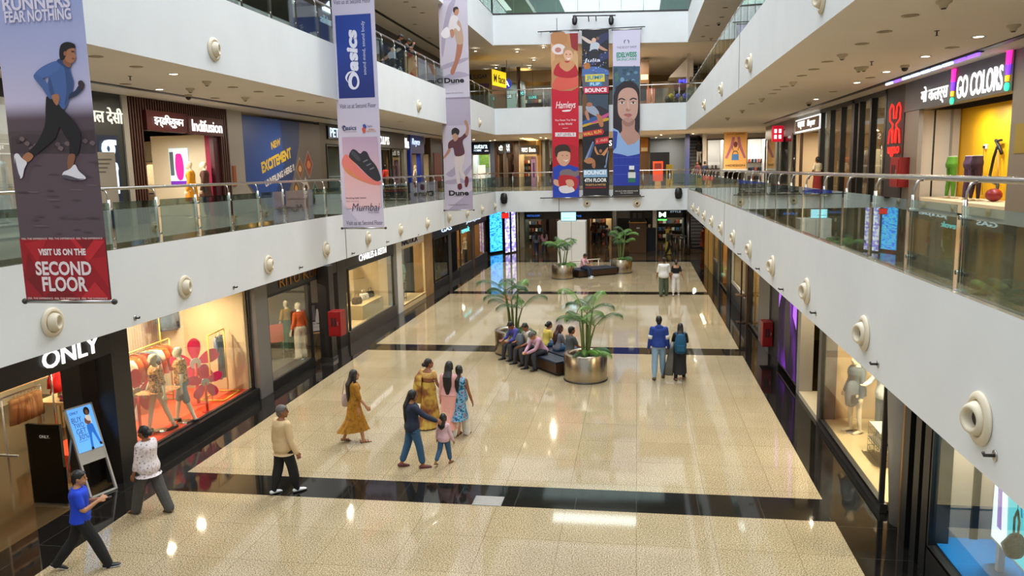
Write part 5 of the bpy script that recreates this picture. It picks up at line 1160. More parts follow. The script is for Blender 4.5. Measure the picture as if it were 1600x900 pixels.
mannequin('mannequin in a long mustard kurta in the slatted portal shop', Vector((-14.0, gx(300, 300, -14.0).y, Z0)), 1.9, 'A', 1.85, top=dict(m=KUR, sleeve='long', loose=.02, hem=.0), skirt=dict(m=KUR, hem=.5, flare=.03, amp=.006, waist=.14))
mannequin('mannequin in a dark brown patterned kurta beside the mustard one', Vector((-14.0, gx(322, 300, -14.0).y, Z0)), 1.9, 'A', 1.85, top=dict(m=KUB, sleeve='long', loose=.02, hem=.0), skirt=dict(m=KUB, hem=.6, flare=.04, amp=.008, waist=.14), bottom=dict(m=CHAR))
hang_row((-18.6, 26.3, 6.3), (-17.2, 26.3, 6.3), 6, [OLIVE, cloth('cloth_purple', '4a2a78'), CREAMC], ['olive kurta on the rail in the portal shop', 'purple kurta on the rail in the portal shop', 'cream kurta on the rail in the portal shop'], 'kurtas on the portal shop rail', 1.1, .35, .5)
clothes_rail('clothes_rack', 'rail of kurtas at the near side of the portal shop', (-18.7, 26.3, 6.35), (-17.1, 26.3, 6.35), Z0, BLACK)
block('wall_left_pier', X-.3, X+.02, 25.3, 26.35, Z0, Z1, LGREY)
pf_ = gx(366, 275, X+.03); b = MB(); b.box(0, .03, -.1, .1, -.35, .35, mat('amber_plate', 'a5552a', .5)); o = b.build('wall_plate'); o.location = pf_; tag(o, 'small amber plate on the grey pier before the blue hoarding', 'sign')
# blue hoarding
t = thing('hoarding', 'blue and grey printed hoarding announcing something new upstairs', 'hoarding', (X, 29.8, Z0)); HB = mat('hoarding_blue', '12479a', .45); HG = mat('hoarding_grey', '6e6560', .5); HD = mat('hoarding_deep', '153468', .45)
b = MB(); b.box(-.08, .02, -3.45, 3.45, 0, 3.42, HG); b.build('panel', t); b = MB()
hf = lambda u, v, k=1: (.02+.003*k, -3.45+6.9*u, 3.42*v)
b.flat([hf(*q) for q in ((0, 1), (.7, 1), (.68, .75), (.57, .35), (.42, .02), (.24, .02), (.0, .32))], HB); b.flat([hf(u, v, 2) for u, v in ((.44, 1), (.7, 1), (.68, .75), (.57, .35), (.44, .04), (.3, .1), (.46, .5))], HD)
b.flat([hf(*q) for q in ((0, .3), (.0, 0), (.18, .0))], LGREY)
HY = mat('hoarding_yellow', 'd9b732', .5); HW = mat('hoarding_white', 'd8d8d8', .5)
rr_ = Vector((0, 1, .24)); uu_ = Vector((0, -.16, 1))
put_text(b, 'NEW', hf(.37, .73, 3), rr_, uu_, .85, .27, HY, .1); put_text(b, 'EXCITEMENT', hf(.37, .55, 3), rr_, uu_, 2.7, .42, HY, .11); put_text(b, 'UNVEILING HERE !!', hf(.4, .38, 3), rr_, uu_, 2.7, .26, HW, .09)
FOODS = ['8a5632', 'a2452c', '6e4a2c', 'cfc9bd', '2f6b5a']
for i, (u, v, s) in enumerate(((.67, .45, .34), (.8, .5, .42), (.6, .22, .3), (.74, .22, .34), (.88, .17, .3))):
    dm = lambda k, a: [hf(u+a*s*x/6.9, v+a*s*1.25*y/3.42, k) for x, y in ((-1, 0), (0, -1), (1, 0), (0, 1))]
    b.flat(dm(2, 1.12), LGREY); b.flat(dm(3, 1), mat('food_%d' % i, FOODS[i], .6)); b.flat([hf(u+s*.5*x/6.9, v+s*.5*y/3.42, 4) for x, y in smooth_loop([(-.9, -.3), (0, -.8), (.9, -.2), (.5, .6), (-.4, .7)])], mat('food_top_%d' % i, ['d9b07a', 'd98a5a', 'c9a05a', '5a2a22', 'd8e0da'][i], .6))
b.build('print', t)
# menswear shops
block('wall_left_lintel', X-.25, X, 33.3, 47.0, 7.1, Z1, mat('khaki_wall', '6b6353', .6)); block('wall_left_pier', X-.3, X, 33.25, 33.9, Z0, 7.1, mat('khaki_wall'))
o = sign('PETER ENGLAND', 'white glowing menswear sign on a black board beside the blue hoarding', X+.13, (516, 207), (575, 213), .42, GLOWB, RL, board=BLACK, bold=.02)
room(X, 33.9, 41.0, Z0, 7.1, 4, mat('pale_teal_wall', 'aebfba', .7), -1); lampd(-14.8, 36.0, 7.02, 80, (.9, .97, 1), 1, 2); pane(X, 34.0, 36.6, Z0+.1, 7.0, CHAR, .06); block('wall_left_pier', X-.3, X, 38.0, 41.0, Z0, 7.1, CHAR)
mannequin('black mannequin in a dark suit in the menswear window beside the hoarding', (-14.5, 34.6, Z0), 1.3, 'A', 1.85, False, m=BLACK, top=dict(m=NAVYC, sleeve='long', hem=-.1, loose=.03), bottom=dict(m=CHAR))
t = thing('display_board', 'dark framed board with blue shirts behind the suit mannequin', 'display panel', (-15.6, 35.6, Z0)); b = MB(); b.box(-.05, .05, -.7, .7, 0, 2.3, CHAR); b.build('board', t)
hang_row((-15.45, 35.2, 6.6), (-15.45, 36.0, 6.6), 3, [cloth('cloth_royal', '2a4fb0')], ['blue shirt hanging on the dark framed board'], 'blue shirts on the dark board', .6, .3, PI/2)
block('wall_left_lintel', X-.1, X+.12, 41.0, 45.8, 7.1, Z1, BLACK)
o = sign("SCULPTS", 'white letter sign on the black board right of the running shoe banner', X+.16, (591, 218), (608, 221), .42, GLOW, RL, bold=.02)
room(X, 41.0, 47.0, Z0, 7.1, 3, mat('dark_shop_wall', '3a332b', .7), -1); lampd(-14.6, 43.5, 7.0, 60); pane(X, 41.2, 43.0, Z0, 7.0, CHAR, .06); pane(X, 43.6, 45.2, Z0, 7.0, CHAR, .06)
shelf_unit('wall_shelf', 'lit shelves in the dark shop right of the running shoe banner', -16.2, 41.3, 43.2, Z0, 6.8, 4, .4, 1, BEIGE, BEIGE)
for i in range(4): folded_stack(-15.98, 41.8+.8*(i % 2), Z0+.62+.58*(i//2)*1, 3, [NAVYC, CREAMC, RCL], 'folded garment on the lit shelves right of the shoe banner', 'folded clothes right of the shoe banner')
block('wall_left_pier', X-.3, X+.03, 45.8, 46.4, Z0, Z1, GREY)
o = sign('Biba', 'white glowing sign before the blue shopfront', X+.1, (632, 223), (639, 224), .6, GLOW, RL, board=BLACK, bold=.02)
BLU = mat('shopfront_blue', '12309a', .4); block('wall_left_lintel', X-.1, X+.1, 47.0, 50.2, 6.9, Z1+.0, BLU); block('wall_left_pier', X-.2, X+.08, 47.0, 47.4, Z0, 6.9, BLU); block('wall_left_pier', X-.2, X+.08, 49.3, 50.0, Z0, 6.9, BLU)
o = sign('Royce', 'white script sign on the royal blue shopfront', X+.14, (644, 222), (656, 224), .5, GLOWB, RL, bold=.01, shear=.2)
room(X, 47.2, 52.0, Z0, 6.9, 3, IVORY, -1); lampd(-14.6, 49, 6.8, 60); 
mannequin('mannequin in a cream and black outfit in the royal blue shopfront', (-14.3, 48.3, Z0), 1.3, 'A', 1.8, top=dict(m=CREAMC, sleeve='long', loose=.03), bottom=dict(m=BLACK))
mannequin('mannequin in a pale ruffled dress right of the royal blue shopfront', (-14.3, 50.3, Z0-.03), 1.3, 'A', 1.8, top=dict(m=CREAMC, sleeve='elbow'), skirt=dict(m=cloth('cloth_taupe', '8a7a66'), hem=.3))
block('wall_left_pier', X-.3, X+.05, 52.0, 55.2, Z0, Z1, DKWOOD); block('trim_red_panel', X+.05, X+.08, 52.7, 54.6, Z0, 7.0, mat('panel_red', '6e120f', .5))
for i in range(2): mannequin('mannequin in dark menswear near the glass behind the rail, %s from the near end' % ORD[i], (-14.4, 44.3+.9*i, Z0), 1.3, 'A', 1.8, False, m=BLACK, top=dict(m=[RCL, NAVYC][i], sleeve='long'), bottom=dict(m=CHAR))

# ================================================================== FIRST FLOOR RIGHT
X = XRU
block('wall_right_pier', X-.02, X+.4, 14.0, 18.0, Z0, Z1, mat('stone_grey', '7a736a', .45)); b = MB(); b.box(X-.035, X-.02, 17.3, 17.75, 5.9, 6.5, mat('ochre_plate', '8d7a2c', .5)); o = b.build('wall_plate'); tag(o, 'ochre plate on the grey pier right of the yellow shop', 'sign')
GC = mat('sign_grey', '5f5d5f', .5); YW = mat('shop_yellow', 'f2b70a', .5)
block('wall_right_lintel', X-.05, X+.3, 18.0, 24.65, 7.18, Z1, GC)
room(X, 17.9, 24.5, Z0, 7.2, 1.3, YW, 1); lampd(8.2, 21.0, 7.12, 120, (1, .96, .9), .3, 4)
_g = lambda px: gy(px, 230, 24.3).x; block('wall_interior_white', X+.1, _g(1493), 24.3, 24.4, Z0, 7.2, mat('panel_pale', 'cfc9bc', .6)); block('trim_panel_gap', _g(1457), _g(1459.5), 24.28, 24.3, Z0, 7.2, BLACK); block('trim_column', _g(1483), _g(1494), 24.1, 24.3, Z0, 7.2, mat('pier_pale', 'b5aea0', .6))
block('wall_right_pier', X-.02, X+.1, 23.5, 24.65, Z0, 7.2, mat('stone_grey'))
b = MB(); b.box(X+.1, X+1.25, 18.1, 24.2, 4.51, 4.78, mat('display_ivory', 'd5c9ad', .5)); tag(b.build('display_platform'), 'ivory platform under the legging forms in the yellow shop', 'platform')
RAIN = ['ff2aa0', '7a3aff', 'ffb52a', '2ad0a0']
o = sign('गो कलर्स', 'glowing white Hindi sign above the yellow shop', X-.1, (1439, 153), (1481, 141), .52, GLOW, RR, bold=.02)
o = sign('GO COLORS', 'glowing white latin letter sign above the yellow shop', X-.1, (1495, 141), (1567, 116), .52, GLOW, RR, bold=.025)
for (px, py), w in (((1487, 136), 'between the two shop names'), ((1573, 110), 'at the far right end of the shop name')):
    p = gx(px, py, X-.1); t = thing('glowing_mark', 'rainbow glowing exclamation mark '+w, 'sign', p)
    for i, (z0, z1) in enumerate(((.12, .42), (-.08, .12), (-.22, -.1))):
        b = MB(); q = .1-.018*i; b.extrude([(0, -q-.05*z1, z1), (0, q-.05*z1, z1), (0, q*.82-.05*z0, z0), (0, -q*.82-.05*z0, z0)], (.04, 0, 0), mat('glow_%d' % i, RAIN[i], .5, emit=1.6)); b.build('bar', t)
    b = MB(); b.tube([(0, 0, -.33), (.04, 0, -.33)], .085, mat('glow_dot', RAIN[3], .5, emit=1.6), 16); b.build('dot', t)
def leg_form(label, px, zt, m, h):
    p = gx(px, 300, 8.25); t = thing('legging_form', label, 'mannequin', (8.25, p.y, 4.78), -PI/2)
    b = MB(); k = rig(1.75, True, dict(hipR=3, hipL=-3, spreadR=1, spreadL=1), 1.0, 1.1)
    P, R = torso_rings(k, True, 1.1, -.1, .2, .01); b.tube(P, R, m, 18, side=k.side)
    for n in 'RL': limb(b, k.hip[n], k.kn[n], k.an[n], legs_r(True, 1.1, .004), m)
    link('leggings', remeshed(b, 'leggings', .013, 3, [m]), t)
    for n in 'RL':
        b = MB(); d = k.ft[n]; a = k.an[n]; b.tube([a, a+Vector((0, 0, -.04))], [.036, .034], MANNEQ, 10); b.tube([a+Vector((0, -.04, -.05)), a+Vector((0, .02, -.045)), a+Vector((0, .14, -.062))], [(.03, .02), (.035, .025), (.034, .012)], MANNEQ, 10, side=(1, 0, 0), round_ends=True); link('foot', remeshed(b, 'foot', .012, 2, [MANNEQ]), t)
    b = MB(); b.tube([P[-1], P[-1]+Vector((0, 0, .012))], [(R[-1][0]*.9, R[-1][1]*.9)]*2, WHITE, 20, side=(1, 0, 0)); b.build('waist_cap', t)
leg_form('headless leg form in bright green leggings in the yellow shop', 1485, 0, cloth('cloth_leafgreen', '4a7f16'), 1.1); leg_form('headless leg form in plum leggings behind the maroon ones', 1513, 0, cloth('cloth_plum', '53395a'), 1.1); leg_form('headless leg form in dark maroon leggings before the yellow wall', 1524, 0, cloth('cloth_maroon', '2c0f1c'), 1.1)
t = thing('vacuum_cleaner', 'vacuum cleaner leaning its black hose against the yellow wall', 'vacuum cleaner', (8.5, gx(1556, 300, 8.5).y, 4.78))
pz = lambda px, py: gx(px, py, 8.85)-Vector((8.5, gx(1556, 300, 8.5).y, 4.78))
b = MB(); b.tube([(0, 0, .12), (.1, .15, .4), pz(1545, 282), pz(1553, 245), pz(1560, 225)], .035, BLACK, 8); b.build('hose', t)
b = MB(); b.tube([pz(1556, 219), pz(1561, 228), pz(1565, 240)], .04, BLACK, 8); b.tube([pz(1556, 220), pz(1565, 219)], .03, BLACK, 8); b.build('nozzle', t)
b = MB(); b.tube([pz(1559, 234), pz(1560, 300)], .012, WOOD, 6); b.build('wand', t)
b = MB(); b.ball((0, .1, .16), (.18, .24, .16), mat('vacuum_red', '7c1420', .4), 14); b.build('body', t)
pw = gx(1540, 229, 8.93); t = thing('wall_socket', 'white socket with plug and cable on the yellow wall', 'socket', pw); b = MB(); b.box(-.02, .02, -.09, .09, -.06, .06, WHITE, bevel=.006); b.build('plate', t); b = MB(); b.box(-.06, -.02, -.03, .03, -.04, .02, BLACK); b.build('plug', t); b = MB(); b.tube([(-.04, 0, -.03), (-.03, .0, -.5), (-.03, -.05, pw.z*0-1.25)], .006, BLACK, 6); b.build('cable', t)
fire_cabinet('red fire hose cabinet upstairs beside the grey pier of the yellow shop', X-.3, X-.02, 24.05, 24.85, 5.05, 5.9, 'l')
block('wall_right_pier', X-.05, X+.3, 24.65, 26.3, Z0, Z1, mat('logo_wall', '332d2d', .5)); block('wall_right_pier', X-.02, X+.3, 24.66, 25.0, Z0, Z1, CHAR)
pl = gx(1398, 190, X-.12); t = thing('glowing_logo', 'red neon emblem of two mirrored curves above red script on the dark panel', 'sign', pl)
for s in (1, -1):
    b = MB(); b.tube([(0, s*.1, .1), (0, s*.16, .44), (0, s*.34, .52), (0, s*.5, .36), (0, s*.46, .05), (0, s*.16, -.08), (0, s*.2, -.18), (0, s*.44, -.26), (0, s*.52, -.62)], .024, GLOWR, 8, round_ends=True); b.build('curve', t)
    b = MB(); b.tube([(0, s*.16, -.24), (0, s*.14, -.6)], .034, GLOWR, 8, round_ends=True); b.build('stroke', t)
b = MB(); put_text(b, 'ugao', (0, 0, -.88), RR, (0, 0, 1), 1.05, .3, GLOWR, .01, depth=.02); b.build('lettering', t)
t = thing('led_strip', 'blue violet light strip in the ceiling slot before the yellow shop', 'light strip', (6.9, 21, 7.9))
for i in range(9): b = MB(); b.box(-.025, .025, -3.1+.7*i, -2.55+.7*i, .0, .06, mat('led_violet_strip', '8a5cff', .5, emit=2) if i in (0, 1, 7) else mat('led_blue_strip', 'a9c4ff', .5, emit=2.5)); b.build('segment', t)
b = MB(); b.box(-.07, .07, -3.15, 3.2, .06, .1, CHAR); b.build('channel', t)
# black framed shop
room(X, 26.3, 35.6, Z0, Z1, 4.5, mat('warm_shop_wall', '94764d', .7), 1); lampd(9.5, 29, 7.9, 120, (1, .87, .66), 1.2, 3); lampd(9.5, 33, 7.9, 90, (1, .87, .66), 1.2, 2)
for i, y in enumerate((26.4, 28.0, 29.4, 30.2, 31.9, 33.6, 35.3)): block('wall_right_mullion', X-.06, X+.14, y-(.2 if i == 3 else .09), y+(.2 if i == 3 else .09), Z0, Z1, BLACK)
block('wall_right_mullion', X-.06, X+.12, 26.3, 35.4, 7.85, Z1, BLACK)
for a_, c_ in ((26.5, 27.9), (28.1, 29.3), (30.4, 31.8), (32.0, 33.5), (33.7, 35.2)): pane(X+.03, a_, c_, Z0, 7.85)
BOXC = [mat('box_amber', 'c07a3a', .5), mat('box_rust', '8f3a22', .5), mat('box_pale', 'c9c1ae', .5), mat('box_grey', '7d7a74', .5)]
shelf_unit('shoe_shelf', 'tall shelving of small boxes inside the black framed shop', 11.9, 27.0, 35.0, Z0, 7.2, 7, .45, -1, BLACK, DKWOOD, cols=5)
_t = {}
for r_ in range(7):
    for c_ in range(14):
        if (r_*3+c_) % 7 == 0: continue
        m = BOXC[(r_+c_*2) % 4 if r_ > 3 else (2 if r_ < 2 else (c_+r_) % 4)]; y = 27.35+7.4*c_/13; z = Z0+.012+(7.2-Z0)*r_/7
        lab = 'small box on %s shelf up, %s from near end, in the black framed shop' % (ORD[r_], ORD[c_])
        if m not in _t:
            o = thing('shelf_box', lab, 'box', (11.62, y, z), 0, 'boxes on the black framed shop shelves'); b = MB(); b.box(-.14, .14, -.14, .14, 0, .2, m, bevel=.01); b.build('box_body', o); b = MB(); b.box(-.148, .148, -.148, .148, .14, .2, m); b.build('lid', o); _t[m] = o
        else: dup(_t[m], (11.62, y, z), random.uniform(-.1, .1), lab)
hang_row((8.6, 30.4, 6.3), (8.6, 32.6, 6.3), 6, [CREAMC, cloth('cloth_blush', 'c9a394'), LGREY], ['cream coat hanging behind the black frames', 'blush coat hanging behind the black frames', 'grey coat hanging behind the black frames'], 'coats behind the black frames', 1.2, .5, .4, .45)
clothes_rail('clothes_rack', 'coat rail behind the glass of the black framed shop', (8.6, 30.2, 6.35), (8.6, 32.8, 6.35), Z0, CHROME)
# gold sign shop
block('wall_right_pier', X-.02, X+.3, 35.35, 35.75, Z0, Z1, LGREY); room(X, 35.7, 41.2, Z0, 7.25, 2.5, mat('peach_wall', 'e6cfae', .7), 1); lampd(8.7, 38.6, 7.15, 110, (1, .86, .64), .8, 2.5)
block('wall_right_lintel', X, X+.3, 35.7, 41.3, 7.2, Z1, LGREY)
pA, pB = gx(1243, 193, X-.1), gx(1281, 188, X-.1); c = (pA+pB)/2; t = thing('framed_sign', 'bronze sign with a glowing white border and white crest letters', 'sign', (X-.1, c.y, 7.53)); wy = abs(pA.y-pB.y)/2
b = MB(); b.box(0, .08, -wy, wy, -.3, .3, GLOW); b.build('glowing_border', t); b = MB(); b.box(-.02, 0, -wy+.12, wy-.12, -.24, .24, mat('sign_bronze', '7a5423', .5)); b.build('board', t)
b = MB(); put_text(b, 'मान्यवर', (-.04, wy*.42, 0), RR, (0, 0, 1), 1.5, .36, GLOW, .02, depth=.03); put_text(b, 'Manyavar', (-.04, -wy*.42, 0), RR, (0, 0, 1), 1.5, .36, GLOW, .03, depth=.03); b.build('lettering', t)
block('trim_door_post', X+.0, X+.12, 39.6, 39.75, Z0, 7.2, DKWOOD)
t = thing('display_lamp', 'yellow lit panel behind the mannequin in the peach shop', 'lightbox', (8.9, 37.6, Z0)); b = MB(); b.box(0, .08, -.5, .5, .5, 2.2, mat('panel_yellow_lit', 'ffd95a', .5, emit=1.0)); b.build('panel', t); b = MB(); b.box(-.05, .13, -.4, .4, 0, .5, BRASS if 'BRASS' in globals() else GOLD); b.build('base_block', t)
# grey shop at the far right and hanging red sign
block('wall_right_lintel', X, X+.2, 41.3, 50.2, 7.2, Z1, GREY); room(X, 41.3, 50.2, Z0, 7.2, 3, mat('grey_shop_wall', '5c5852', .7), 1); lampd(9, 45.5, 7.0, 60, (.95, 1, .9)); pane(X, 41.6, 45.6, Z0, 7.2, GREY, .08); pane(X, 45.9, 50.0, Z0, 7.2, GREY, .08)
p = gx(1215, 209, X-.35); t = thing('projecting_sign', 'small red glowing sign projecting from the grey shop', 'sign', p); b = MB(); b.box(-.3, .3, -.05, .05, -.42, .42, mat('sign_crimson', 'c40f2e', .4, emit=.7), bevel=.05); b.build('face', t); b = MB(); [b.box(u, u+.13, -.06, -.05, v, v+.2, GLOW) for u in (-.18, .05) for v in (-.26, .04)]; b.build('lettering', t); b = MB(); b.tube([(.3, 0, .2), (.36, 0, .2)], .03, BLACK, 6); b.build('bracket', t)
clothes_rail('clothes_rack', 'rail of grey coats in the grey shop beside the red sign', (8.6, 43, 6.2), (8.6, 46, 6.2), Z0, CHROME)
hang_row((8.6, 43.1, 6.15), (8.6, 45.9, 6.15), 7, [LGREY, OLIVE, CHAR], ['grey coat on the grey shop rail', 'olive coat on the grey shop rail', 'dark coat on the grey shop rail'], 'coats in the grey shop', 1.1, .5, .4)
# ================================================================== HANGING BANNERS
def pr(c): return mat('print_'+c, c, .6)
def gradmat(name, stops, z0, z1):
    m = mat(name, stops[0][1], .6); nt = m.node_tree; b = nt.nodes['Principled BSDF']; tc = nt.nodes.new('ShaderNodeTexCoord'); sx = nt.nodes.new('ShaderNodeSeparateXYZ'); mr = nt.nodes.new('ShaderNodeMapRange')
    mr.inputs['From Min'].default_value = z0; mr.inputs['From Max'].default_value = z1; nt.links.new(tc.outputs['Object'], sx.inputs[0]); nt.links.new(sx.outputs['Z'], mr.inputs['Value'])
    r = nt.nodes.new('ShaderNodeValToRGB'); e = r.color_ramp.elements
    while len(e) < len(stops): e.new(.5)
    for i, (p, c) in enumerate(stops): e[i].position = p; e[i].color = (*lin(c), 1)
    nt.links.new(mr.outputs[0], r.inputs['Fac']); nt.links.new(r.outputs[0], b.inputs['Base Color']); return m
class Banner:
    """a printed cloth hung in the plane y = Y; artwork points are measured on the photo and laid on the cloth"""
    def __init__(s, label, Y, bl, br, tl, tr, ztop=None, bg='ffffff', name='hanging_banner'):
        s.Y = Y; a, b, c, d = (gy(p[0], p[1], Y) for p in (bl, br, tr, tl))
        s.x0, s.x1 = (a.x+d.x)/2, (b.x+c.x)/2; s.z0 = (a.z+b.z)/2; s.z1 = ztop or (c.z+d.z)/2; s.o = Vector(((s.x0+s.x1)/2, Y, s.z0)); s.w = s.x1-s.x0; s.h = s.z1-s.z0
        s.t = thing(name, label, 'banner', s.o); m = MB(); m.box(-s.w/2, s.w/2, -.003, .003, 0, s.h, bg if not isinstance(bg, str) else pr(bg)); m.build('banner_cloth', s.t)
        for nm, z in (('bottom_pole', 0), ('top_pole', s.h)):
            m = MB(); m.tube([(-s.w/2-.03, 0, z), (s.w/2+.03, 0, z)], .028, STEEL, 10); r = m.build(nm, s.t)
            for q in (-1, 1): m = MB(); m.ball((q*(s.w/2+.04), 0, z), .042, CHAR, 10); m.build('end_cap', r)
        s.b = MB(); s.n = 0
    def P(s, px, py, k=1):
        q = gy(px, py, s.Y); return Vector((min(max(q.x-s.o.x, -s.w/2), s.w/2), -.004-.0012*k-.00022*s.n, min(max(q.z-s.o.z, 0), s.h)))
    def poly(s, pts, c, k=1, smooth=True): s.n += 1; s.b.flat([s.P(u, v, k) for u, v in (smooth_loop(pts, 4) if smooth else pts)], pr(c) if isinstance(c, str) else c)
    def band(s, y0, y1, c, k=1, x0=None, x1=None):
        s.n += 1
        z0, z1 = (min(max(gy((s.px0+s.px1)/2, y, s.Y).z-s.o.z, 0), s.h) for y in (y1, y0)); u0, u1 = -s.w/2 if x0 is None else x0*s.w-s.w/2, s.w/2 if x1 is None else x1*s.w-s.w/2
        s.b.flat([(u, -.004-.0012*k-.00022*s.n, z) for u, z in ((u0, z0), (u1, z0), (u1, z1), (u0, z1))], pr(c) if isinstance(c, str) else c)
    px0 = px1 = 0
    def mid(s, a, b): s.px0, s.px1 = a, b; return s
    def ell(s, cx, cy, rx, ry, c, k=1, n=20): s.poly([(cx+rx*math.cos(2*PI*i/n), cy+ry*math.sin(2*PI*i/n)) for i in range(n)], c, k, False)
    def text(s, t, cx, cy, wpx, hpx, c, k=4, bold=.01, shear=0., right=None, up=None):
        p = s.P(cx, cy, k); sc = (gy(cx+1, cy, s.Y)-gy(cx, cy, s.Y)).length
        put_text(s.b, t, p, right or (1, 0, 0), up or (0, 0, 1), wpx*sc if wpx else None, hpx*sc if hpx else None, pr(c) if isinstance(c, str) else c, bold, shear)
    def done(s): s.b.build('printed_picture', s.t, recalc=False); return s.t
    def cords(s, x_list, ztop, wall=None):
        for x in x_list:
            m = MB(); m.tube([(x, 0, s.h), (x, .0, ztop-s.z0)], .006, CHAR, 5); m.build('hanging_cord', s.t)
# -- runner
B = Banner('tall banner of a runner in a blue hoodie with red foot at far left', 9.75, (37, 472), (175, 470), (0, 35), (131, 30), 15.0,
           gradmat('runner_sky', [(0, '54454e'), (.24, '54454e'), (.26, 'c3bbd6'), (.32, 'aeb0d4'), (.45, '8294c6'), (.6, '7f92c4'), (1, 'a9b2d4')], 0, 10.5)).mid(20, 155)
B.cords((-.6, .6), 18)
B.band(235, 372, '5a4a51', 1); B.band(203, 236, '4d3f45', 1)
B.poly([(18, 214), (40, 209), (70, 211), (100, 207), (128, 205), (147, 203), (150, 240), (18, 240)], '41353a', 2, False)
for i in range(26):
    u, v, w = random.uniform(25, 150), random.uniform(242, 365), random.uniform(8, 26); B.poly([(u, v), (u+w*.5, v-1.2), (u+w, v+.5), (u+w*.5, v+1.5)], random.choice(['4a3c43', '6b5a60', '514349']), 2)
for i in range(16):
    u, v = random.uniform(20, 148), random.uniform(212, 236); B.poly([(u, v), (u+4, v-4), (u+9, v-1), (u+6, v+4)], random.choice(['5b4c50', '362b30', '6a5a5c']), 3)
B.band(372, 468, '9c1220', 3)
for i, (tri, c) in enumerate((([(40, 380), (75, 372), (60, 410)], 'b01c26'), ([(110, 372), (168, 376), (140, 410)], 'c2222b'), ([(36, 430), (62, 420), (70, 465)], '7a0d18'), ([(140, 405), (170, 400), (172, 450)], 'ad1a24'), ([(90, 440), (120, 462), (70, 466)], '7d0e19'), ([(45, 395), (60, 425), (38, 440)], '85101b'), ([(120, 375), (150, 372), (135, 392)], '84101b'), ([(150, 440), (172, 466), (128, 466)], 'c1262f'))): B.poly(tri, c, 4, False)
B.text('FEEL THE DIFFERENCE  FEEL THE DIFFERENCE  FEEL THE DIFFERENCE', 98, 372.5, 126, 2.6, 'e6dcd8', 5); B.text('FEEL THE DIFFERENCE  FEEL THE DIFFERENCE  FEEL THE DIFFERENCE', 107, 466, 124, 2.6, 'e6dcd8', 5)
WT = 'e9dcdc'
B.text('VISIT US ON THE', 98.5, 393.5, 74, 9.5, WT, 6, .1); B.text('SECOND', 100.5, 419, 87, 20, WT, 6, .07); B.text('FLOOR', 103, 443.5, 70, 21, WT, 6, .07)
B.text('RUNNERS', 58, 4, 106, 19, 'dcd3e2', 6, .07); B.text('FEAR NOTHING', 60.5, 24.5, 104, 16, 'dcd3e2', 6, .07)
SKN = 'a9704f'; BL, BLd = '47649c', '37507f'
B.poly([(76, 150), (95, 163), (101, 172), (116, 188), (127, 206), (127, 225), (122, 243), (111, 243), (110, 222), (103, 212), (95, 199), (88, 216), (70, 232), (55, 243), (46, 238), (60, 222), (72, 195), (73, 168)], '121118', 5)
B.poly([(46, 238), (54, 244), (46, 253), (36, 251), (38, 244)], SKN, 5); B.poly([(109, 242), (119, 242), (116, 258), (110, 266), (107, 258)], '8a5a42', 5)
B.poly([(24, 244), (30, 240), (36, 247), (44, 254), (40, 264), (37, 277), (32, 278), (27, 268)], 'e3e0e6', 6); B.poly([(25, 246), (28, 258), (31, 270), (34, 277), (31, 277), (26, 266)], '55505a', 7)
B.poly([(101, 269), (111, 264), (119, 257), (125, 267), (135, 276), (134, 280), (118, 281), (101, 276)], 'e3e0e6', 6); B.poly([(101, 273), (112, 275), (124, 279), (134, 279), (118, 281.5), (101, 277)], '55505a', 7)
B.poly([(90, 97), (101, 97), (109, 103), (114, 118), (117, 131), (111, 152), (102, 171), (92, 161), (80, 151), (76, 138), (78, 121), (82, 105)], BL, 5)
B.poly([(96, 96), (84, 97), (66, 106), (55, 117), (57, 124), (68, 123), (80, 118), (94, 108)], '4d6ba6', 5); B.poly([(55, 117), (66, 120), (76, 131), (86, 146), (85, 153), (79, 154), (68, 138), (57, 124)], BL, 6)
B.poly([(101, 100), (108, 105), (113, 118), (116, 130), (110, 150), (103, 165), (106, 140), (104, 115)], BLd, 6); B.poly([(79, 121), (84, 135), (88, 150), (97, 162), (86, 155), (79, 142)], BLd, 6); B.poly([(91, 96), (98, 92), (106, 101), (110, 108), (104, 106)], '2f456f', 6)
B.poly([(83, 150), (90, 147), (95, 150), (94, 160), (91, 165), (86, 159)], SKN, 7); B.poly([(108, 149), (119, 142), (124, 135), (131, 131), (133, 138), (122, 149), (109, 155)], '27324f', 5); B.poly([(124, 129), (129, 126), (134, 131), (133, 138), (127, 140)], '3a2a2e', 6)
B.poly([(103, 88), (113, 95), (111, 106), (101, 99)], '8d5a42', 6); B.poly([(103, 80), (112, 73), (119, 77), (119, 84), (121, 88), (118, 96), (112, 99), (104, 93)], SKN, 6)
B.poly([(96, 92), (95, 80), (98, 70), (107, 66), (118, 69), (120, 75), (112, 76), (106, 80), (105, 88), (101, 94)], '1a1416', 7); B.ell(104, 84, 2.2, 3.6, '9a6248', 8); B.poly([(114, 80), (118, 80), (118, 82), (114, 81.5)], '2a1c1a', 8); B.poly([(115, 91), (119, 91.5), (116, 93)], '7a3f36', 8)
B.done()
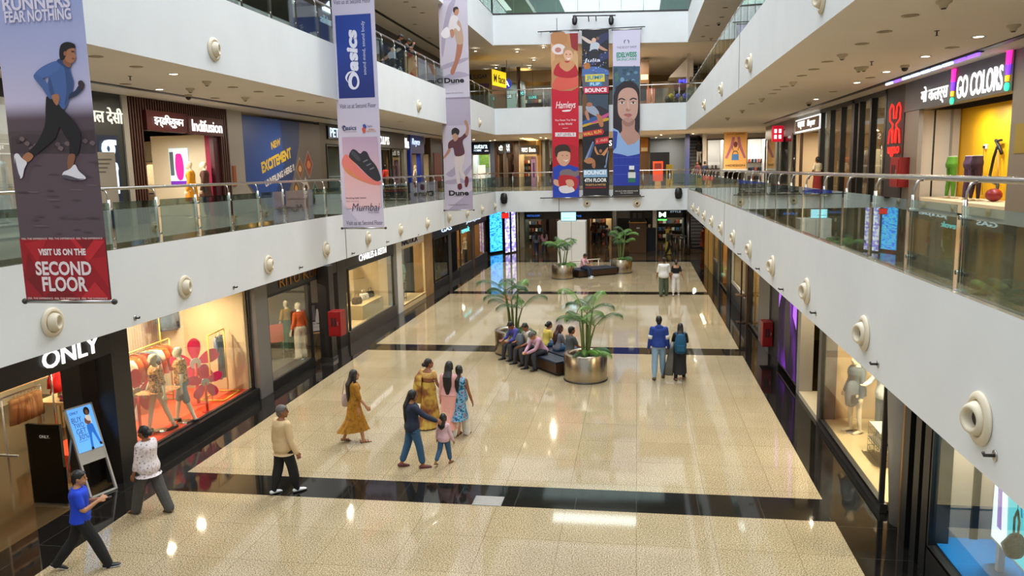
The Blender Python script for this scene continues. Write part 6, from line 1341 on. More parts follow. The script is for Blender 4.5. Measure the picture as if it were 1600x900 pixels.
# -- running shoe banner
B = Banner('tall lavender running shoe banner with a blue panel hanging before the left balcony', 23.4, (537, 357), (602, 356), (519, 40), (585, 40), 15.2, 'c6c0d6').mid(545, 590)
B.cords((-.6, .6), 18)
B.text('Visit us at Second Floor', 550, 2, 58, 6.5, '4a4560', 4, .004); B.text('Visit us at Second Floor', 559, 165, 57, 6.5, '4a4560', 4, .004); B.text('Visit us at Second Floor', 569.5, 348, 57, 6.5, '4a4560', 4, .004)
NVY = gradmat('panel_navy', [(0, '1d2f78'), (.5, '22419a'), (1, '2a3e88')], 4.3, 7.4)
B.poly([(523.5, 24.5), (579, 21), (586, 152), (530, 154)], NVY, 2, False)
B.text('asics', 550.5, 79, 60, 17, 'dfe0ee', 5, .11, .12, (0, 0, 1), (-1, 0, 0)); B.text('sound mind, sound body', 569, 75, 78, 6.5, 'cdd0e6', 5, .0, .0, (0, 0, 1), (-1, 0, 0))
def swirl(cx, cy, s, c, k):
    out = [(cx+s*math.cos(a)*(.62+.1*math.sin(a)), cy+s*math.sin(a)*1.0) for a in [2*PI*i/24 for i in range(25)]]; inn = [(cx+s*.08+s*.62*math.cos(a)*(.5), cy+s*.12+s*math.sin(a)*.62) for a in [2*PI*i/24 for i in range(25)]]
    for i in range(24): B.poly([out[i], out[i+1], inn[i+1], inn[i]], c, k, False)
    B.poly([(cx-s*.6, cy+s*.25), (cx-s*.95, cy-.3*s), (cx-s*.6, cy-.95*s), (cx+s*.2, cy-s*1.1), (cx-s*.45, cy-s*.8), (cx-s*.75, cy-.25*s)], c, k)
swirl(553, 126, 14, 'dfe0ee', 5); swirl(538.5, 200.5, 4.2, '20305f', 5); B.text('asics', 549, 200, 16, 6, '20305f', 5, .03, .1)
B.text('sound mind, sound body', 548, 206, 20, 1.8, '6a6680', 5); B.poly([(567, 196), (570, 194), (573, 198), (570, 202)], '3a4a9a', 5); B.poly([(566, 201), (569, 199), (572, 205), (568, 208)], 'c8503a', 5); B.text('TATA', 578, 197.5, 8, 2.6, '3a3a80', 5, .02); B.text('MUMBAI\nMARATHON', 581, 203.5, 14, 5, 'd08a50', 5, .02)
PNK = gradmat('panel_pink', [(0, 'd9b5bd'), (.3, 'd7aab0'), (.6, 'bfa3bb'), (1, 'a791b0')], .75, 3.35)
B.poly([(534.5, 214.5), (590, 213.5), (596, 324), (541, 326)], PNK, 2, False)
B.poly([(535, 256), (548, 264), (566, 278), (586, 288.5), (592, 290), (576, 287), (556, 279), (541, 269)], 'c98257', 4); B.poly([(535, 249), (541, 241), (548, 247), (562, 263), (580, 279), (595, 284), (595, 288), (588, 289), (566, 281), (548, 267), (536, 259)], 'd8766e', 4)
B.poly([(546, 241), (551, 233.5), (557, 235), (563, 240), (568, 236), (574, 238), (579, 248), (588, 259), (594, 273), (595, 281), (588, 283), (575, 274), (558, 257), (547, 247)], '24252e', 5); B.poly([(549, 240), (553, 236), (563, 247), (561, 252)], '3c3e4b', 6)
for q in ((568, 252), (573, 258), (578, 264)): B.poly([(q[0], q[1]), (q[0]+6, q[1]-3), (q[0]+7, q[1]-1.5), (q[0]+1, q[1]+1.5)], '6b6c78', 6)
B.text('Nothing feels better', 557, 309.5, 32, 3.2, '5a2f3f', 5, .02); B.text('than winning', 551, 314.5, 20, 2.6, 'b08a90', 5, .0); B.text('Mumbai', 572, 323.5, 44, 11.5, '3f3450', 5, -.005, .28); B.text('19.01.2025', 584, 331.5, 17, 3, '6b6078', 5, 0)
B.done()
# -- shoes and clothes banner
B = Banner('tall pale shoe banner with a woman above and a man in maroon below', 37.3, (695, 328), (740, 329), (686, 30), (730, 30), 15.4, 'b9b1c4').mid(700, 730)
B.cords((-.6, .6), 18)
B.band(0, 152, 'c2bbca', 1); B.band(154, 328, 'a79db0', 1); B.band(196, 328, 'bab2c2', 2)
for q in ([(690, 60), (700, 10), (712, 0), (700, 40), (692, 90)], [(692, 102), (728, 90), (728, 95), (694, 108)], [(690, 122), (715, 112), (733, 118), (700, 124)]): B.poly(q, 'a59cb2', 3)
for q in ([(697, 272), (712, 258), (716, 232), (718, 258), (708, 276)], [(698, 282), (736, 278), (736, 284), (700, 288)], [(724, 270), (738, 255), (738, 262), (727, 276)]): B.poly(q, '9d94aa', 3)
B.poly([(700, 328), (740, 296), (740, 328)], 'a096ad', 3, False)
SKW = 'b58064'
B.poly([(715, 66), (723, 66), (721, 84), (715, 101), (710, 114), (706, 117), (704, 111), (710, 96), (713, 80)], 'a86f58', 5); B.poly([(708, 38), (717, 32), (722, 45), (724, 66), (715, 69), (711, 55)], 'b79a86', 5); B.poly([(703, 31), (708, 24), (716, 27), (714, 37), (719, 44), (717, 49), (711, 44), (706, 52), (701, 50)], 'd9d2d4', 6)
B.poly([(689, 52), (699, 42), (703, 56), (694, 60)], 'e4dfe4', 6); B.poly([(703, 48), (708, 46), (710, 54), (706, 59)], SKW, 7); B.poly([(710, 14), (716, 13), (717, 19), (714, 24), (710, 22)], SKW, 6); B.poly([(708, 17), (709, 12), (714, 10.5), (716.5, 14), (712, 15), (710, 20)], '2c1d1b', 7)
B.text('Dune', 709.7, 125.5, 31, 8, '141014', 6, .09); B.text('LONDON', 709.5, 131, 15, 1.8, '6a6470', 6); B.text('Upper Ground Floor', 710.5, 145.5, 28, 2.2, '6a6470', 6); B.band(152, 154.2, '8a7f94', 3)
B.poly([(711, 243), (725, 240), (725.5, 252), (722, 264), (728, 277), (724, 281), (716, 266), (720, 288), (715, 289), (711, 264)], 'c9bcbc', 5); B.poly([(701, 223), (709, 217), (720, 214), (727, 208), (730, 213), (723, 221), (726, 240), (712, 244), (708, 231), (701, 233)], '572f3a', 6)
B.poly([(727, 209), (729, 200), (725.5, 190), (729, 188), (733, 199), (731, 212)], 'a87a66', 6); B.poly([(701, 232), (697, 239), (692, 247), (694, 248), (704, 236)], 'a87a66', 6); B.poly([(707.5, 209), (715, 208), (716, 216), (711, 221), (708, 217)], 'b58a74', 7); B.poly([(706.5, 211), (706, 203), (712, 199.5), (718, 204), (716, 211), (711, 208)], '231a1c', 8)
B.poly([(715.5, 288), (721, 287), (722, 294), (718, 296.5), (715.5, 294)], '5e1f2a', 7); B.poly([(727, 277), (731, 276), (732.5, 283), (730, 292), (726.5, 290)], '5e1f2a', 7)
B.text('Dune', 717, 301.5, 31, 8, '141014', 6, .09); B.text('LONDON', 717, 306.5, 14, 1.6, '6a6470', 6); B.text('Upper Ground Floor', 717, 320, 31, 2.4, '55505c', 6); B.text('www.example', 717, 311.5, 22, 1.2, '807888', 6) if False else None
B.done()
# -- three banners on the far balcony
YBN = 50.2
B = Banner('red toy shop banner at the left of the three far banners', YBN, (864, 309), (905, 309), (860.5, 49), (903, 49), None, 'c4112f').mid(866, 902)
B.band(48, 52.5, 'cfd0da', 1); B.poly([(861, 52.5), (903.5, 52.5), (904, 136), (893, 142), (875, 142), (862, 138)], 'b98455', 2, False); B.poly([(890, 52), (903, 52), (903, 80), (893, 76)], '8c1f22', 3, False); B.poly([(861, 66), (868, 62), (866, 100), (862, 110)], 'cf9d6c', 3)
B.ell(873, 60, 14, 12, 'b07a4c', 3); B.ell(873, 77, 11, 8.5, 'ddd0cc', 4); B.ell(872, 78, 5, 4, 'b9786a', 5); B.ell(874, 105, 12, 16, 'c08f5f', 3); B.ell(898, 100, 7, 20, 'c9a070', 3)
B.poly([(863, 134), (870, 121), (885, 119), (903, 121), (904, 133), (890, 139), (872, 141)], 'd65a4c', 5); B.poly([(866, 117), (868, 104), (876, 97), (892, 96), (900, 103), (903, 118), (886, 122)], 'b3192c', 6); B.poly([(874, 103), (878, 95), (886, 98), (894, 95), (898, 102), (886, 112)], 'c98e62', 7); B.ell(888, 86, 7.5, 9, 'dba88a', 7); B.poly([(880, 86), (881, 76), (888, 73), (896, 77), (896, 86), (892, 79), (884, 79)], 'b08a62', 8); B.poly([(885, 90), (888, 91.5), (892, 90), (888, 93.5)], 'f0e2dc', 8)
for x in (885, 891): B.ell(x, 85, .9, .9, '33221e', 8)
B.text('Hamleys', 884, 165.5, 31, 14, 'f4e8e8', 6, .015, .25); B.poly([(879, 172.5), (891, 171.5), (890, 174), (880, 174.5)], 'f4e8e8', 6); B.text('The Finest Toy Shop', 883.5, 188, 33, 3.6, 'f0dcdc', 6, .02); B.text('in the World', 883.5, 193.6, 21, 3.4, 'f0dcdc', 6, .02); B.band(200, 200.6, 'f0dcdc', 5, .4, .6)
B.poly([(867.5, 207), (900, 207), (900, 213.5), (867.5, 213.5)], 'e9d8dc', 5, False); B.text('AT LEVEL 3', 884, 210.2, 26, 4.2, '8a5a66', 6, .02)
B.poly([(863.5, 231), (872, 226.5), (884, 225), (896, 226.5), (904.5, 231), (904.5, 309), (864, 309)], 'b01228', 2, False); B.poly([(864, 262), (874, 257), (888, 257), (904, 262), (905, 309), (864, 309)], '1e3fae', 4, False)
B.poly([(869, 238), (875, 232), (886, 232), (891, 240), (890, 252), (884, 259), (876, 258), (870, 248)], 'd2a083', 5); B.poly([(867, 240), (868, 230), (878, 225.5), (888, 228), (892, 238), (884, 236), (873, 238), (870, 246)], '35221a', 6); B.poly([(880, 249.5), (884, 250.5), (888, 249), (885, 252.5)], 'efe3dd', 6)
for x in (879, 886): B.ell(x, 243, .8, .8, '2a1c18', 6)
B.poly([(866, 280), (876, 283), (886, 286), (888, 292), (876, 292), (866, 288)], 'd2a083', 6); B.poly([(875, 268), (888, 264), (897, 268), (904, 266), (904, 274), (892, 278), (878, 280)], '7a6a70', 6); B.poly([(873, 276), (890, 274), (903, 280), (900, 296), (888, 300), (876, 296)], 'b3222c', 7); B.poly([(874, 292), (890, 290), (898, 298), (886, 302), (876, 300)], 'dcd6da', 8); B.poly([(884, 282), (894, 281), (897, 290), (888, 292)], 'd2a083', 9)
B.done()
B = Banner('black trampoline park banner in the middle of the three far banners', YBN, (911, 306), (951.5, 306), (909, 46), (951, 46), None, '191a22').mid(912, 949)
for q, c in (([(909, 100), (951, 80), (951, 90), (909, 108)], '2a3566'), ([(930, 60), (951, 50), (951, 60), (930, 72)], '2c2f55'), ([(909, 108), (930, 104), (951, 110), (951, 116), (909, 116)], '4a6aa8'), ([(912, 100), (920, 98), (922, 106), (914, 108)], 'b0702a')): B.poly(q, c, 2)
for i in range(40): B.ell(random.uniform(910, 950), random.uniform(75, 112), random.uniform(.4, 1), random.uniform(.4, 1.2), random.choice(['e6e6f0', '9ab0e8', 'd8a050', '7080c0']), 3, 8)
B.poly([(909, 56), (922, 63), (928, 66), (926, 69), (918, 67), (909, 60)], 'c9b8b0', 4); B.poly([(924, 67), (932, 66), (937, 70), (934, 78), (928, 84), (922, 78)], 'b9c0cc', 5); B.poly([(935, 70), (944, 75), (950, 79), (943, 79), (935, 75)], 'b98a78', 4); B.poly([(923, 79), (934, 78), (936, 92), (930, 98), (926, 90), (922, 98), (919, 92)], '22242e', 5); B.ell(928, 63, 3.4, 3.8, 'd8b09a', 6); B.ell(934, 60, 2.4, 2.8, '7a5040', 6)
B.text('Julia', 925, 95, 26, 7, 'dfe3f0', 6, .03, .1); B.band(115, 118, '3f77c2', 3)
B.poly([(910, 118), (930, 113), (951, 119), (951, 142), (910, 142)], '54586a', 2, False)
B.poly([(914, 116.5), (944.5, 115.5), (945, 127.5), (914.5, 128)], 'd9c64a', 5, False); B.text('JUMP', 929.5, 121.8, 26, 7.6, '3f8fb0', 6, .07); B.poly([(920, 128.5), (940, 128.2), (940.5, 134.2), (920.5, 134.5)], '2f86c4', 5, False); B.text('FLIP', 930, 131.2, 15, 4.6, 'cfe6ef', 6, .04); B.poly([(911.5, 136), (950.5, 135), (951, 145.5), (912, 146.5)], 'c01f45', 5, False); B.text('BOUNCE', 931, 140.8, 34, 6.4, 'f4eef0', 6, .07)
B.poly([(910, 147), (951, 147), (951, 205), (910, 205)], '2f2a35', 2, False); B.poly([(916, 148), (950, 148), (950, 172), (936, 165), (920, 170)], '3b4a5c', 3, False); B.poly([(910, 150), (916, 149), (918, 175), (911, 178)], '6a4a30', 3)
for q, c in (([(910, 196), (926, 188), (951, 184), (951, 188), (926, 194), (910, 199)], 'c9a02a'), ([(924, 190), (951, 176), (951, 181), (930, 192)], 'c0508a'), ([(910, 190), (930, 182), (940, 184), (914, 194)], '2f5a96')): B.poly(q, c, 4)
B.ell(921, 163.5, 4.6, 3.6, 'b06f55', 6); B.poly([(916, 166), (928, 166), (936, 176), (934, 182), (924, 178), (917, 173)], '9aa4b8', 5); B.poly([(932, 178), (940, 182), (943, 196), (938, 198), (934, 188)], 'b3754f', 6); B.poly([(917, 172), (920, 180), (921, 188), (917, 186), (914, 176)], 'b9826a', 5)
TILT = ((1, 0, .16), (-.16, 0, 1))
B.poly([(909.5, 206), (941, 201), (944, 206), (942, 210), (910, 214)], 'c22a3a', 5, False); B.text('WALL RUN', 925.5, 207.7, 28, 5, 'e8c84a', 6, .03, 0, *TILT); B.poly([(930, 216.5), (951, 213), (951, 223), (930, 226)], 'c22a3a', 5, False); B.text('X - PARK', 940.5, 219.5, 19, 4.2, 'e8b89a', 6, .03, 0, *TILT)
B.poly([(914, 248), (926, 221), (928, 222), (917, 250)], '7f93b8', 4, False); B.poly([(918, 250), (926, 224), (929, 225), (921, 250)], '4a5f8c', 4, False); B.poly([(944, 262), (950, 235), (951, 236), (947, 262)], '7f93b8', 4, False)
B.poly([(930, 228), (934, 238), (939, 241), (945, 235), (950, 230), (948, 238), (941, 246), (934, 243), (929, 234)], 'c98a58', 5); B.ell(938.5, 236, 2.4, 2.8, 'a86f4a', 6); B.poly([(933, 242), (944, 244), (946, 258), (936, 256), (926, 250)], '15131a', 6); B.poly([(912, 251), (922, 246), (930, 252), (920, 256)], 'b0764f', 6); B.poly([(925, 256), (930, 252), (930, 262), (926, 262)], 'a86c48', 6)
B.poly([(911.5, 265.5), (948.5, 264.5), (949, 276.5), (912, 277)], '8fb8dc', 5, False); B.text('BOUNCE!', 930, 269.5, 34, 6.6, 'f2f7fb', 6, .07); B.text('FREE JUMPING PLAYGROUND', 930, 274.6, 33, 1.6, '41679a', 6, .01); B.text('4TH FLOOR', 930.5, 281.5, 35, 6, 'f2f2f2', 6, .09); B.text('TICKETS & PARTIES', 930.5, 288.7, 32, 3, 'e0b070', 6, .03); B.text('WWW.BOUNCEINC.IN', 930.5, 293, 33, 2.4, 'c03038', 6, .02)
B.done()
B = Banner('skincare banner with a dark haired woman at the right of the three far banners', YBN, (958, 305.5), (1000, 305.5), (957.5, 46), (999.5, 46), None, 'cdc8e0').mid(960, 998)
for s in (-1, 1): B.poly([(979+s*1, 62), (979+s*3.5, 63), (979+s*4.2, 66), (979+s*3, 68.5), (979+s*2.8, 65)], '5a566a', 3)
B.text('THE BODY SHOP', 979, 73.8, 31, 3.4, '6a667a', 4, .0); B.text('EDELWEISS', 979, 85.5, 31.5, 8, '1f8f6c', 4, .09); B.text('SKINCARE', 979, 92.6, 31.5, 4, '2f9a78', 4, .02)
B.poly([(958, 103.5), (999.8, 103.5), (999.8, 245), (958, 245)], '3f5a74', 2, False)
for i in range(26): B.ell(random.uniform(960, 998), random.uniform(106, 140), random.uniform(1.5, 4), random.uniform(1.5, 4), random.choice(['5f86a0', '2f4a58', '486c62', '6f9ab4', '37506a']), 3, 10)
B.poly([(958, 195), (958.5, 150), (963, 136), (974, 127), (986, 126), (995, 132), (999.7, 142), (999.7, 200), (996, 210), (960, 214)], '251c26', 4, False); B.poly([(965, 168), (966, 150), (971, 141), (980, 137), (990, 139), (996, 148), (997, 166), (995, 180), (989, 189), (982, 192), (974, 188), (967, 180)], 'c39a8b', 5)
B.poly([(973, 186), (991, 186), (992, 202), (999.7, 212), (999.7, 232), (968, 232), (966, 212), (972, 204)], 'b58b7e', 5); B.poly([(974, 187), (982, 192), (990, 187), (990, 194), (981, 198), (974, 194)], '9a7268', 6)
B.poly([(966, 155.5), (971, 153), (977, 155.5), (976, 156.8), (971, 155), (967, 157)], '2a1c1c', 7); B.poly([(984, 155.5), (989, 152.6), (995, 154.5), (994.5, 156), (989, 154.6), (985, 156.8)], '2a1c1c', 7)
for x in (972, 989.5): B.poly([(x-4, 161), (x, 158.8), (x+4, 160.6), (x, 162.8)], 'e8dcd6', 7); B.ell(x, 160.8, 1.5, 1.6, '2f2018', 8); B.poly([(x-4.4, 160.6), (x, 158.2), (x+4.3, 160.2), (x, 159.2)], '1f1514', 9)
B.poly([(978, 171), (980.5, 169), (982.5, 172), (985, 170), (984, 173.6), (979, 173.8)], 'a3776a', 7); B.poly([(980, 158), (982.5, 160), (982.5, 170), (981, 170)], 'd0aa9b', 6); B.poly([(974.5, 179.5), (979, 177.4), (981, 178), (983, 177.4), (988, 179.4), (981, 180)], '9c5a5c', 7); B.poly([(974.5, 179.6), (981, 180.2), (988, 179.6), (982, 183.4)], 'b06a6a', 7)
B.poly([(958, 200), (966, 204), (972, 216), (981, 227), (992, 224), (999.8, 216), (999.8, 245), (958, 245)], '8fb0e0', 6, False); B.poly([(958, 204), (965, 206), (963, 230), (958, 236)], '2a45a0', 7, False); B.poly([(958, 239), (970, 241), (981, 244), (992, 242), (999.8, 240), (999.8, 291), (958, 291)], '1f36a0', 7, False)
for y in (246, 258, 272): B.band(y, y+.5, '4a66c8', 8)
for x in (966, 976, 990): B.poly([(x, 242), (x+.5, 242), (x+.5, 258), (x, 258)], '16287c', 8, False)
B.poly([(983, 259), (991, 259), (991, 265), (983, 265)], 'e6e8ee', 9, False); B.poly([(983, 265), (991.5, 265), (991.5, 269), (983, 269)], '23262c', 9, False); B.poly([(981.5, 269), (993, 269), (993, 278), (981.5, 278)], 'd9dcd8', 9, False); B.poly([(981.5, 278), (993, 278), (993, 285), (981.5, 285)], '1f6f5c', 9, False)
B.band(290, 305.5, '2b2a2c', 8); B.text('VISIT US AT UPPER GROUND FLOOR', 979, 298.5, 36, 1.8, 'd8d4cc', 10, .02); B.text('TEL: 022-0000000', 979, 301.5, 20, 1.6, 'd8d4cc', 10, .01)
B.done()
for nm, (x0, x1, y), lb_ in (('rod', (840, 1008, 46), 'thin dark rod carrying the three far banners at their tops'), ('rod', (844, 1007, 309), 'thin dark rod across the feet of the three far banners')):
    a, b2 = gy(x0, y+.5, YBN+.03), gy(x1, y-2 if y > 100 else y-1, YBN+.03); c = (a+b2)/2; c.y = YBN+.03; t = thing('banner_rod', lb_, 'rod', c); m = MB(); m.tube([Vector((a.x-c.x, 0, 0)), Vector((b2.x-c.x, 0, 0))], .03, CHAR, 8); m.build('rod', t)
    for q in (a.x-c.x+.2, b2.x-c.x-.2, 0): m = MB(); m.tube([(q, 0, 0), (q, YB-YBN-.03, 0)], .02, CHAR, 6); m.build('bracket', t)
# ================================================================== PLANTERS, PALMS, BENCHES
LEAF = mat('palm_leaf', '335a2c', .45, vary=.3, vscale=3); LEAF2 = mat('palm_leaf_bright', '5f8f3a', .45, vary=.2, vscale=3); STEM = mat('palm_stem', '5d6b35', .6, vary=.2, vscale=8); SOIL = mat('soil', '2a2018', .9, bump=.6, bscale=30)
BRUSH = mat('planter_steel', 'b7ac98', .24, 1., bump=.0)
def planter(label, c, r=.6, h=.75):
    t = thing('steel_planter', label, 'planter', c)
    b = MB(); b.lathe([(r*.99, 0), (r, .03), (r, h-.02), (r-.015, h), (r-.16, h), (r-.18, h-.03), (r-.18, h-.12)], m=BRUSH, n=48, caps=False); b.build('drum', t)
    b = MB(); b.lathe([(r-.18, h-.12), (r*.3, h-.09), (0, h-.08)], m=SOIL, n=24, caps=False); b.build('soil', t)
    b = MB(); b.lathe([(r+.012, .0), (r+.012, .04), (r, .042)], m=DARK, n=48, caps=False); b.build('base_ring', t); return t
def palm(label, c, z0, seed, n=13, hgt=1.75):
    rnd = random.Random(seed); t = thing('potted_palm', label, 'palm', (c.x, c.y, z0))
    tops = []
    for i in range(6):
        a = rnd.uniform(0, 6.28); r0 = .05+.1*rnd.random(); lean = rnd.uniform(.05, .22); H = hgt*rnd.uniform(.3, .62)
        p = [Vector((r0*math.cos(a), r0*math.sin(a), -.02)), Vector(((r0+lean*.4)*math.cos(a), (r0+lean*.4)*math.sin(a), H*.55)), Vector(((r0+lean)*math.cos(a), (r0+lean)*math.sin(a), H))]
        b = MB(); b.tube(p, [.04, .03, .02], STEM, 8, round_ends=True); b.build('stem', t); tops.append(p[-1])
    for i in range(n):
        a = 2*PI*i/n*1.0+rnd.uniform(-.25, .25); s0 = tops[i % len(tops)] if i < n*.7 else Vector((.06*math.cos(a), .06*math.sin(a), .1)); L = rnd.uniform(.7, 1.05)*(1 if i < n*.7 else .75); el = rnd.uniform(.55, 1.35) if i < n*.7 else rnd.uniform(.2, .6)
        d = Vector((math.cos(a), math.sin(a), 0)); pts = []
        for k in range(9):
            f = k/8; ang = el-f*f*(el+.55); 
            pts.append(s0 if k == 0 else pts[-1]+(d*math.cos(ang)+Vector((0, 0, math.sin(ang))))*L/8)
        m = LEAF2 if rnd.random() < .3 else LEAF
        b = MB(); b.tube(pts, [.011-.001*k for k in range(9)], STEM, 5)
        for k in range(3, 34):
            f = k/34; q = f*8; j = min(7, int(q)); p = pts[j].lerp(pts[j+1], q-j); tg = (pts[j+1]-pts[j]).normalized(); sd = tg.cross(Vector((0, 0, 1))).normalized(); nn = sd.cross(tg)
            ll = .27*math.sin(PI*min(1, .12+f*.86))**.7*(L/1.1)
            for s in (1, -1):
                e = (sd*s*.8+tg*.62-nn*.12).normalized(); w = tg*.0085
                p1 = p+e*ll*.5-Vector((0, 0, .012)); p2 = p+e*ll-Vector((0, 0, .09+.06*f))
                v = [b.bm.verts.new(x) for x in (p-w*.5, p+w*.5, p1+w, p1-w, p2)]
                b.face([v[0], v[1], v[2], v[3]], m); b.face([v[3], v[2], v[4]], m)
        b.build('frond', t, recalc=False)
    return t
PL = [(Vector((gz(799, 557).x, gz(799, 557).y+.55, 0)), 'steel planter at the far end of the busy bench'), (Vector((gz(914, 601).x-.02, gz(914, 601).y+.6, 0)), 'steel planter at the near end of the busy bench'),
      (Vector((gz(878, 437).x, gz(878, 437).y+.6, 0)), 'steel planter left of the white box in the distance'), (Vector((gz(970, 428).x, gz(970, 428).y+.6, 0)), 'steel planter at the right end of the distant bench')]
for i, (c, lb_) in enumerate(PL):
    planter(lb_, c); palm(('feathery palm in the planter behind the seated men', 'feathery palm in the nearest planter', 'feathery palm left of the white box', 'feathery palm right of the distant bench')[i], c, .66, 5+i*3, 24, 2.3 if i != 1 else 2.15)
BW = mat('bench_walnut', '3a2518', .35, vary=.25, vscale=3); BC = mat('bench_cushion', '1c2230', .5)
def bench(label, a, b2, w=1.15):
    d = (b2-a); L = d.length-1.3; c = (a+b2)/2; t = thing('lounge_bench', label, 'bench', c, math.atan2(d.y, d.x))
    b = MB(); b.box(-L/2, L/2, -w/2+.1, w/2-.1, .0, .08, DARK); b.build('plinth', t)
    b = MB(); b.box(-L/2, L/2, -w/2+.02, w/2-.02, .08, .345, BW, bevel=.01); b.build('bench_body', t)
    for s in (-1, 1): b = MB(); b.box(-L/2, L/2, *(sorted((s*.04, s*w/2))), .345, .42, BC, bevel=.02); b.build('seat_pad', t)
    return c, d.normalized()
bc, bd = bench('dark walnut bench between the two near planters with people seated', PL[0][0], PL[1][0]); bc2, bd2 = bench('dark walnut bench between the two distant planters', PL[2][0], PL[3][0])
b = MB(); q0, q1 = PL[2][0], PL[3][0]; t = thing('bench_rail', 'pale rail standing behind the distant bench', 'rail', ((q0+q1)/2)); dd = (q1-q0).normalized(); nn = Vector((-dd.y, dd.x, 0))
b.tube([-dd*1.0+nn*.75+Vector((0, 0, .75)), dd*1.0+nn*.75+Vector((0, 0, .75))], .035, CREAM, 8); b.build('rail', t)
for s in (-1, 1): b = MB(); b.tube([dd*s*.9+nn*.75, dd*s*.9+nn*.75+Vector((0, 0, .75))], .03, CREAM, 8); b.build('post', t)

# ================================================================== PEOPLE
C = cloth
JEAN, LJEAN, BLK, WHT = C('jeans_blue', '2f5474'), C('jeans_light', '7f9db5'), C('cloth_black', '101013'), C('cloth_white', 'd9d6cf')
TRN = dict(loose=.014)
# 1 blue polo
p = gz(135, 888); human('person', 'person in a royal blue polo and black trousers walking with a phone at bottom left', p, -1.0, 1.64, False, SKIN2, dict(hipR=24, kneeR=4, footR=-4, hipL=-20, kneeL=18, footL=26, armR=(12, 6, 104, 30), armL=(10, 6, 96, 32), nod=8, yaw=-8),
   top=dict(m=C('polo_blue', '1440c8', .06), sleeve='short', hem=-.08, loose=.03, flare=.012), bottom=dict(m=BLK, loose=.022, flare=.02), hair=('short', HAIR), shoes=('shoe', BLACK, WHITE))
t = thing('phone', 'dark phone held by the person in the blue polo', 'phone', p+Matrix.Rotation(-1.0, 3, 'Z') @ Vector((.03, .36, 1.06)), -1.0); b = MB(); b.box(-.035, .035, -.075, .075, 0, .009, BLACK, bevel=.003); b.build('phone_body', t); b = MB(); b.box(-.031, .031, -.068, .068, .009, .0105, CHAR); b.build('phone_screen', t)
# 2 floral shirt
FLP = pattern('floral_pale', ['8d6a74', 'd9cdcf', 'e6dedd', 'c9b4b8'], 16, 'voronoi', stops=[.12, .28, .6, .8])
p = gz(238, 801); human('person', 'person in a loose floral shirt and grey trousers passing the bright window', p, 1.35, 1.64, True, SKIN1, dict(hipL=20, kneeL=6, hipR=-16, kneeR=8, footR=14, armL=(6, 8, 12), armR=(16, 8, 75, 10), yaw=6, nod=4), girth=1.12,
   top=dict(m=FLP, sleeve='threeq', hem=-.16, loose=.04, flare=.03), bottom=dict(m=C('trouser_grey', '4c4a47'), loose=.03, flare=.04), hair=('bun', HAIR), shoes=('sandal', BROWN))
t = thing('phone', 'dark phone carried by the person in the floral shirt', 'phone', p+Matrix.Rotation(1.35, 3, 'Z') @ Vector((.2, .36, 1.05)), 1.35); b = MB(); b.box(-.035, .035, -.075, .075, 0, .009, BLACK, bevel=.003); b.build('phone_body', t); b = MB(); b.box(-.031, .031, -.068, .068, .009, .0105, CHAR); b.build('phone_screen', t)
# 3 beige shirt
p = gz(447, 770); human('person', 'person in a beige shirt and black trousers walking on the black band', p, -.6, 1.72, False, SKIN1, dict(hipR=14, kneeR=6, hipL=-8, kneeL=8, footL=6, armL=(-2, 14, 12), armR=(2, 13, 16), yaw=-35), girth=1.12, belly=.03,
   top=dict(m=C('shirt_beige', 'c9ad80', .06), sleeve='long', hem=-.15, loose=.03, flare=.01, cuff=.004), bottom=dict(m=BLK, loose=.02), hair=('short', HAIRG), shoes=('shoe', WHITE, CHAR))
# 4 mustard dress
MUS = pattern('mustard_dress', ['6e4606', '94630a', 'a87410', '87580a'], 14, 'noise')
p = gz(557, 690); human('person', 'person in a long mustard dress with long dark hair walking alone', p, -1.0, 1.66, True, SKIN2, dict(hipR=11, kneeR=4, hipL=-12, kneeL=10, footL=12, armR=(14, 8, 20), armL=(-8, 9, 10), yaw=-4),
   top=dict(m=MUS, sleeve='elbow', loose=.02, hem=.0), skirt=dict(m=MUS, hem=.26, flare=.03, bust=True), hair=('wavy', HAIR, .42), shoes=('sandal', BROWN))
b = MB(); t = thing('shoulder_bag', 'pale shoulder bag at the back of the mustard dress', 'bag', p+Matrix.Rotation(-1.0, 3, 'Z') @ Vector((-.2, -.12, .78)), .4)
b.tube([(0, 0, 0), (0, 0, .12), (0, 0, .26)], [(.11, .03), (.12, .045), (.1, .025)], C('bag_blush', 'b9a196'), 14, side=(1, 0, 0), round_ends=True); b.build('bag_body', t); b = MB(); b.tube([(-.09, 0, .26), (-.03, .02, .55), (.04, .03, .62), (.09, 0, .26)], .008, C('bag_blush'), 6); b.build('strap', t)
# 5 saree
SAR = pattern('saree_gold', ['5a2c16', '8c5a22', 'b5963c', 'c2a648', '6e3818'], 2.6, 'noise', stretch=(1, 1, 1.3), stops=[.38, .48, .57, .66, .76]); BLO = pattern('blouse_gold', ['b08a4a', 'd9b06a'], 40, 'noise')
p = gz(672, 666); o5, k5 = human('person', 'person in a gold and brown saree with hair in a bun', p, -.35, 1.64, True, SKIN1, dict(hipR=8, hipL=-8, kneeL=6, footL=6, armR=(10, 12, 24), armL=(2, 9, 12), yaw=-40), girth=1.08,
   top=dict(m=BLO, sleeve='cap', loose=.012, hem=.26, neck=.44), skirt=dict(m=SAR, hem=.03, flare=.07, folds=18, waist=.2, amp=.01), hair=('bun', HAIR), shoes=('sandal', BROWN))
b = MB(); f = lambda t_, s_, o_: k5.pel+(k5.up*t_+k5.side*s_+k5.fwd*o_)*k5.S
R_ = []
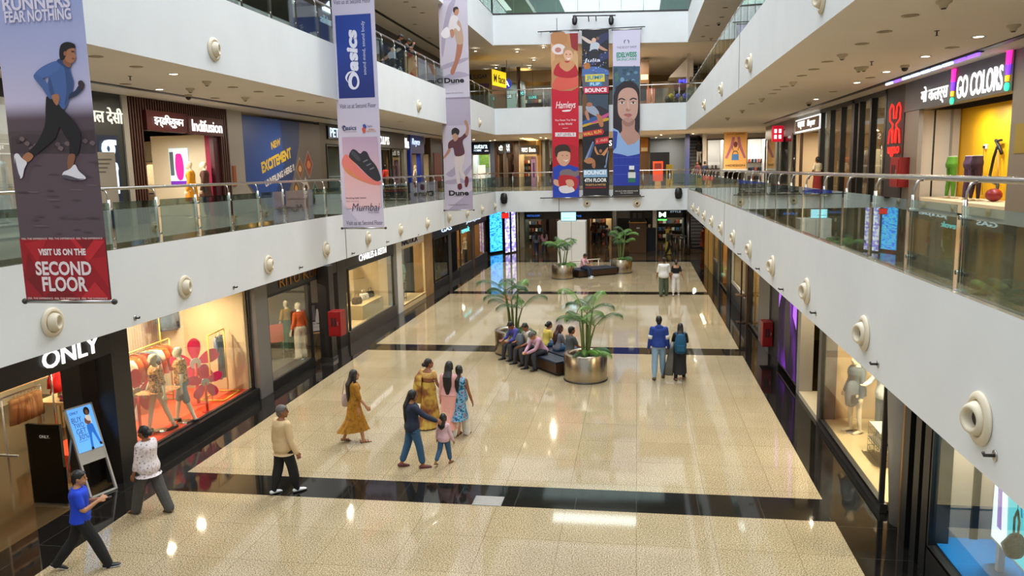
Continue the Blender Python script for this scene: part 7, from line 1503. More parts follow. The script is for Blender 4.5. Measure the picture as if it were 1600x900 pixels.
for (t_, s_, o_), w in zip(((.1, -.17, .1), (.3, -.12, .15), (.46, -.16, .02), (.3, -.2, -.13), (.05, -.22, -.16), (-.3, -.22, -.17)), (.14, .13, .09, .1, .12, .13)):
    c = f(t_, s_, o_); R_.append([c+k5.side*w*math.cos(2*PI*j/12)*k5.S+(k5.fwd*.02+k5.up*.01)*math.sin(2*PI*j/12) for j in range(12)])
b.rings(R_, SAR); link('saree_drape', b.mesh('saree_drape'), o5)
# 6 pink
p = gz(705, 681); human('person', 'person in a pink kurta and long black hair walking between the saree and blue print', p, -.12, 1.74, True, SKIN2, dict(hipR=8, hipL=-8, kneeL=8, footL=6, armL=(4, 10, 10), armR=(6, 6, 14)),
   top=dict(m=C('kurta_pink', 'cf9a98', .06), sleeve='long', loose=.03, hem=.0), skirt=dict(m=C('kurta_peach', 'dd9f92', .06), hem=.2, flare=.0, amp=.01, folds=10), bottom=dict(m=C('kurta_peach'), loose=.03), hair=('long', HAIR, .4), shoes=('sandal', BROWN))
# 7 blue print
BLP = pattern('kurta_blueprint', ['12405e', '2c7fa6', '7fb4c4', '8a5a78', '1d5f86'], 16, 'noise', stops=[.34, .44, .52, .6, .68])
p = gz(720, 680); p7 = p; human('person', 'person in a sleeveless blue print kurta and white trousers with a black handbag', p, -.15, 1.63, True, SKIN1, dict(hipR=7, hipL=-7, kneeL=8, footL=6, armL=(2, 12, 12), armR=(4, 12, 10), yaw=10), girth=1.1,
   top=dict(m=BLP, sleeve='none', loose=.02, hem=.0), skirt=dict(m=BLP, hem=.42, flare=.02, amp=.006, folds=8), bottom=dict(m=WHT, loose=.04, flare=.04), hair=('pony', HAIR, .3), shoes=('sandal', CHAR))
t = thing('handbag', 'black handbag hanging at the side of the blue print kurta', 'handbag', p+Matrix.Rotation(-.15, 3, 'Z') @ Vector((-.26, -.06, .78)), 1.2); b = MB(); b.tube([(0, 0, 0), (0, 0, .12), (0, 0, .24)], [(.13, .05), (.15, .07), (.11, .04)], mat('bag_leather', '0e0d0e', .3), 16, side=(1, 0, 0), round_ends=True); b.build('bag_body', t)
b = MB(); b.tube([(-.1, 0, .24), (-.05, -.03, .5), (.0, -.05, .66), (.05, -.03, .5), (.1, 0, .24)], .009, mat('bag_leather'), 6); b.build('strap', t)
# 8 navy woman, 9 girl
p = gz(647, 730); human('person', 'person in a navy top and blue jeans reaching out to the small girl', p, -1.05, 1.64, True, SKIN1, dict(hipR=14, kneeR=6, hipL=-12, kneeL=8, footL=8, armR=(48, 12, 14), armL=(0, 9, 14), yaw=-5, nod=12), girth=1.1,
   top=dict(m=C('top_navy', '1a2338', .06), sleeve='long', hem=-.12, loose=.025, flare=.01), bottom=dict(m=JEAN, length=.8, loose=.008), hair=('pony', HAIR, .46), shoes=('shoe', C('shoe_maroon', '6a3838')))
p = gz(695, 725); o, k = human('person', 'small girl in a pale pink jacket and blue jeans held by the head', p, -.3, 1.06, True, SKIN1, dict(hipR=12, hipL=-14, kneeL=24, footL=22, armR=(4, 14, 12), armL=(0, 14, 12), head=1.28), girth=1.12, voxel=.011,
   top=dict(m=C('jacket_pink', 'cfa9ae', .06), sleeve='long', hem=-.1, loose=.03, flare=.02), bottom=dict(m=JEAN, length=.75, loose=.012), hair=('long', HAIR, .16), shoes=('sandal', BROWN))
b = MB(); b.tube([k.HM @ Vector((-.08, -.0, .06)), k.HM @ Vector((-.05, .0, .12)), k.HM @ Vector((0, 0, .138)), k.HM @ Vector((.05, 0, .12)), k.HM @ Vector((.08, 0, .06))], .008, PALEWOOD, 6); b.build('headband', o)
# 10 hoodie man, 11 backpack girl
p = gz(1029, 591); o, k = human('person', 'person in a royal blue hooded top with white sleeve bands and pale jeans', p, .02, 1.8, False, SKIN1, dict(hipR=8, hipL=-8, kneeL=12, footL=10, kneeR=4, armL=(-2, 9, 12), armR=(0, 8, 14)),
   top=dict(m=C('hoodie_blue', '1b3a8c', .06), sleeve='long', hem=-.05, loose=.028, stripe=WHT), bottom=dict(m=LJEAN, loose=.014), hair=('short', HAIR), shoes=('shoe', BROWN, CHAR))
b = MB(); c = k.neck-k.fwd*.075+k.up*-.03; b.ball(c, (.11, .05, .075), C('hoodie_blue'), 12); link('hood', b.mesh('hood'), o)
p = gz(1062, 592); p11 = p; SHEER = glassmat('sheer_black', (.25, .25, .25), .1, .4, .1)
o, k = human('person', 'person in black with a teal backpack walking beside the blue hooded top', p, -.02, 1.6, True, SKIN2, dict(hipR=7, hipL=-7, kneeL=10, footL=8, armL=(30, 10, 60, 20), armR=(30, 10, 60, 20)),
   top=dict(m=BLK, sleeve='elbow', loose=.02, hem=.0), skirt=dict(m=BLK, hem=.2, flare=.03, amp=.008, folds=8), bottom=dict(m=BLK), hair=('long', HAIR, .26), shoes=('sandal', BROWN))
b = MB(); rr = [[Vector((-.16-.16*f_*1.0-.03*math.cos(2*PI*j/10), -.12-.08*f_+.01*math.sin(2*PI*j/10), 1.0*(1-f_)+.1*f_)) if False else Vector((-.2-.12*f_+(.05+.09*f_)*math.cos(2*PI*j/10), -.02-.1*f_+.012*math.sin(2*PI*j/10), 1.05*(1-f_)+.12*f_)) for j in range(10)] for f_ in (0, .25, .5, .75, 1)]
b.rings(rr, SHEER); link('sheer_scarf', b.mesh('sheer_scarf'), o)
t = thing('backpack', 'teal backpack on the person in black beside the hooded top', 'backpack', p+Vector((0, -.2, .82)), 0); TEAL = C('bag_teal', '0f4f72')
b = MB(); b.tube([(0, 0, 0), (0, -.02, .2), (0, 0, .42)], [(.15, .08), (.165, .11), (.12, .07)], TEAL, 18, side=(1, 0, 0), round_ends=True); b.build('bag_body', t); b = MB(); b.box(-.11, .11, -.15, -.1, .02, .2, TEAL, bevel=.02); b.build('front_pocket', t)
for s in (-1, 1): b = MB(); b.tube([(s*.1, .05, .42), (s*.12, .16, .5), (s*.14, .3, .38), (s*.13, .3, .2)], .02, TEAL, 6); b.build('strap', t)
# 19, 20 far pair
p = gz(1037, 462.5); human('person', 'person in a white tee and green cargo trousers walking away', p, .0, 1.8, False, SKIN1, dict(hipR=6, hipL=-6, kneeL=10, footL=8, armL=(0, 12, 10), armR=(0, 10, 10)), girth=1.1, top=dict(m=C('tee_white', 'dcdcd8', .03), sleeve='elbow', hem=-.1, loose=.045), bottom=dict(m=C('cargo_green', '4f5a44'), loose=.035, flare=.02), hair=('short', HAIR), shoes=('shoe', CHAR))
p = gz(1056, 461.5); human('person', 'person in a black off-shoulder top and white trousers walking away', p, -.05, 1.66, True, SKIN2, dict(hipR=6, hipL=-8, kneeL=12, footL=10, armL=(0, 8, 10), armR=(0, 18, 18)), top=dict(m=BLK, sleeve='short', hem=.08, loose=.02, neck=.42), bottom=dict(m=WHT, length=.8, loose=.03), hair=('bun', HAIR), shoes=('shoe', WHITE))
# bench sitters
def seat(u, side, off=.3): 
    n = Vector((-bd.y, bd.x, 0)); n = n if n.x > 0 else -n
    return bc+bd*u+n*side*off, n
SIT = dict(hipR=84, kneeR=80, hipL=88, kneeL=90, spreadR=7, spreadL=7)
def sit(label, u, side, sh, pose, **kw):
    q, n = seat(u, side); az = math.atan2(-(n*side).x, (n*side).y); q = q.copy(); q.z = 0
    P_ = dict(SIT); P_.update(pose)
    return human('person', label, q, az, sh, pose=P_, **kw), az
sit('seated person in a violet blue shirt beside the far planter', -1.15, -1, 1.7, dict(lean=22, nod=25, armR=(40, 6, 60, 30), armL=(36, 6, 60, 20)), skin=SKIN1, top=dict(m=C('shirt_violet', '3f3f8c'), sleeve='threeq', hem=-.06), bottom=dict(m=C('trouser_slate', '3a3a3e')), hair=('short', HAIR), shoes=('shoe', BLACK))
(o, k), az = sit('seated person in a pale shirt looking at a phone with a bag on the lap', -.45, -1, 1.72, dict(lean=14, nod=18, yaw=12, armR=(28, 6, 78, 26), armL=(24, 8, 60, 20)), skin=SKIN1, top=dict(m=C('shirt_pale', 'c2bdb4', .06), sleeve='elbow', hem=-.06), bottom=dict(m=C('trouser_slate')), hair=('short', HAIR), shoes=('shoe', BLACK))
t = thing('shoulder_bag', 'grey shoulder bag on the lap of the seated person in the pale shirt', 'bag', o.location+Matrix.Rotation(az, 3, 'Z') @ Vector((.12, .3, .62)), az); b = MB(); b.tube([(0, 0, 0), (0, .02, .12), (0, 0, .26)], [(.17, .08), (.19, .1), (.13, .06)], C('bag_grey', '5d666e'), 16, side=(1, 0, 0), round_ends=True); b.build('bag_body', t); b = MB(); b.tube([(-.12, 0, .26), (-.1, -.1, .5), (.05, -.16, .6), (.12, 0, .26)], .012, C('bag_grey'), 6); b.build('strap', t)
sit('seated person in a pink shirt with grey hair leaning forward on the bench', .25, -1, 1.72, dict(lean=34, nod=30, armR=(52, 4, 46, 34), armL=(50, 4, 48, 30), kneeR=76), skin=SKIN2, top=dict(m=C('shirt_pink', 'b98ea0', .06), sleeve='long', hem=-.06), bottom=dict(m=C('trouser_dark', '2f3138')), hair=('short', HAIRG), shoes=('shoe', BLACK))
sit('seated person in a yellow top on the far side of the bench', -.55, 1, 1.6, dict(lean=12, armR=(20, 8, 40), armL=(20, 8, 40)), skin=SKIN1, fem=True, top=dict(m=C('top_yellow', 'd9c25a'), sleeve='short', hem=-.06), bottom=dict(m=JEAN), hair=('bun', HAIR), shoes=('shoe', CHAR))
sit('seated person with dark red hair and grey top across the bench', .1, 1, 1.6, dict(lean=8, yaw=-15, armR=(24, 8, 50), armL=(24, 8, 50)), skin=SKIN1, fem=True, top=dict(m=C('top_grey', '6e7076'), sleeve='elbow', hem=-.06), bottom=dict(m=JEAN), hair=('wavy', HAIRR, .35), shoes=('shoe', CHAR))
sit('seated person with short black hair on the far side behind the near palm', .75, 1, 1.66, dict(lean=4, yaw=-10, armR=(24, 8, 50), armL=(24, 8, 50)), skin=SKIN1, top=dict(m=C('tee_black_grey', '55585a'), sleeve='short', hem=-.06), bottom=dict(m=JEAN), hair=('short', HAIR), shoes=('shoe', CHAR))
# far bench sitter
n2 = Vector((dd.y, -dd.x, 0)); q = bc2-dd*.85+n2*.3; human('person', 'seated person in a pale pink shirt and white shoes on the distant bench', Vector((q.x, q.y, 0)), math.atan2(-n2.x, n2.y)+.5, 1.7, False, SKIN1, dict(hipR=80, kneeR=70, hipL=84, kneeL=84, lean=12, nod=20, armR=(30, 8, 60, 20), armL=(40, 8, 90, 20)), top=dict(m=C('shirt_blush', 'cf9fa6'), sleeve='elbow', hem=-.06), bottom=dict(m=C('jeans_dark', '1f2a44')), hair=('short', HAIR), shoes=('shoe', WHITE), voxel=.014)
# people in the distance
FARP = [((838, 398), 'person with long hair in a grey top passing the far left shops, nearer one', .25, True, C('top_grey'), C('jeans_dark'), ('long', HAIR, .3)), ((851, 396), 'person in a pale pink top with long hair passing the far left shops, farther one', .1, True, C('shirt_blush'), C('jeans_dark'), ('long', HAIR, .3)),
        ((1047, 399), 'person in dark olive clothes striding right in front of the escalator', -1.5, False, C('top_olive', '2e3026'), BLK, ('short', HAIR)), ((949, 387), 'dark clothed person standing behind the distant palm', .4, False, C('top_umber', '2b1c1e'), BLK, ('short', HAIR)),
        ((928, 381), 'person in brown walking between the white box and the dark shop', .3, False, C('top_brown', '5a3426'), BLK, ('short', HAIR)), ((936, 380), 'person in a white top beside the one in brown', -.3, True, WHT, JEAN, ('long', HAIR, .2)),
        ((1099, 390.5), 'person in a bright orange kurta at the foot of the dark stairs', .6, True, C('kurta_orange', 'b5511e'), C('kurta_orange'), ('bun', HAIR))]
for (x, y), lb_, rz_, fm, tm, bm_, hr in FARP:
    kw = dict(skirt=dict(m=tm, hem=.25, flare=.03)) if 'kurta' in lb_ else {}
    human('person', lb_, gz(x, y), rz_, 1.66 if fm else 1.72, fm, SKIN1, dict(hipR=14, hipL=-14, kneeL=12, footL=14, armR=(-6, 10, 14), armL=(10, 10, 14)), top=dict(m=tm, sleeve='elbow', hem=-.05), bottom=dict(m=bm_), hair=hr, shoes=('shoe', CHAR), voxel=.015, **kw)
# upper left pair at the railing
for (px, dz, m, lb_, fm) in ((620, 0, C('top_ink', '141820'), 'person in dark clothes leaning on the upper left railing, nearer one', False), (632, 0, C('top_khaki', '4a4a44'), 'person with hand to mouth at the upper left railing, farther one', False)):
    p = gx(px, 95, -9.62); human('person', lb_, Vector((-9.62, p.y, 9.63)), -1.3, 1.72, fm, SKIN1, dict(lean=14, nod=20, armR=(40, 8, 60, 20) if px == 620 else (50, 8, 110, 20), armL=(42, 8, 50, 10), hipR=6, hipL=-4), top=dict(m=m, sleeve='long', hem=-.06), bottom=dict(m=C('jeans_dark')), hair=('short', HAIR), shoes=('shoe', CHAR), voxel=.014)
# at the peach shop upstairs
p = gx(1271, 300, 7.2); human('person', 'person in a cream top and red skirt standing at the peach shop door', Vector((7.2, p.y-.6, 4.46)), .5, 1.62, True, SKIN3, dict(armR=(10, 10, 60, 20), armL=(6, 12, 20)), top=dict(m=CREAMC, sleeve='short', hem=.0), skirt=dict(m=C('skirt_red', '8f2a22'), hem=.2, flare=.04), hair=('bun', HAIR), shoes=('sandal', BROWN), voxel=.014)
# floor grate
p = gz(763, 783); b = MB(); b.box(-.26, .26, -.2, .2, .0, .006, STEEL)
for i in range(6): b.box(-.23, .23, -.17+.06*i, -.14+.06*i, .006, .009, LGREY)
o = b.build('floor_hatch'); o.location = (p.x, p.y, .001); tag(o, 'small steel floor hatch on the near black band', 'floor hatch')
# ================================================================== FAR SIDE: GROUND FLOOR
def rectY(x0, y0, x1, y1, Y):
    a, b2 = gy(x0, (y0+y1)/2, Y), gy(x1, (y0+y1)/2, Y); top, bot = gy((x0+x1)/2, y0, Y).z, gy((x0+x1)/2, y1, Y).z
    return a.x, b2.x, bot, top
def panel(name, label, cat, px, Y, m, depth=.3, z0=None, z1=None, parts=None):
    """a solid standing in the plane Y facing the hall; px = (left, top, right, bottom) measured on the photo; label None: setting"""
    x0, x1, lo, hi = rectY(*px, Y); lo = lo if z0 is None else z0; hi = hi if z1 is None else z1
    b = MB(); b.box(x0, x1, Y, Y+depth, lo, hi, m)
    if label is None: return structure(b.build(name))
    c = Vector(((x0+x1)/2, Y, lo)); t = thing(name, label, cat, c)
    b = MB(); b.box(x0-c.x, x1-c.x, 0, depth, 0, hi-lo, m, bevel=.01); b.build('body', t); t['w'] = x1-x0; t['h'] = hi-lo
    return t
def on_panel(t, name, u0, v0, u1, v1, m, k=.01, d=.02):
    w, h = t['w'], t['h']; b = MB(); b.box(-w/2+w*u0, -w/2+w*u1, -k-d, -k, h*v0, h*v1, m); return b.build(name, t)
def text_panel(t, s, u, v, w_, h_, m, bold=.02):
    w, h = t['w'], t['h']; b = MB(); put_text(b, s, (-w/2+w*u, -.035, h*v), (1, 0, 0), (0, 0, 1), w*w_, h*h_, m, bold); return b.build('lettering', t)
t = panel('display_box', 'white boxed display cube with a dark seam behind the distant bench', 'display box', (871, 346, 915, 413), 47.9, mat('box_white', 'd9d8d2', .5), 1.4, z0=0); on_panel(t, 'seam', .495, 0, .505, 1, CHAR, 0, .004)
t2 = panel('television', 'lit screen standing on top of the white boxed display', 'screen', (876, 331, 900.5, 345.5), 48.1, BLACK, .08); on_panel(t2, 'screen', .03, .05, .97, .95, mat('screen_aqua', '9fe0f2', .4, emit=1.3), -.005, .01); on_panel(t2, 'screen_bar', .1, .3, .6, .36, mat('screen_bar', '3fa0c8', .4, emit=.6), .006, .004)
zt_ = t['h']; 
FB = 66.0
panel('wall_back_ground', None, None, (740, 320, 1180, 375), FB, mat('back_brown', '3a2a1c', .5), .3, 0, 3.04)
for i, (px, Y, m) in enumerate((((801, 330, 808, 380), 56, mat('pier_greygreen', '8c8f84', .4)), ((812, 330, 818, 380), 58, mat('pier_greygreen')), ((848, 330, 853, 380), 60, DKWOOD), ((858, 330, 869, 380), 60, DKWOOD), ((915, 330, 919, 380), 60, DKWOOD), ((957, 330, 963, 380), 58, CHAR), ((1020, 327, 1026, 380), 58, mat('pier_white', 'b9b5ac', .4)), ((947, 330, 957, 378), 64, BEIGE))):
    panel('column_back', None, None, px, Y, m, .6, 0, 3.04)
def farshop(px, Y, wallm, pw, col=(1, .85, .62), depth=3, z0=0, z1=3.04):
    x0, x1, lo, hi = rectY(*px, Y)
    b = MB(); b.box(x0, x1, Y+depth, Y+depth+.1, z0, z1, wallm); structure(b.build('wall_interior_back'))
    for x in (x0, x1-.08): b = MB(); b.box(x, x+.08, Y, Y+depth, z0, z1, wallm); structure(b.build('wall_interior_side'))
    if pw: lamp_area('shop_lamp', ((x0+x1)/2, Y+depth*.4, z1-.08), .3, .3, pw, col)
    return x0, x1
def stocked(label, group, px, Y, z0, rows, cols, mats, zh=2.0):
    """a shelf across the back of a far shop with small goods on it"""
    x0, x1, lo, hi = rectY(*px, Y); t = thing('wall_shelf', label, 'shelf', ((x0+x1)/2, Y, z0)); w = x1-x0
    b = MB(); b.box(-w/2, w/2, 0, .05, 0, zh, mats[-1]); b.build('back_panel', t); T = {}
    for r in range(rows):
        z = .25+(zh-.3)*r/rows; b = MB(); b.box(-w/2, w/2, -.35, 0, z-.04, z, DKWOOD); b.build('shelf_board', t)
        for c in range(cols):
            m = mats[(r*2+c) % (len(mats)-1)]; p = ((x0+x1)/2-w/2+w*(c+.5)/cols, Y-.18, z0+z); lab = 'goods %s from left, %s board up, %s' % (ORD[c], ORD[r], group.replace('goods ', ''))
            if m not in T:
                o = thing('boxed_goods', lab, 'goods', p, 0, group); b = MB(); b.box(-w/cols*.36, w/cols*.36, -.12, .12, 0, .26, m, bevel=.02); b.build('box_body', o); T[m] = o
            else: dup(T[m], p, random.uniform(-.08, .08), lab)
SH = [cloth('goods_a', '8c3a2a'), cloth('goods_b', 'c9bda2'), cloth('goods_c', '33506a'), cloth('goods_d', '5a4a33'), mat('shelf_back', '5b4a36', .6)]
farshop((819, 333, 848, 375), 60, mat('shop_dim_green', '4a4f44', .6), 45, (.95, 1, .9)); farshop((869, 333, 915, 372), 62, mat('shop_dim_brown', '5a4331', .6), 50); farshop((920, 333, 957, 372), 62, mat('shop_dim_tan', '7a6248', .6), 60); farshop((963, 333, 985, 372), 60, mat('shop_dark', '1d1815', .6), 15); farshop((1010, 333, 1020, 372), 62, mat('shop_dark'), 20); farshop((1026, 328, 1070, 372), 60, mat('shop_dim_green'), 50, (.9, 1, 1))
panel('wall_back_lintel', None, None, (801, 327, 1071, 341.5), 59.92, mat('lintel_dark', '241f1a', .5), .2, z1=3.04)
stocked('the long shelf in the dim green shop at far left', 'goods in the dim green shop', (820, 338, 847, 372), 62.6, 0, 3, 5, SH); stocked('the shelf right of the white boxed display', 'goods right of the white display', (921, 338, 946, 370), 64.5, 0, 3, 5, SH); stocked('the shelf in the lit shop by the escalator', 'goods by the ground escalator', (1028, 335, 1068, 365), 62.6, 0, 3, 6, SH)
for px, lb_, tx, mm in (((821, 334.5, 846, 339.5), 'blue lit sign band over the dim green far shop', 'HEALTH & GLOW', mat('sign_blue_lit', '2f6ad0', .5, emit=1.2)), ((886, 335, 911, 340), 'small lit sign over the shop behind the white display', 'LEVIS', mat('sign_blue_lit')), ((1028, 328.5, 1042, 342), 'white and green lit sign near the escalator', 'M', mat('sign_mint', 'd6ffe6', .5, emit=1.6)), ((1045, 328.5, 1066, 333), 'pale lit sign over the shop behind the escalator', 'STYLE', mat('sign_pale', 'a9c6d8', .5, emit=.6))):
    t = panel('shop_sign', lb_, 'sign', px, 59.7, BLACK, .2); text_panel(t, tx, .5, .5, .8, .6, mm, .03)
t = panel('green_light_bar', 'green light bar under the white and green sign', 'light', (1028, 342.5, 1042, 344.5), 59.6, mat('bar_green', '5af06a', .5, emit=1.6), .1)
t = panel('kiosk', 'brown wooden kiosk with dark picture boards on top', 'kiosk', (983, 347, 1010, 385), 53.8, mat('kiosk_brown', '6b4a26', .45), 1.6, z0=0); on_panel(t, 'logo_plate', .42, .78, .62, .83, mat('print_white'), 0, .01); on_panel(t, 'top_edge', -.02, .97, 1.02, 1.0, GOLD, -.02, .05)
t = panel('picture_board', 'dark picture boards standing on the brown kiosk', 'board', (984, 328, 1008, 346.5), 54.2, mat('board_dark', '2d2520', .5), .2)
for i in range(2): on_panel(t, 'picture', .2+.34*i, .3, .44+.34*i, .75, mat('board_sketch', '6f675c', .6), 0, .012)
t = panel('dark_counter', 'navy counter right of the brown kiosk', 'counter', (1010, 357, 1025, 384), 55, mat('counter_navy', '131a2a', .4), 1, z0=0); on_panel(t, 'counter_top', -.01, .97, 1.01, 1.02, CHAR, -.02, .05)
mannequin('mannequin in an orange dress behind the navy counter', gy(1015, 384, 57.0)*1 if False else Vector((gy(1015, 360, 57.0).x, 57.0, 0)), 2.6, 'A', 1.78, top=dict(m=cloth('kurta_orange'), sleeve='elbow'), skirt=dict(m=cloth('kurta_orange'), hem=.5))
t = panel('standing_sign', 'yellow caution stand beside the ground escalator', 'sign stand', (1040, 358, 1048, 388), 52.4, mat('stand_yellow', 'b59a1e', .5), .12, z0=.05); on_panel(t, 'notice', .15, .5, .85, .85, CHAR, 0, .01)
b = MB(); p = gz(1063, 391); t = thing('litter_bin', 'round steel bin at the foot of the ground escalator', 'bin', p); b.lathe([(.16, 0), (.17, .03), (.17, .82), (.15, .86), (.0, .86)], m=BRUSH, n=24); b.build('bin_body', t); b = MB(); b.lathe([(.172, .78), (.18, .8), (.172, .82)], m=CHAR, n=24, caps=False); b.build('rim', t)
def escalator(label, x0, x1, y0, z0, rise, run, n, dirn=1):
    """moving stairs seen from the front: treads, side panels, handrails"""
    t = thing('escalator', label, 'escalator', ((x0+x1)/2, y0, z0)); w = (x1-x0)/2; STP = mat('step_metal', '4a4d4f', .45, .6); ED = mat('step_edge', '8a8c8c', .4, .6)
    for i in range(n):
        y, z = run*i/n*dirn, rise*(i+1)/n; b = MB(); b.box(-w+.12, w-.12, y, y+dirn*run/n*1.05, z-rise/n, z, STP); b.box(-w+.12, w-.12, y-dirn*.01, y+dirn*.03, z-.03, z+.005, ED); b.build('step', t)
    for s in (-1, 1):
        b = MB(); b.extrude([(s*w, -.3*dirn, 0), (s*w, run*dirn, rise), (s*w, run*dirn, rise+.75), (s*w, -.3*dirn, .75)], (s*.06, 0, 0), STEEL); b.build('side_panel', t)
        b = MB(); b.tube([(s*w, -.5*dirn, .5), (s*w, -.45*dirn, .85), (s*w, 0, .95), (s*w, run*dirn, rise+.95)], .045, BLACK, 8); b.build('handrail', t)
    return t
pe = gz(1075, 391); pr_ = gz(1107, 391)
escalator('dark moving stairs rising from the ground floor at far right', pe.x+.15, pr_.x-.1, pe.y+.6, 0, 2.9, 5.0, 14)
b = MB(); b.tube([(gz(1071, 390).x, 52.6, 0), (gz(1071, 390).x, 52.6, 3.04)], .12, STEEL, 16); structure(b.build('column_back'))
t = thing('glass_balustrade', 'steel framed glass side panel left of the ground stairs', 'railing', (gz(1055, 391).x, 53.2, 0)); b = MB(); b.box(-.7, .55, -.01, .01, .1, 1.15, SHOPGLASS); b.build('glass_panel', t); b = MB(); b.tube([(-.95, 0, 1.75), (-.35, 0, 1.3), (.6, 0, 1.15)], .05, STEEL, 8); b.build('handrail', t)
for x in (-.7, -.1, .5): b = MB(); b.tube([(x, 0, 0), (x, 0, 1.25)], .03, STEEL, 8); b.build('post', t)

# ================================================================== FAR SIDE: FIRST FLOOR (deck 4.4)
FY = 62.0; ZA, ZB = 4.41, 7.99
panel('wall_back_first', None, None, (560, 200, 1330, 300), FY+4.2, mat('back_tan', '8a7657', .6), .3, ZA, ZB)
def fpan(px, m, Y=FY, d=.3): return panel('column_back', None, None, px, Y, m, d, ZA, ZB)
fpan((766, 220, 773, 285), mat('pier_blue', '4a5468', .4)); fpan((773, 220, 778, 285), DKWOOD); fpan((788, 220, 792, 285), CHAR); fpan((804, 220, 811, 285), DKWOOD); fpan((840, 220, 847, 285), mat('honey_wood')); fpan((852, 220, 858, 285), CHAR); fpan((1000, 190, 1014, 290), mat('kiosk_brown')); fpan((904, 220, 910, 285), DKWOOD)
t = panel('shop_sign', 'dark blue sign with white lettering at the far left corner upstairs', 'sign', (736, 222, 765.5, 240), FY-.2, mat('sign_darkblue', '0d1a33', .4), .3); text_panel(t, "sutara", .52, .62, .7, .36, mat('sign_aqua', 'dffaff', .5, emit=1.8)); text_panel(t, 'HOMME', .35, .28, .4, .18, GLOWB, .01); text_panel(t, 'salon', .82, .24, .2, .14, GLOW, .01)
farshop((738, 240, 766, 285), FY, mat('wall_white_cool', 'c9d2d2', .6), 70, (.95, 1, 1), z0=ZA, z1=ZB); t = panel('plant_wall', 'green plant wall inside the far left corner shop', 'decoration', (748, 240, 764, 262), FY+2.6, mat('plant_green', '6d8a2a', .7, vary=.4, vscale=6), .1); t = panel('counter', 'lit white reception counter below the plant wall', 'counter', (747, 258, 757, 275), FY+1.5, mat('counter_lit', 'f2ead8', .5, emit=.6), .5, z0=ZA)
farshop((778, 240, 788, 285), FY, mat('shop_dim_brown'), 30, z0=ZA, z1=ZB); farshop((792, 240, 805, 285), FY, mat('shop_dim_brown'), 40, z0=ZA, z1=ZB); farshop((811, 240, 840, 285), FY, mat('shop_cream', 'b9aa8a', .6), 90, z0=ZA, z1=ZB); farshop((846, 232, 905, 285), FY, mat('shop_grey_lit', '8b8983', .6), 60, z0=ZA, z1=ZB)
for px, lb_, tx, mm, bd_ in (((778, 223, 787, 240), 'dark narrow sign with white characters upstairs at the far side', 'दी', GLOW, BLACK), ((811, 227, 841, 241), 'dark sign with two white words above the lit far shop', 'बाटा Bata', GLOW, CHAR), ((951, 215, 957, 232), 'narrow dark sign between two far banners', 'S', GLOW, CHAR)):
    t = panel('shop_sign', lb_, 'sign', px, FY-.25, bd_, .25); text_panel(t, tx, .5, .5, .75, .5, mm, .03)
p = gy(794, 231, FY-.6); t = thing('projecting_sign', 'round blue white projecting sign upstairs at the far side', 'sign', p); b = MB(); b.box(-.2, .2, -.06, .06, -.42, .42, mat('sign_darkblue'), bevel=.06); b.build('face', t); b = MB(); put_text(b, 'LE\nVI', (0, -.07, 0), (1, 0, 0), (0, 0, 1), .26, .5, GLOWB, .02); b.build('lettering', t); b = MB(); b.tube([(0, 0, .42), (0, 0, 2.0-.0)], .02, CHAR, 6) if False else b.tube([(0, .06, 0), (0, .66, 0)], .03, CHAR, 6); b.build('bracket', t)
stocked('the wall rack in the lit far shop upstairs', 'goods in the lit far shop upstairs', (812, 245, 838, 270), FY+2.6, ZA, 4, 6, SH, 2.4); stocked('the wall rack beside the red banner upstairs', 'goods beside the red banner upstairs', (848, 245, 904, 270), FY+2.6, ZA, 4, 8, [NAVYC, LGREY, CHAR, mat('shelf_back2', '6b6862', .6)], 2.2); stocked('the dark rack next to the round blue sign', 'goods next to the round blue sign', (793, 245, 804, 270), FY+2.6, ZA, 3, 3, [BLACK, RCL, CHAR, mat('shelf_back')], 2.2)
t = panel('standing_poster', 'violet figure poster at the lit far shop', 'poster', (830, 245, 838, 285), FY+.5, mat('poster_violet', 'a07fb0', .5), .05, z0=ZA); on_panel(t, 'figure_print', .3, .3, .7, .8, mat('poster_violet_dark2', '4a3058', .5), 0, .01)
panel('wall_back_lintel', None, None, (735, 216, 846, 241), 62.02, mat('lintel_brown', '6b5237', .5), .2, z1=ZB)
# right of the portrait banner
farshop((1014, 215, 1074, 290), 63, mat('shop_grey_lit'), 90, (.95, .98, 1), z0=ZA, z1=ZB)
t = panel('kiosk', 'black kiosk cabinet upstairs right of the portrait banner', 'kiosk', (1016, 238, 1046, 268), 58.5, mat('kiosk_black', '14161b', .3), 1.2, z0=ZA+.7); on_panel(t, 'kiosk_legs', .1, -.69/t['h'], .9, 0, CHAR, -.6, .4)
t = panel('standing_sign', 'orange red standing poster in front of the black kiosk', 'sign stand', (1020, 252, 1036, 274), 56.5, mat('poster_orangered', 'c8401f', .5), .06, z0=ZA+.35); on_panel(t, 'print', .15, .62, .85, .9, mat('poster_dark_print', '5a1a10', .5), 0, .01); on_panel(t, 'stand_leg', .2, -.35, .8, 0, WOOD, -.03, .03)
t = panel('standing_sign', 'yellow standing sign at the top of the escalator landing', 'sign stand', (1041, 257, 1051, 288), 55, mat('stand_yellow'), .12, z0=ZA+.02); on_panel(t, 'notice', .2, .35, .8, .75, CHAR, 0, .01)
t = panel('round_ornament', 'orange round ornament on the brown column beside the portrait banner', 'decoration', (1001, 193, 1013, 226), 61.7, mat('ornament_amber', 'c07a2a', .5), .32, z0=6.9, z1=7.95); on_panel(t, 'white_band', .1, .05, .9, .3, IVORY, 0, .02)
panel('column_back', None, None, (1071, 212, 1077.5, 268), 57.5, mat('pier_bluelit', '3c4680', .4), .5, ZA, ZB)  # blue light falling on this column is put into its base colour
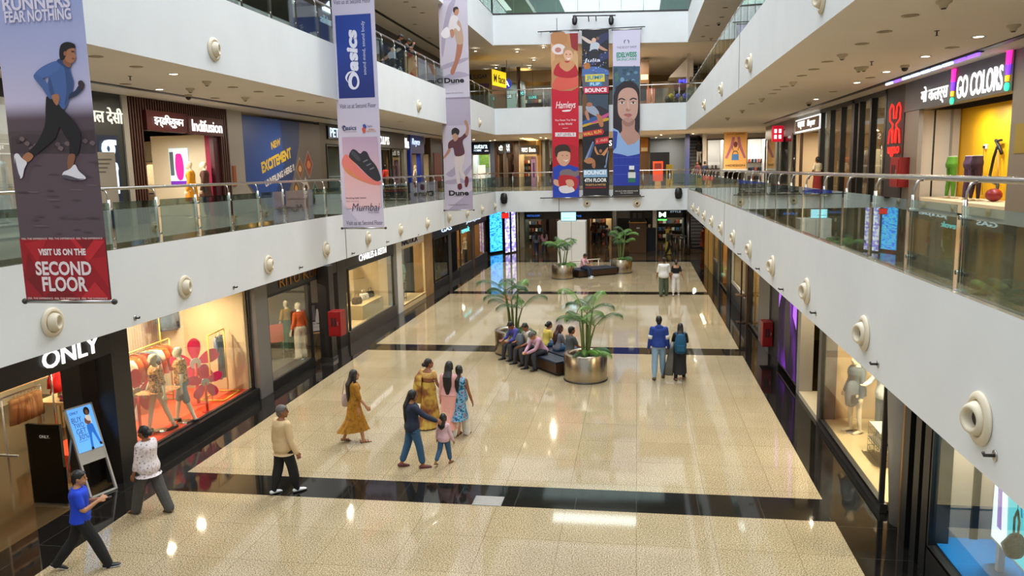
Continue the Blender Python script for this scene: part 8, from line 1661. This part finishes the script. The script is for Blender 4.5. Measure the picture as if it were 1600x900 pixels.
escalator('moving stairs rising from the first floor landing with people in front', gy(1078, 250, 59).x, gy(1098, 250, 59).x, 58.5, ZA, 3.5, 5.5, 14)
panel('column_back', None, None, (1098, 205, 1104, 268), 58, mat('pier_white'), .5, ZA, ZB)
farshop((1104, 215, 1132, 290), 60, mat('shop_white_lit', 'cfccc4', .6), 80, (1, .97, .92), z0=ZA, z1=ZB); farshop((1166, 215, 1200, 290), 60, mat('shop_white_lit'), 130, (1, .98, .95), z0=ZA, z1=ZB)
stocked('the shelves of the bright white shop right of the handbag poster', 'goods right of the handbag poster', (1168, 245, 1192, 268), 62.6, ZA, 3, 5, [NAVYC, cloth('goods_a'), BLACK, WWALL], 2.2); stocked('the shelves of the white shop left of the handbag poster', 'goods left of the handbag poster', (1106, 245, 1130, 268), 62.6, ZA, 3, 5, [CHAR, LGREY, cloth('goods_d'), WWALL], 1.6)
panel('wall_back_lintel', None, None, (1100, 207, 1200, 216), 59.7, mat('lintel_pale', 'c9c5bb', .6), .3); panel('trim_back', None, None, (1100, 216, 1200, 218), 59.6, DKWOOD, .1)
t = panel('standing_poster', 'tall orange handbag poster with two pink arms and a blue bag', 'poster', (1131.5, 206, 1167, 264), 57.0, mat('poster_apricot', 'e3ae66', .5), .15); w, h = t['w'], t['h']; b = MB(); fq = lambda u, v, k=1: (-w/2+w*u, -.012-.004*k, h*v)
AR, AR2 = mat('arm_mauve', 'a8627e', .6), mat('bag_blue_print', '3f78c0', .5)
b.flat([fq(*q) for q in ((.34, .86), (.46, .86), (.42, .66), (.14, .28), (.04, .3), (.26, .62))], AR); b.flat([fq(*q) for q in ((.68, .86), (.56, .86), (.6, .66), (.88, .28), (.96, .3), (.76, .62))], AR); b.flat([fq(u, v, 2) for u, v in smooth_loop([(.5, .74), (.58, .7), (.57, .62), (.5, .58), (.42, .62), (.42, .7)])], mat('poster_face', '6a3020', .6))
b.flat([fq(*q, 2) for q in ((.33, .24), (.65, .24), (.63, .4), (.35, .4))], AR2)
for a_, c_ in (((.36, .4), (.42, .48)), ((.42, .48), (.56, .48)), ((.56, .48), (.62, .4)), ((.34, .62), (.4, .5)), ((.66, .62), (.6, .5))):
    d_ = Vector((c_[0]-a_[0], c_[1]-a_[1])); n_ = Vector((-d_.y, d_.x)).normalized()*.012; b.flat([fq(a_[0]+n_.x, a_[1]+n_.y, 2), fq(c_[0]+n_.x, c_[1]+n_.y, 2), fq(c_[0]-n_.x, c_[1]-n_.y, 2), fq(a_[0]-n_.x, a_[1]-n_.y, 2)], DKWOOD)
put_text(b, 'HIDESIGN', fq(.5, .095, 2), (1, 0, 0), (0, 0, 1), w*.84, h*.06, INK, .02); put_text(b, 'SLOW CRAFTED', fq(.5, .94, 2), (1, 0, 0), (0, 0, 1), w*.8, h*.035, INK, .01); b.build('printed_picture', t, recalc=False)
on_panel(t, 'stand_foot', -.04, -.06, 1.04, 0, WHITE, -.1, .1)
for (x, y), lb_, m, rz_ in (((1090, 262), 'person in a maroon top before the first floor escalator', C('top_wine', '4a2228'), 2.6), ((1101, 264), 'person in navy seen from behind before the first floor escalator', C('top_navy'), .2), ((1092, 240), 'person riding the first floor escalator in white trousers', C('top_ink'), .1)):
    ride = 'riding' in lb_; p = gy(x, 270, 60.5 if ride else 56.5); human('person', lb_, Vector((p.x, 60.5 if ride else 56.5, ZA+(1.52 if ride else 0))), rz_, 1.7, False, SKIN1, dict(armR=(10, 10, 40), armL=(8, 10, 20)), top=dict(m=m, sleeve='elbow', hem=-.05), bottom=dict(m=WHT if ride else BLK), hair=('short', HAIR), shoes=('shoe', CHAR), voxel=.015)

# ================================================================== FAR SIDE: SECOND FLOOR (deck 9.64)
ZC, ZD = 9.65, 13.36; SY = 63.0
panel('wall_back_second', None, None, (520, 80, 1330, 190), SY+5, mat('back_tan'), .3, ZC, ZD)
t = panel('shopfront', 'mustard brown shop front behind the upper left railing', 'shop front', (733, 117, 769, 165), 54.5, mat('front_mustard', '7a5f1c', .5), 2.5, z0=ZC, z1=12.6); text_panel(t, 'SUGAR', .5, .84, .62, .1, INK, .03); on_panel(t, 'purple_strip', .42, .58, .88, .68, mat('strip_purple', '4a2a4a', .5), 0, .02); on_panel(t, 'dark_disc', .0, .72, .12, .9, BLACK, 0, .02)
BEAD = mat('lamp_gold')
a_ = gy(769, 117, 54.5); c_ = gy(791, 127, 57.0); t = thing('shop_sign', 'bright yellow angled sign with black lettering upstairs at the far left', 'sign', ((a_+c_)/2)); d_ = (Vector((c_.x, 57.0, 0))-Vector((a_.x, 54.5, 0))); L_ = d_.length; az = math.atan2(d_.y, d_.x); t.rotation_euler.z = az; t.location.z = 12.05
b = MB(); b.box(-L_/2, L_/2, 0, .15, -.5, .55, mat('sign_yellow', 'f0d818', .5, emit=.45)); b.build('board', t); b = MB(); put_text(b, 'M face', (0, -.02, 0), (1, 0, 0), (0, 0, 1), L_*.8, .55, INK, .04); b.build('lettering', t)
b = MB(); b.box(-L_/2, L_/2, .05, .3, -2.4, -.52, mat('shop_dim_brown')); b.build('front_wall', t)
p = gy(792, 131, 57.5); t = thing('projecting_sign', 'round blue sign beside the yellow angled sign', 'sign', p); b = MB(); b.tube([(0, -.06, 0), (0, .06, 0)], .36, mat('sign_royal', '1c2f9a', .4, emit=.4), 20); b.build('face', t); b = MB(); put_text(b, 'A', (0, -.07, 0), (1, 0, 0), (0, 0, 1), None, .4, GLOWB, .04); b.build('lettering', t); b = MB(); b.tube([(0, 0, .36), (0, 0, ZD+.25-p.z)], .02, CHAR, 6); b.build('hanger', t)
farshop((772, 130, 812, 172), 60, mat('shop_cool', '8b9a98', .6), 90, (.9, 1, 1), z0=ZC, z1=ZD-.9); farshop((812, 130, 862, 172), 62, mat('shop_grey_lit'), 80, (.95, 1, 1), z0=ZC, z1=ZD-.9); panel('wall_back_lintel', None, None, (770, 112, 1000, 128), 62.4, mat('back_tan'), .2, ZD-.9, ZD)
panel('column_back', None, None, (784, 140, 791, 172), 59.8, BLACK, .4, ZC, ZD); panel('column_back', None, None, (808, 135, 813, 172), 60, DKWOOD, .4, ZC, ZD); panel('column_back', None, None, (898, 90, 908, 172), 62, DKWOOD, .4, ZC, ZD)
for px, lb_, m in (((773, 146, 783, 153), 'ice blue lit sign behind the far upper railing', GLOWB), ((792, 147, 800, 154), 'second ice blue lit sign behind the far upper railing', GLOWB), ((813, 142, 819, 150), 'cyan lit mark behind the far upper railing', GLOWC), ((825, 149, 840, 155), 'cyan tilted lit sign behind the far upper railing', GLOWC)):
    t = panel('shop_sign', lb_, 'sign', px, 59.5, CHAR, .1); text_panel(t, 'HO' if '813' in str(px) else 'LUXE', .5, .5, .8, .7, mat(m.name), .03); on_panel(t, 'drop_rod', .48, 1.0, .52, 1+(ZD+.2-t.location.z-t['h'])/t['h'], CHAR, -.06, .03)
stocked('the wall rack behind the far upper railing', 'goods behind the far upper railing', (814, 150, 858, 168), 64.6, ZC, 3, 8, SH, 2.0); stocked('the pale rack near the blue signs upstairs', 'goods near the blue signs upstairs', (774, 150, 783, 168), 62.6, ZC, 3, 3, [LGREY, WWALL, cloth('goods_c'), WWALL], 2.0)
t = panel('kiosk', 'tall brown kiosk upstairs right of the portrait banner top', 'kiosk', (1000, 100, 1014, 165), 57, mat('kiosk_brown'), 1.2, z0=ZC, z1=ZD-.3); on_panel(t, 'white_band', .1, .62, .9, .72, IVORY, 0, .02); on_panel(t, 'dark_recess', .05, .2, .8, .55, BLACK, -.005, .01)
t = panel('red_rack', 'red rack beside the brown kiosk upstairs', 'rack', (1010, 138, 1024, 165), 56, mat('rack_red', '7a2016', .5), .4, z0=ZC+.02)
for i in range(5): on_panel(t, 'slat', .06+.19*i, .05, .14+.19*i, .95, mat('rack_slat', 'd09a78', .5), 0, .02)
panel('wall_back_partition', None, None, (1018, 128, 1054, 165), 60, mat('partition_tan', 'a4957c', .6), .2, ZC, 11.9); t = panel('banner_board', 'purple brown board over the flower stall upstairs', 'board', (1053, 128, 1073, 141), 56.5, mat('board_plum', '5a3f40', .5), .15); on_panel(t, 'hanger_post', .0, -1.6, .06, 0, STEEL, -.1, .06); on_panel(t, 'hanger_post', .94, -1.6, 1.0, 0, STEEL, -.1, .06)
t = panel('flower_stall', 'dark flower and trinket stall under the plum board upstairs', 'stall', (1040, 150, 1073, 166), 56, mat('stall_dark', '3a3d46', .5), .6, z0=ZC+.01)
for i, cl in enumerate(('20283c', '8d8a22', '5c5a52', '3a44b8', '7a7f2a', '4a4ed0')):
    b = MB(); b.ball((-t['w']/2+t['w']*(.1+.16*i), -.1, t['h']*(.75+.2*(i % 2))), .2, mat('trinket_%d' % i, cl, .6, vary=.3, vscale=10), 10); b.build('trinket', t)
SL = mat('soffit_white_slope', 'cfcbc0', .6)
pq = [gy(1043, 128, 60), gy(1074, 128, 60), gy(1077, 92, 60)]; b = MB(); b.extrude([(pq[0].x, 57.5, 11.9), (pq[1].x+.25, 57.5, 11.9), (pq[1].x+.25, 57.5, ZD), (pq[1].x, 57.5, ZD)], (0, 4, 0), SL); structure(b.build('wall_back_stairside'))
escalator('moving stairs seen at the upper right floor with dark treads', gy(1077, 110, 60).x, gy(1097, 110, 60).x, 58.0, ZC, 3.6, 5.0, 15)
panel('column_back', None, None, (1073, 90, 1077.5, 165), 55.5, mat('pier_white'), .4, ZC, ZD)
for k in range(4): panel('column_back', None, None, (1107+4*k, 95, 1109.5+4*k, 125), 57, mat('pier_white'), .2, ZC, ZD)
b = MB(); p = gy(1067, 127, 56.4); t = thing('neon_mark', 'small blue neon mark above the plum board', 'sign', (p.x, 56.45, p.z)); put_text(b, 'MJ', (0, 0, 0), (1, 0, 0), (0, 0, 1), .55, .3, mat('neon_blue', '4a4cff', .5, emit=1.6), .04, depth=.05); b.build('lettering', t)
# upper left: dark shopfront wall with the glowing sports sign
block('wall_left_second', -13.9, -13.6, 12, 55, 9.63, 13.5, mat('front_charcoal', '3a3c3c', .5)); p = gx(509, 20, -13.55); t = thing('glowing_logo', 'white glowing three stripe mountain logo with lowercase name upstairs', 'sign', p)
b = MB()
for i, (h0, h1) in enumerate(((.12, .25), (.1, .45), (.08, .65))):
    y = -.4+.32*i; b.extrude([(0, y, 0), (0, y+.24, 0), (0, y+.24-.12*h1, h1*.9), (0, y-.12*h1, h1*.9*.75)], (.04, 0, 0), GLOWB)
b.build('stripes', t); b = MB(); put_text(b, 'adidas', (0, 0, -.3), RL, (0, 0, 1), 1.2, .34, GLOWB, .02, depth=.04); b.build('lettering', t)
lampd(-11.5, 24, 13.4, 40, sx=.14, sy=.14); lampd(-11.5, 33, 13.4, 40, sx=.14, sy=.14)
block('wall_right_second', 9.0, 9.3, 12, 55, 9.6, 13.3, mat('front_stone', '8d8678', .5)); lampd(6, 30, 13.2, 60, sx=.14, sy=.14); lampd(6, 44, 13.2, 60, sx=.14, sy=.14)
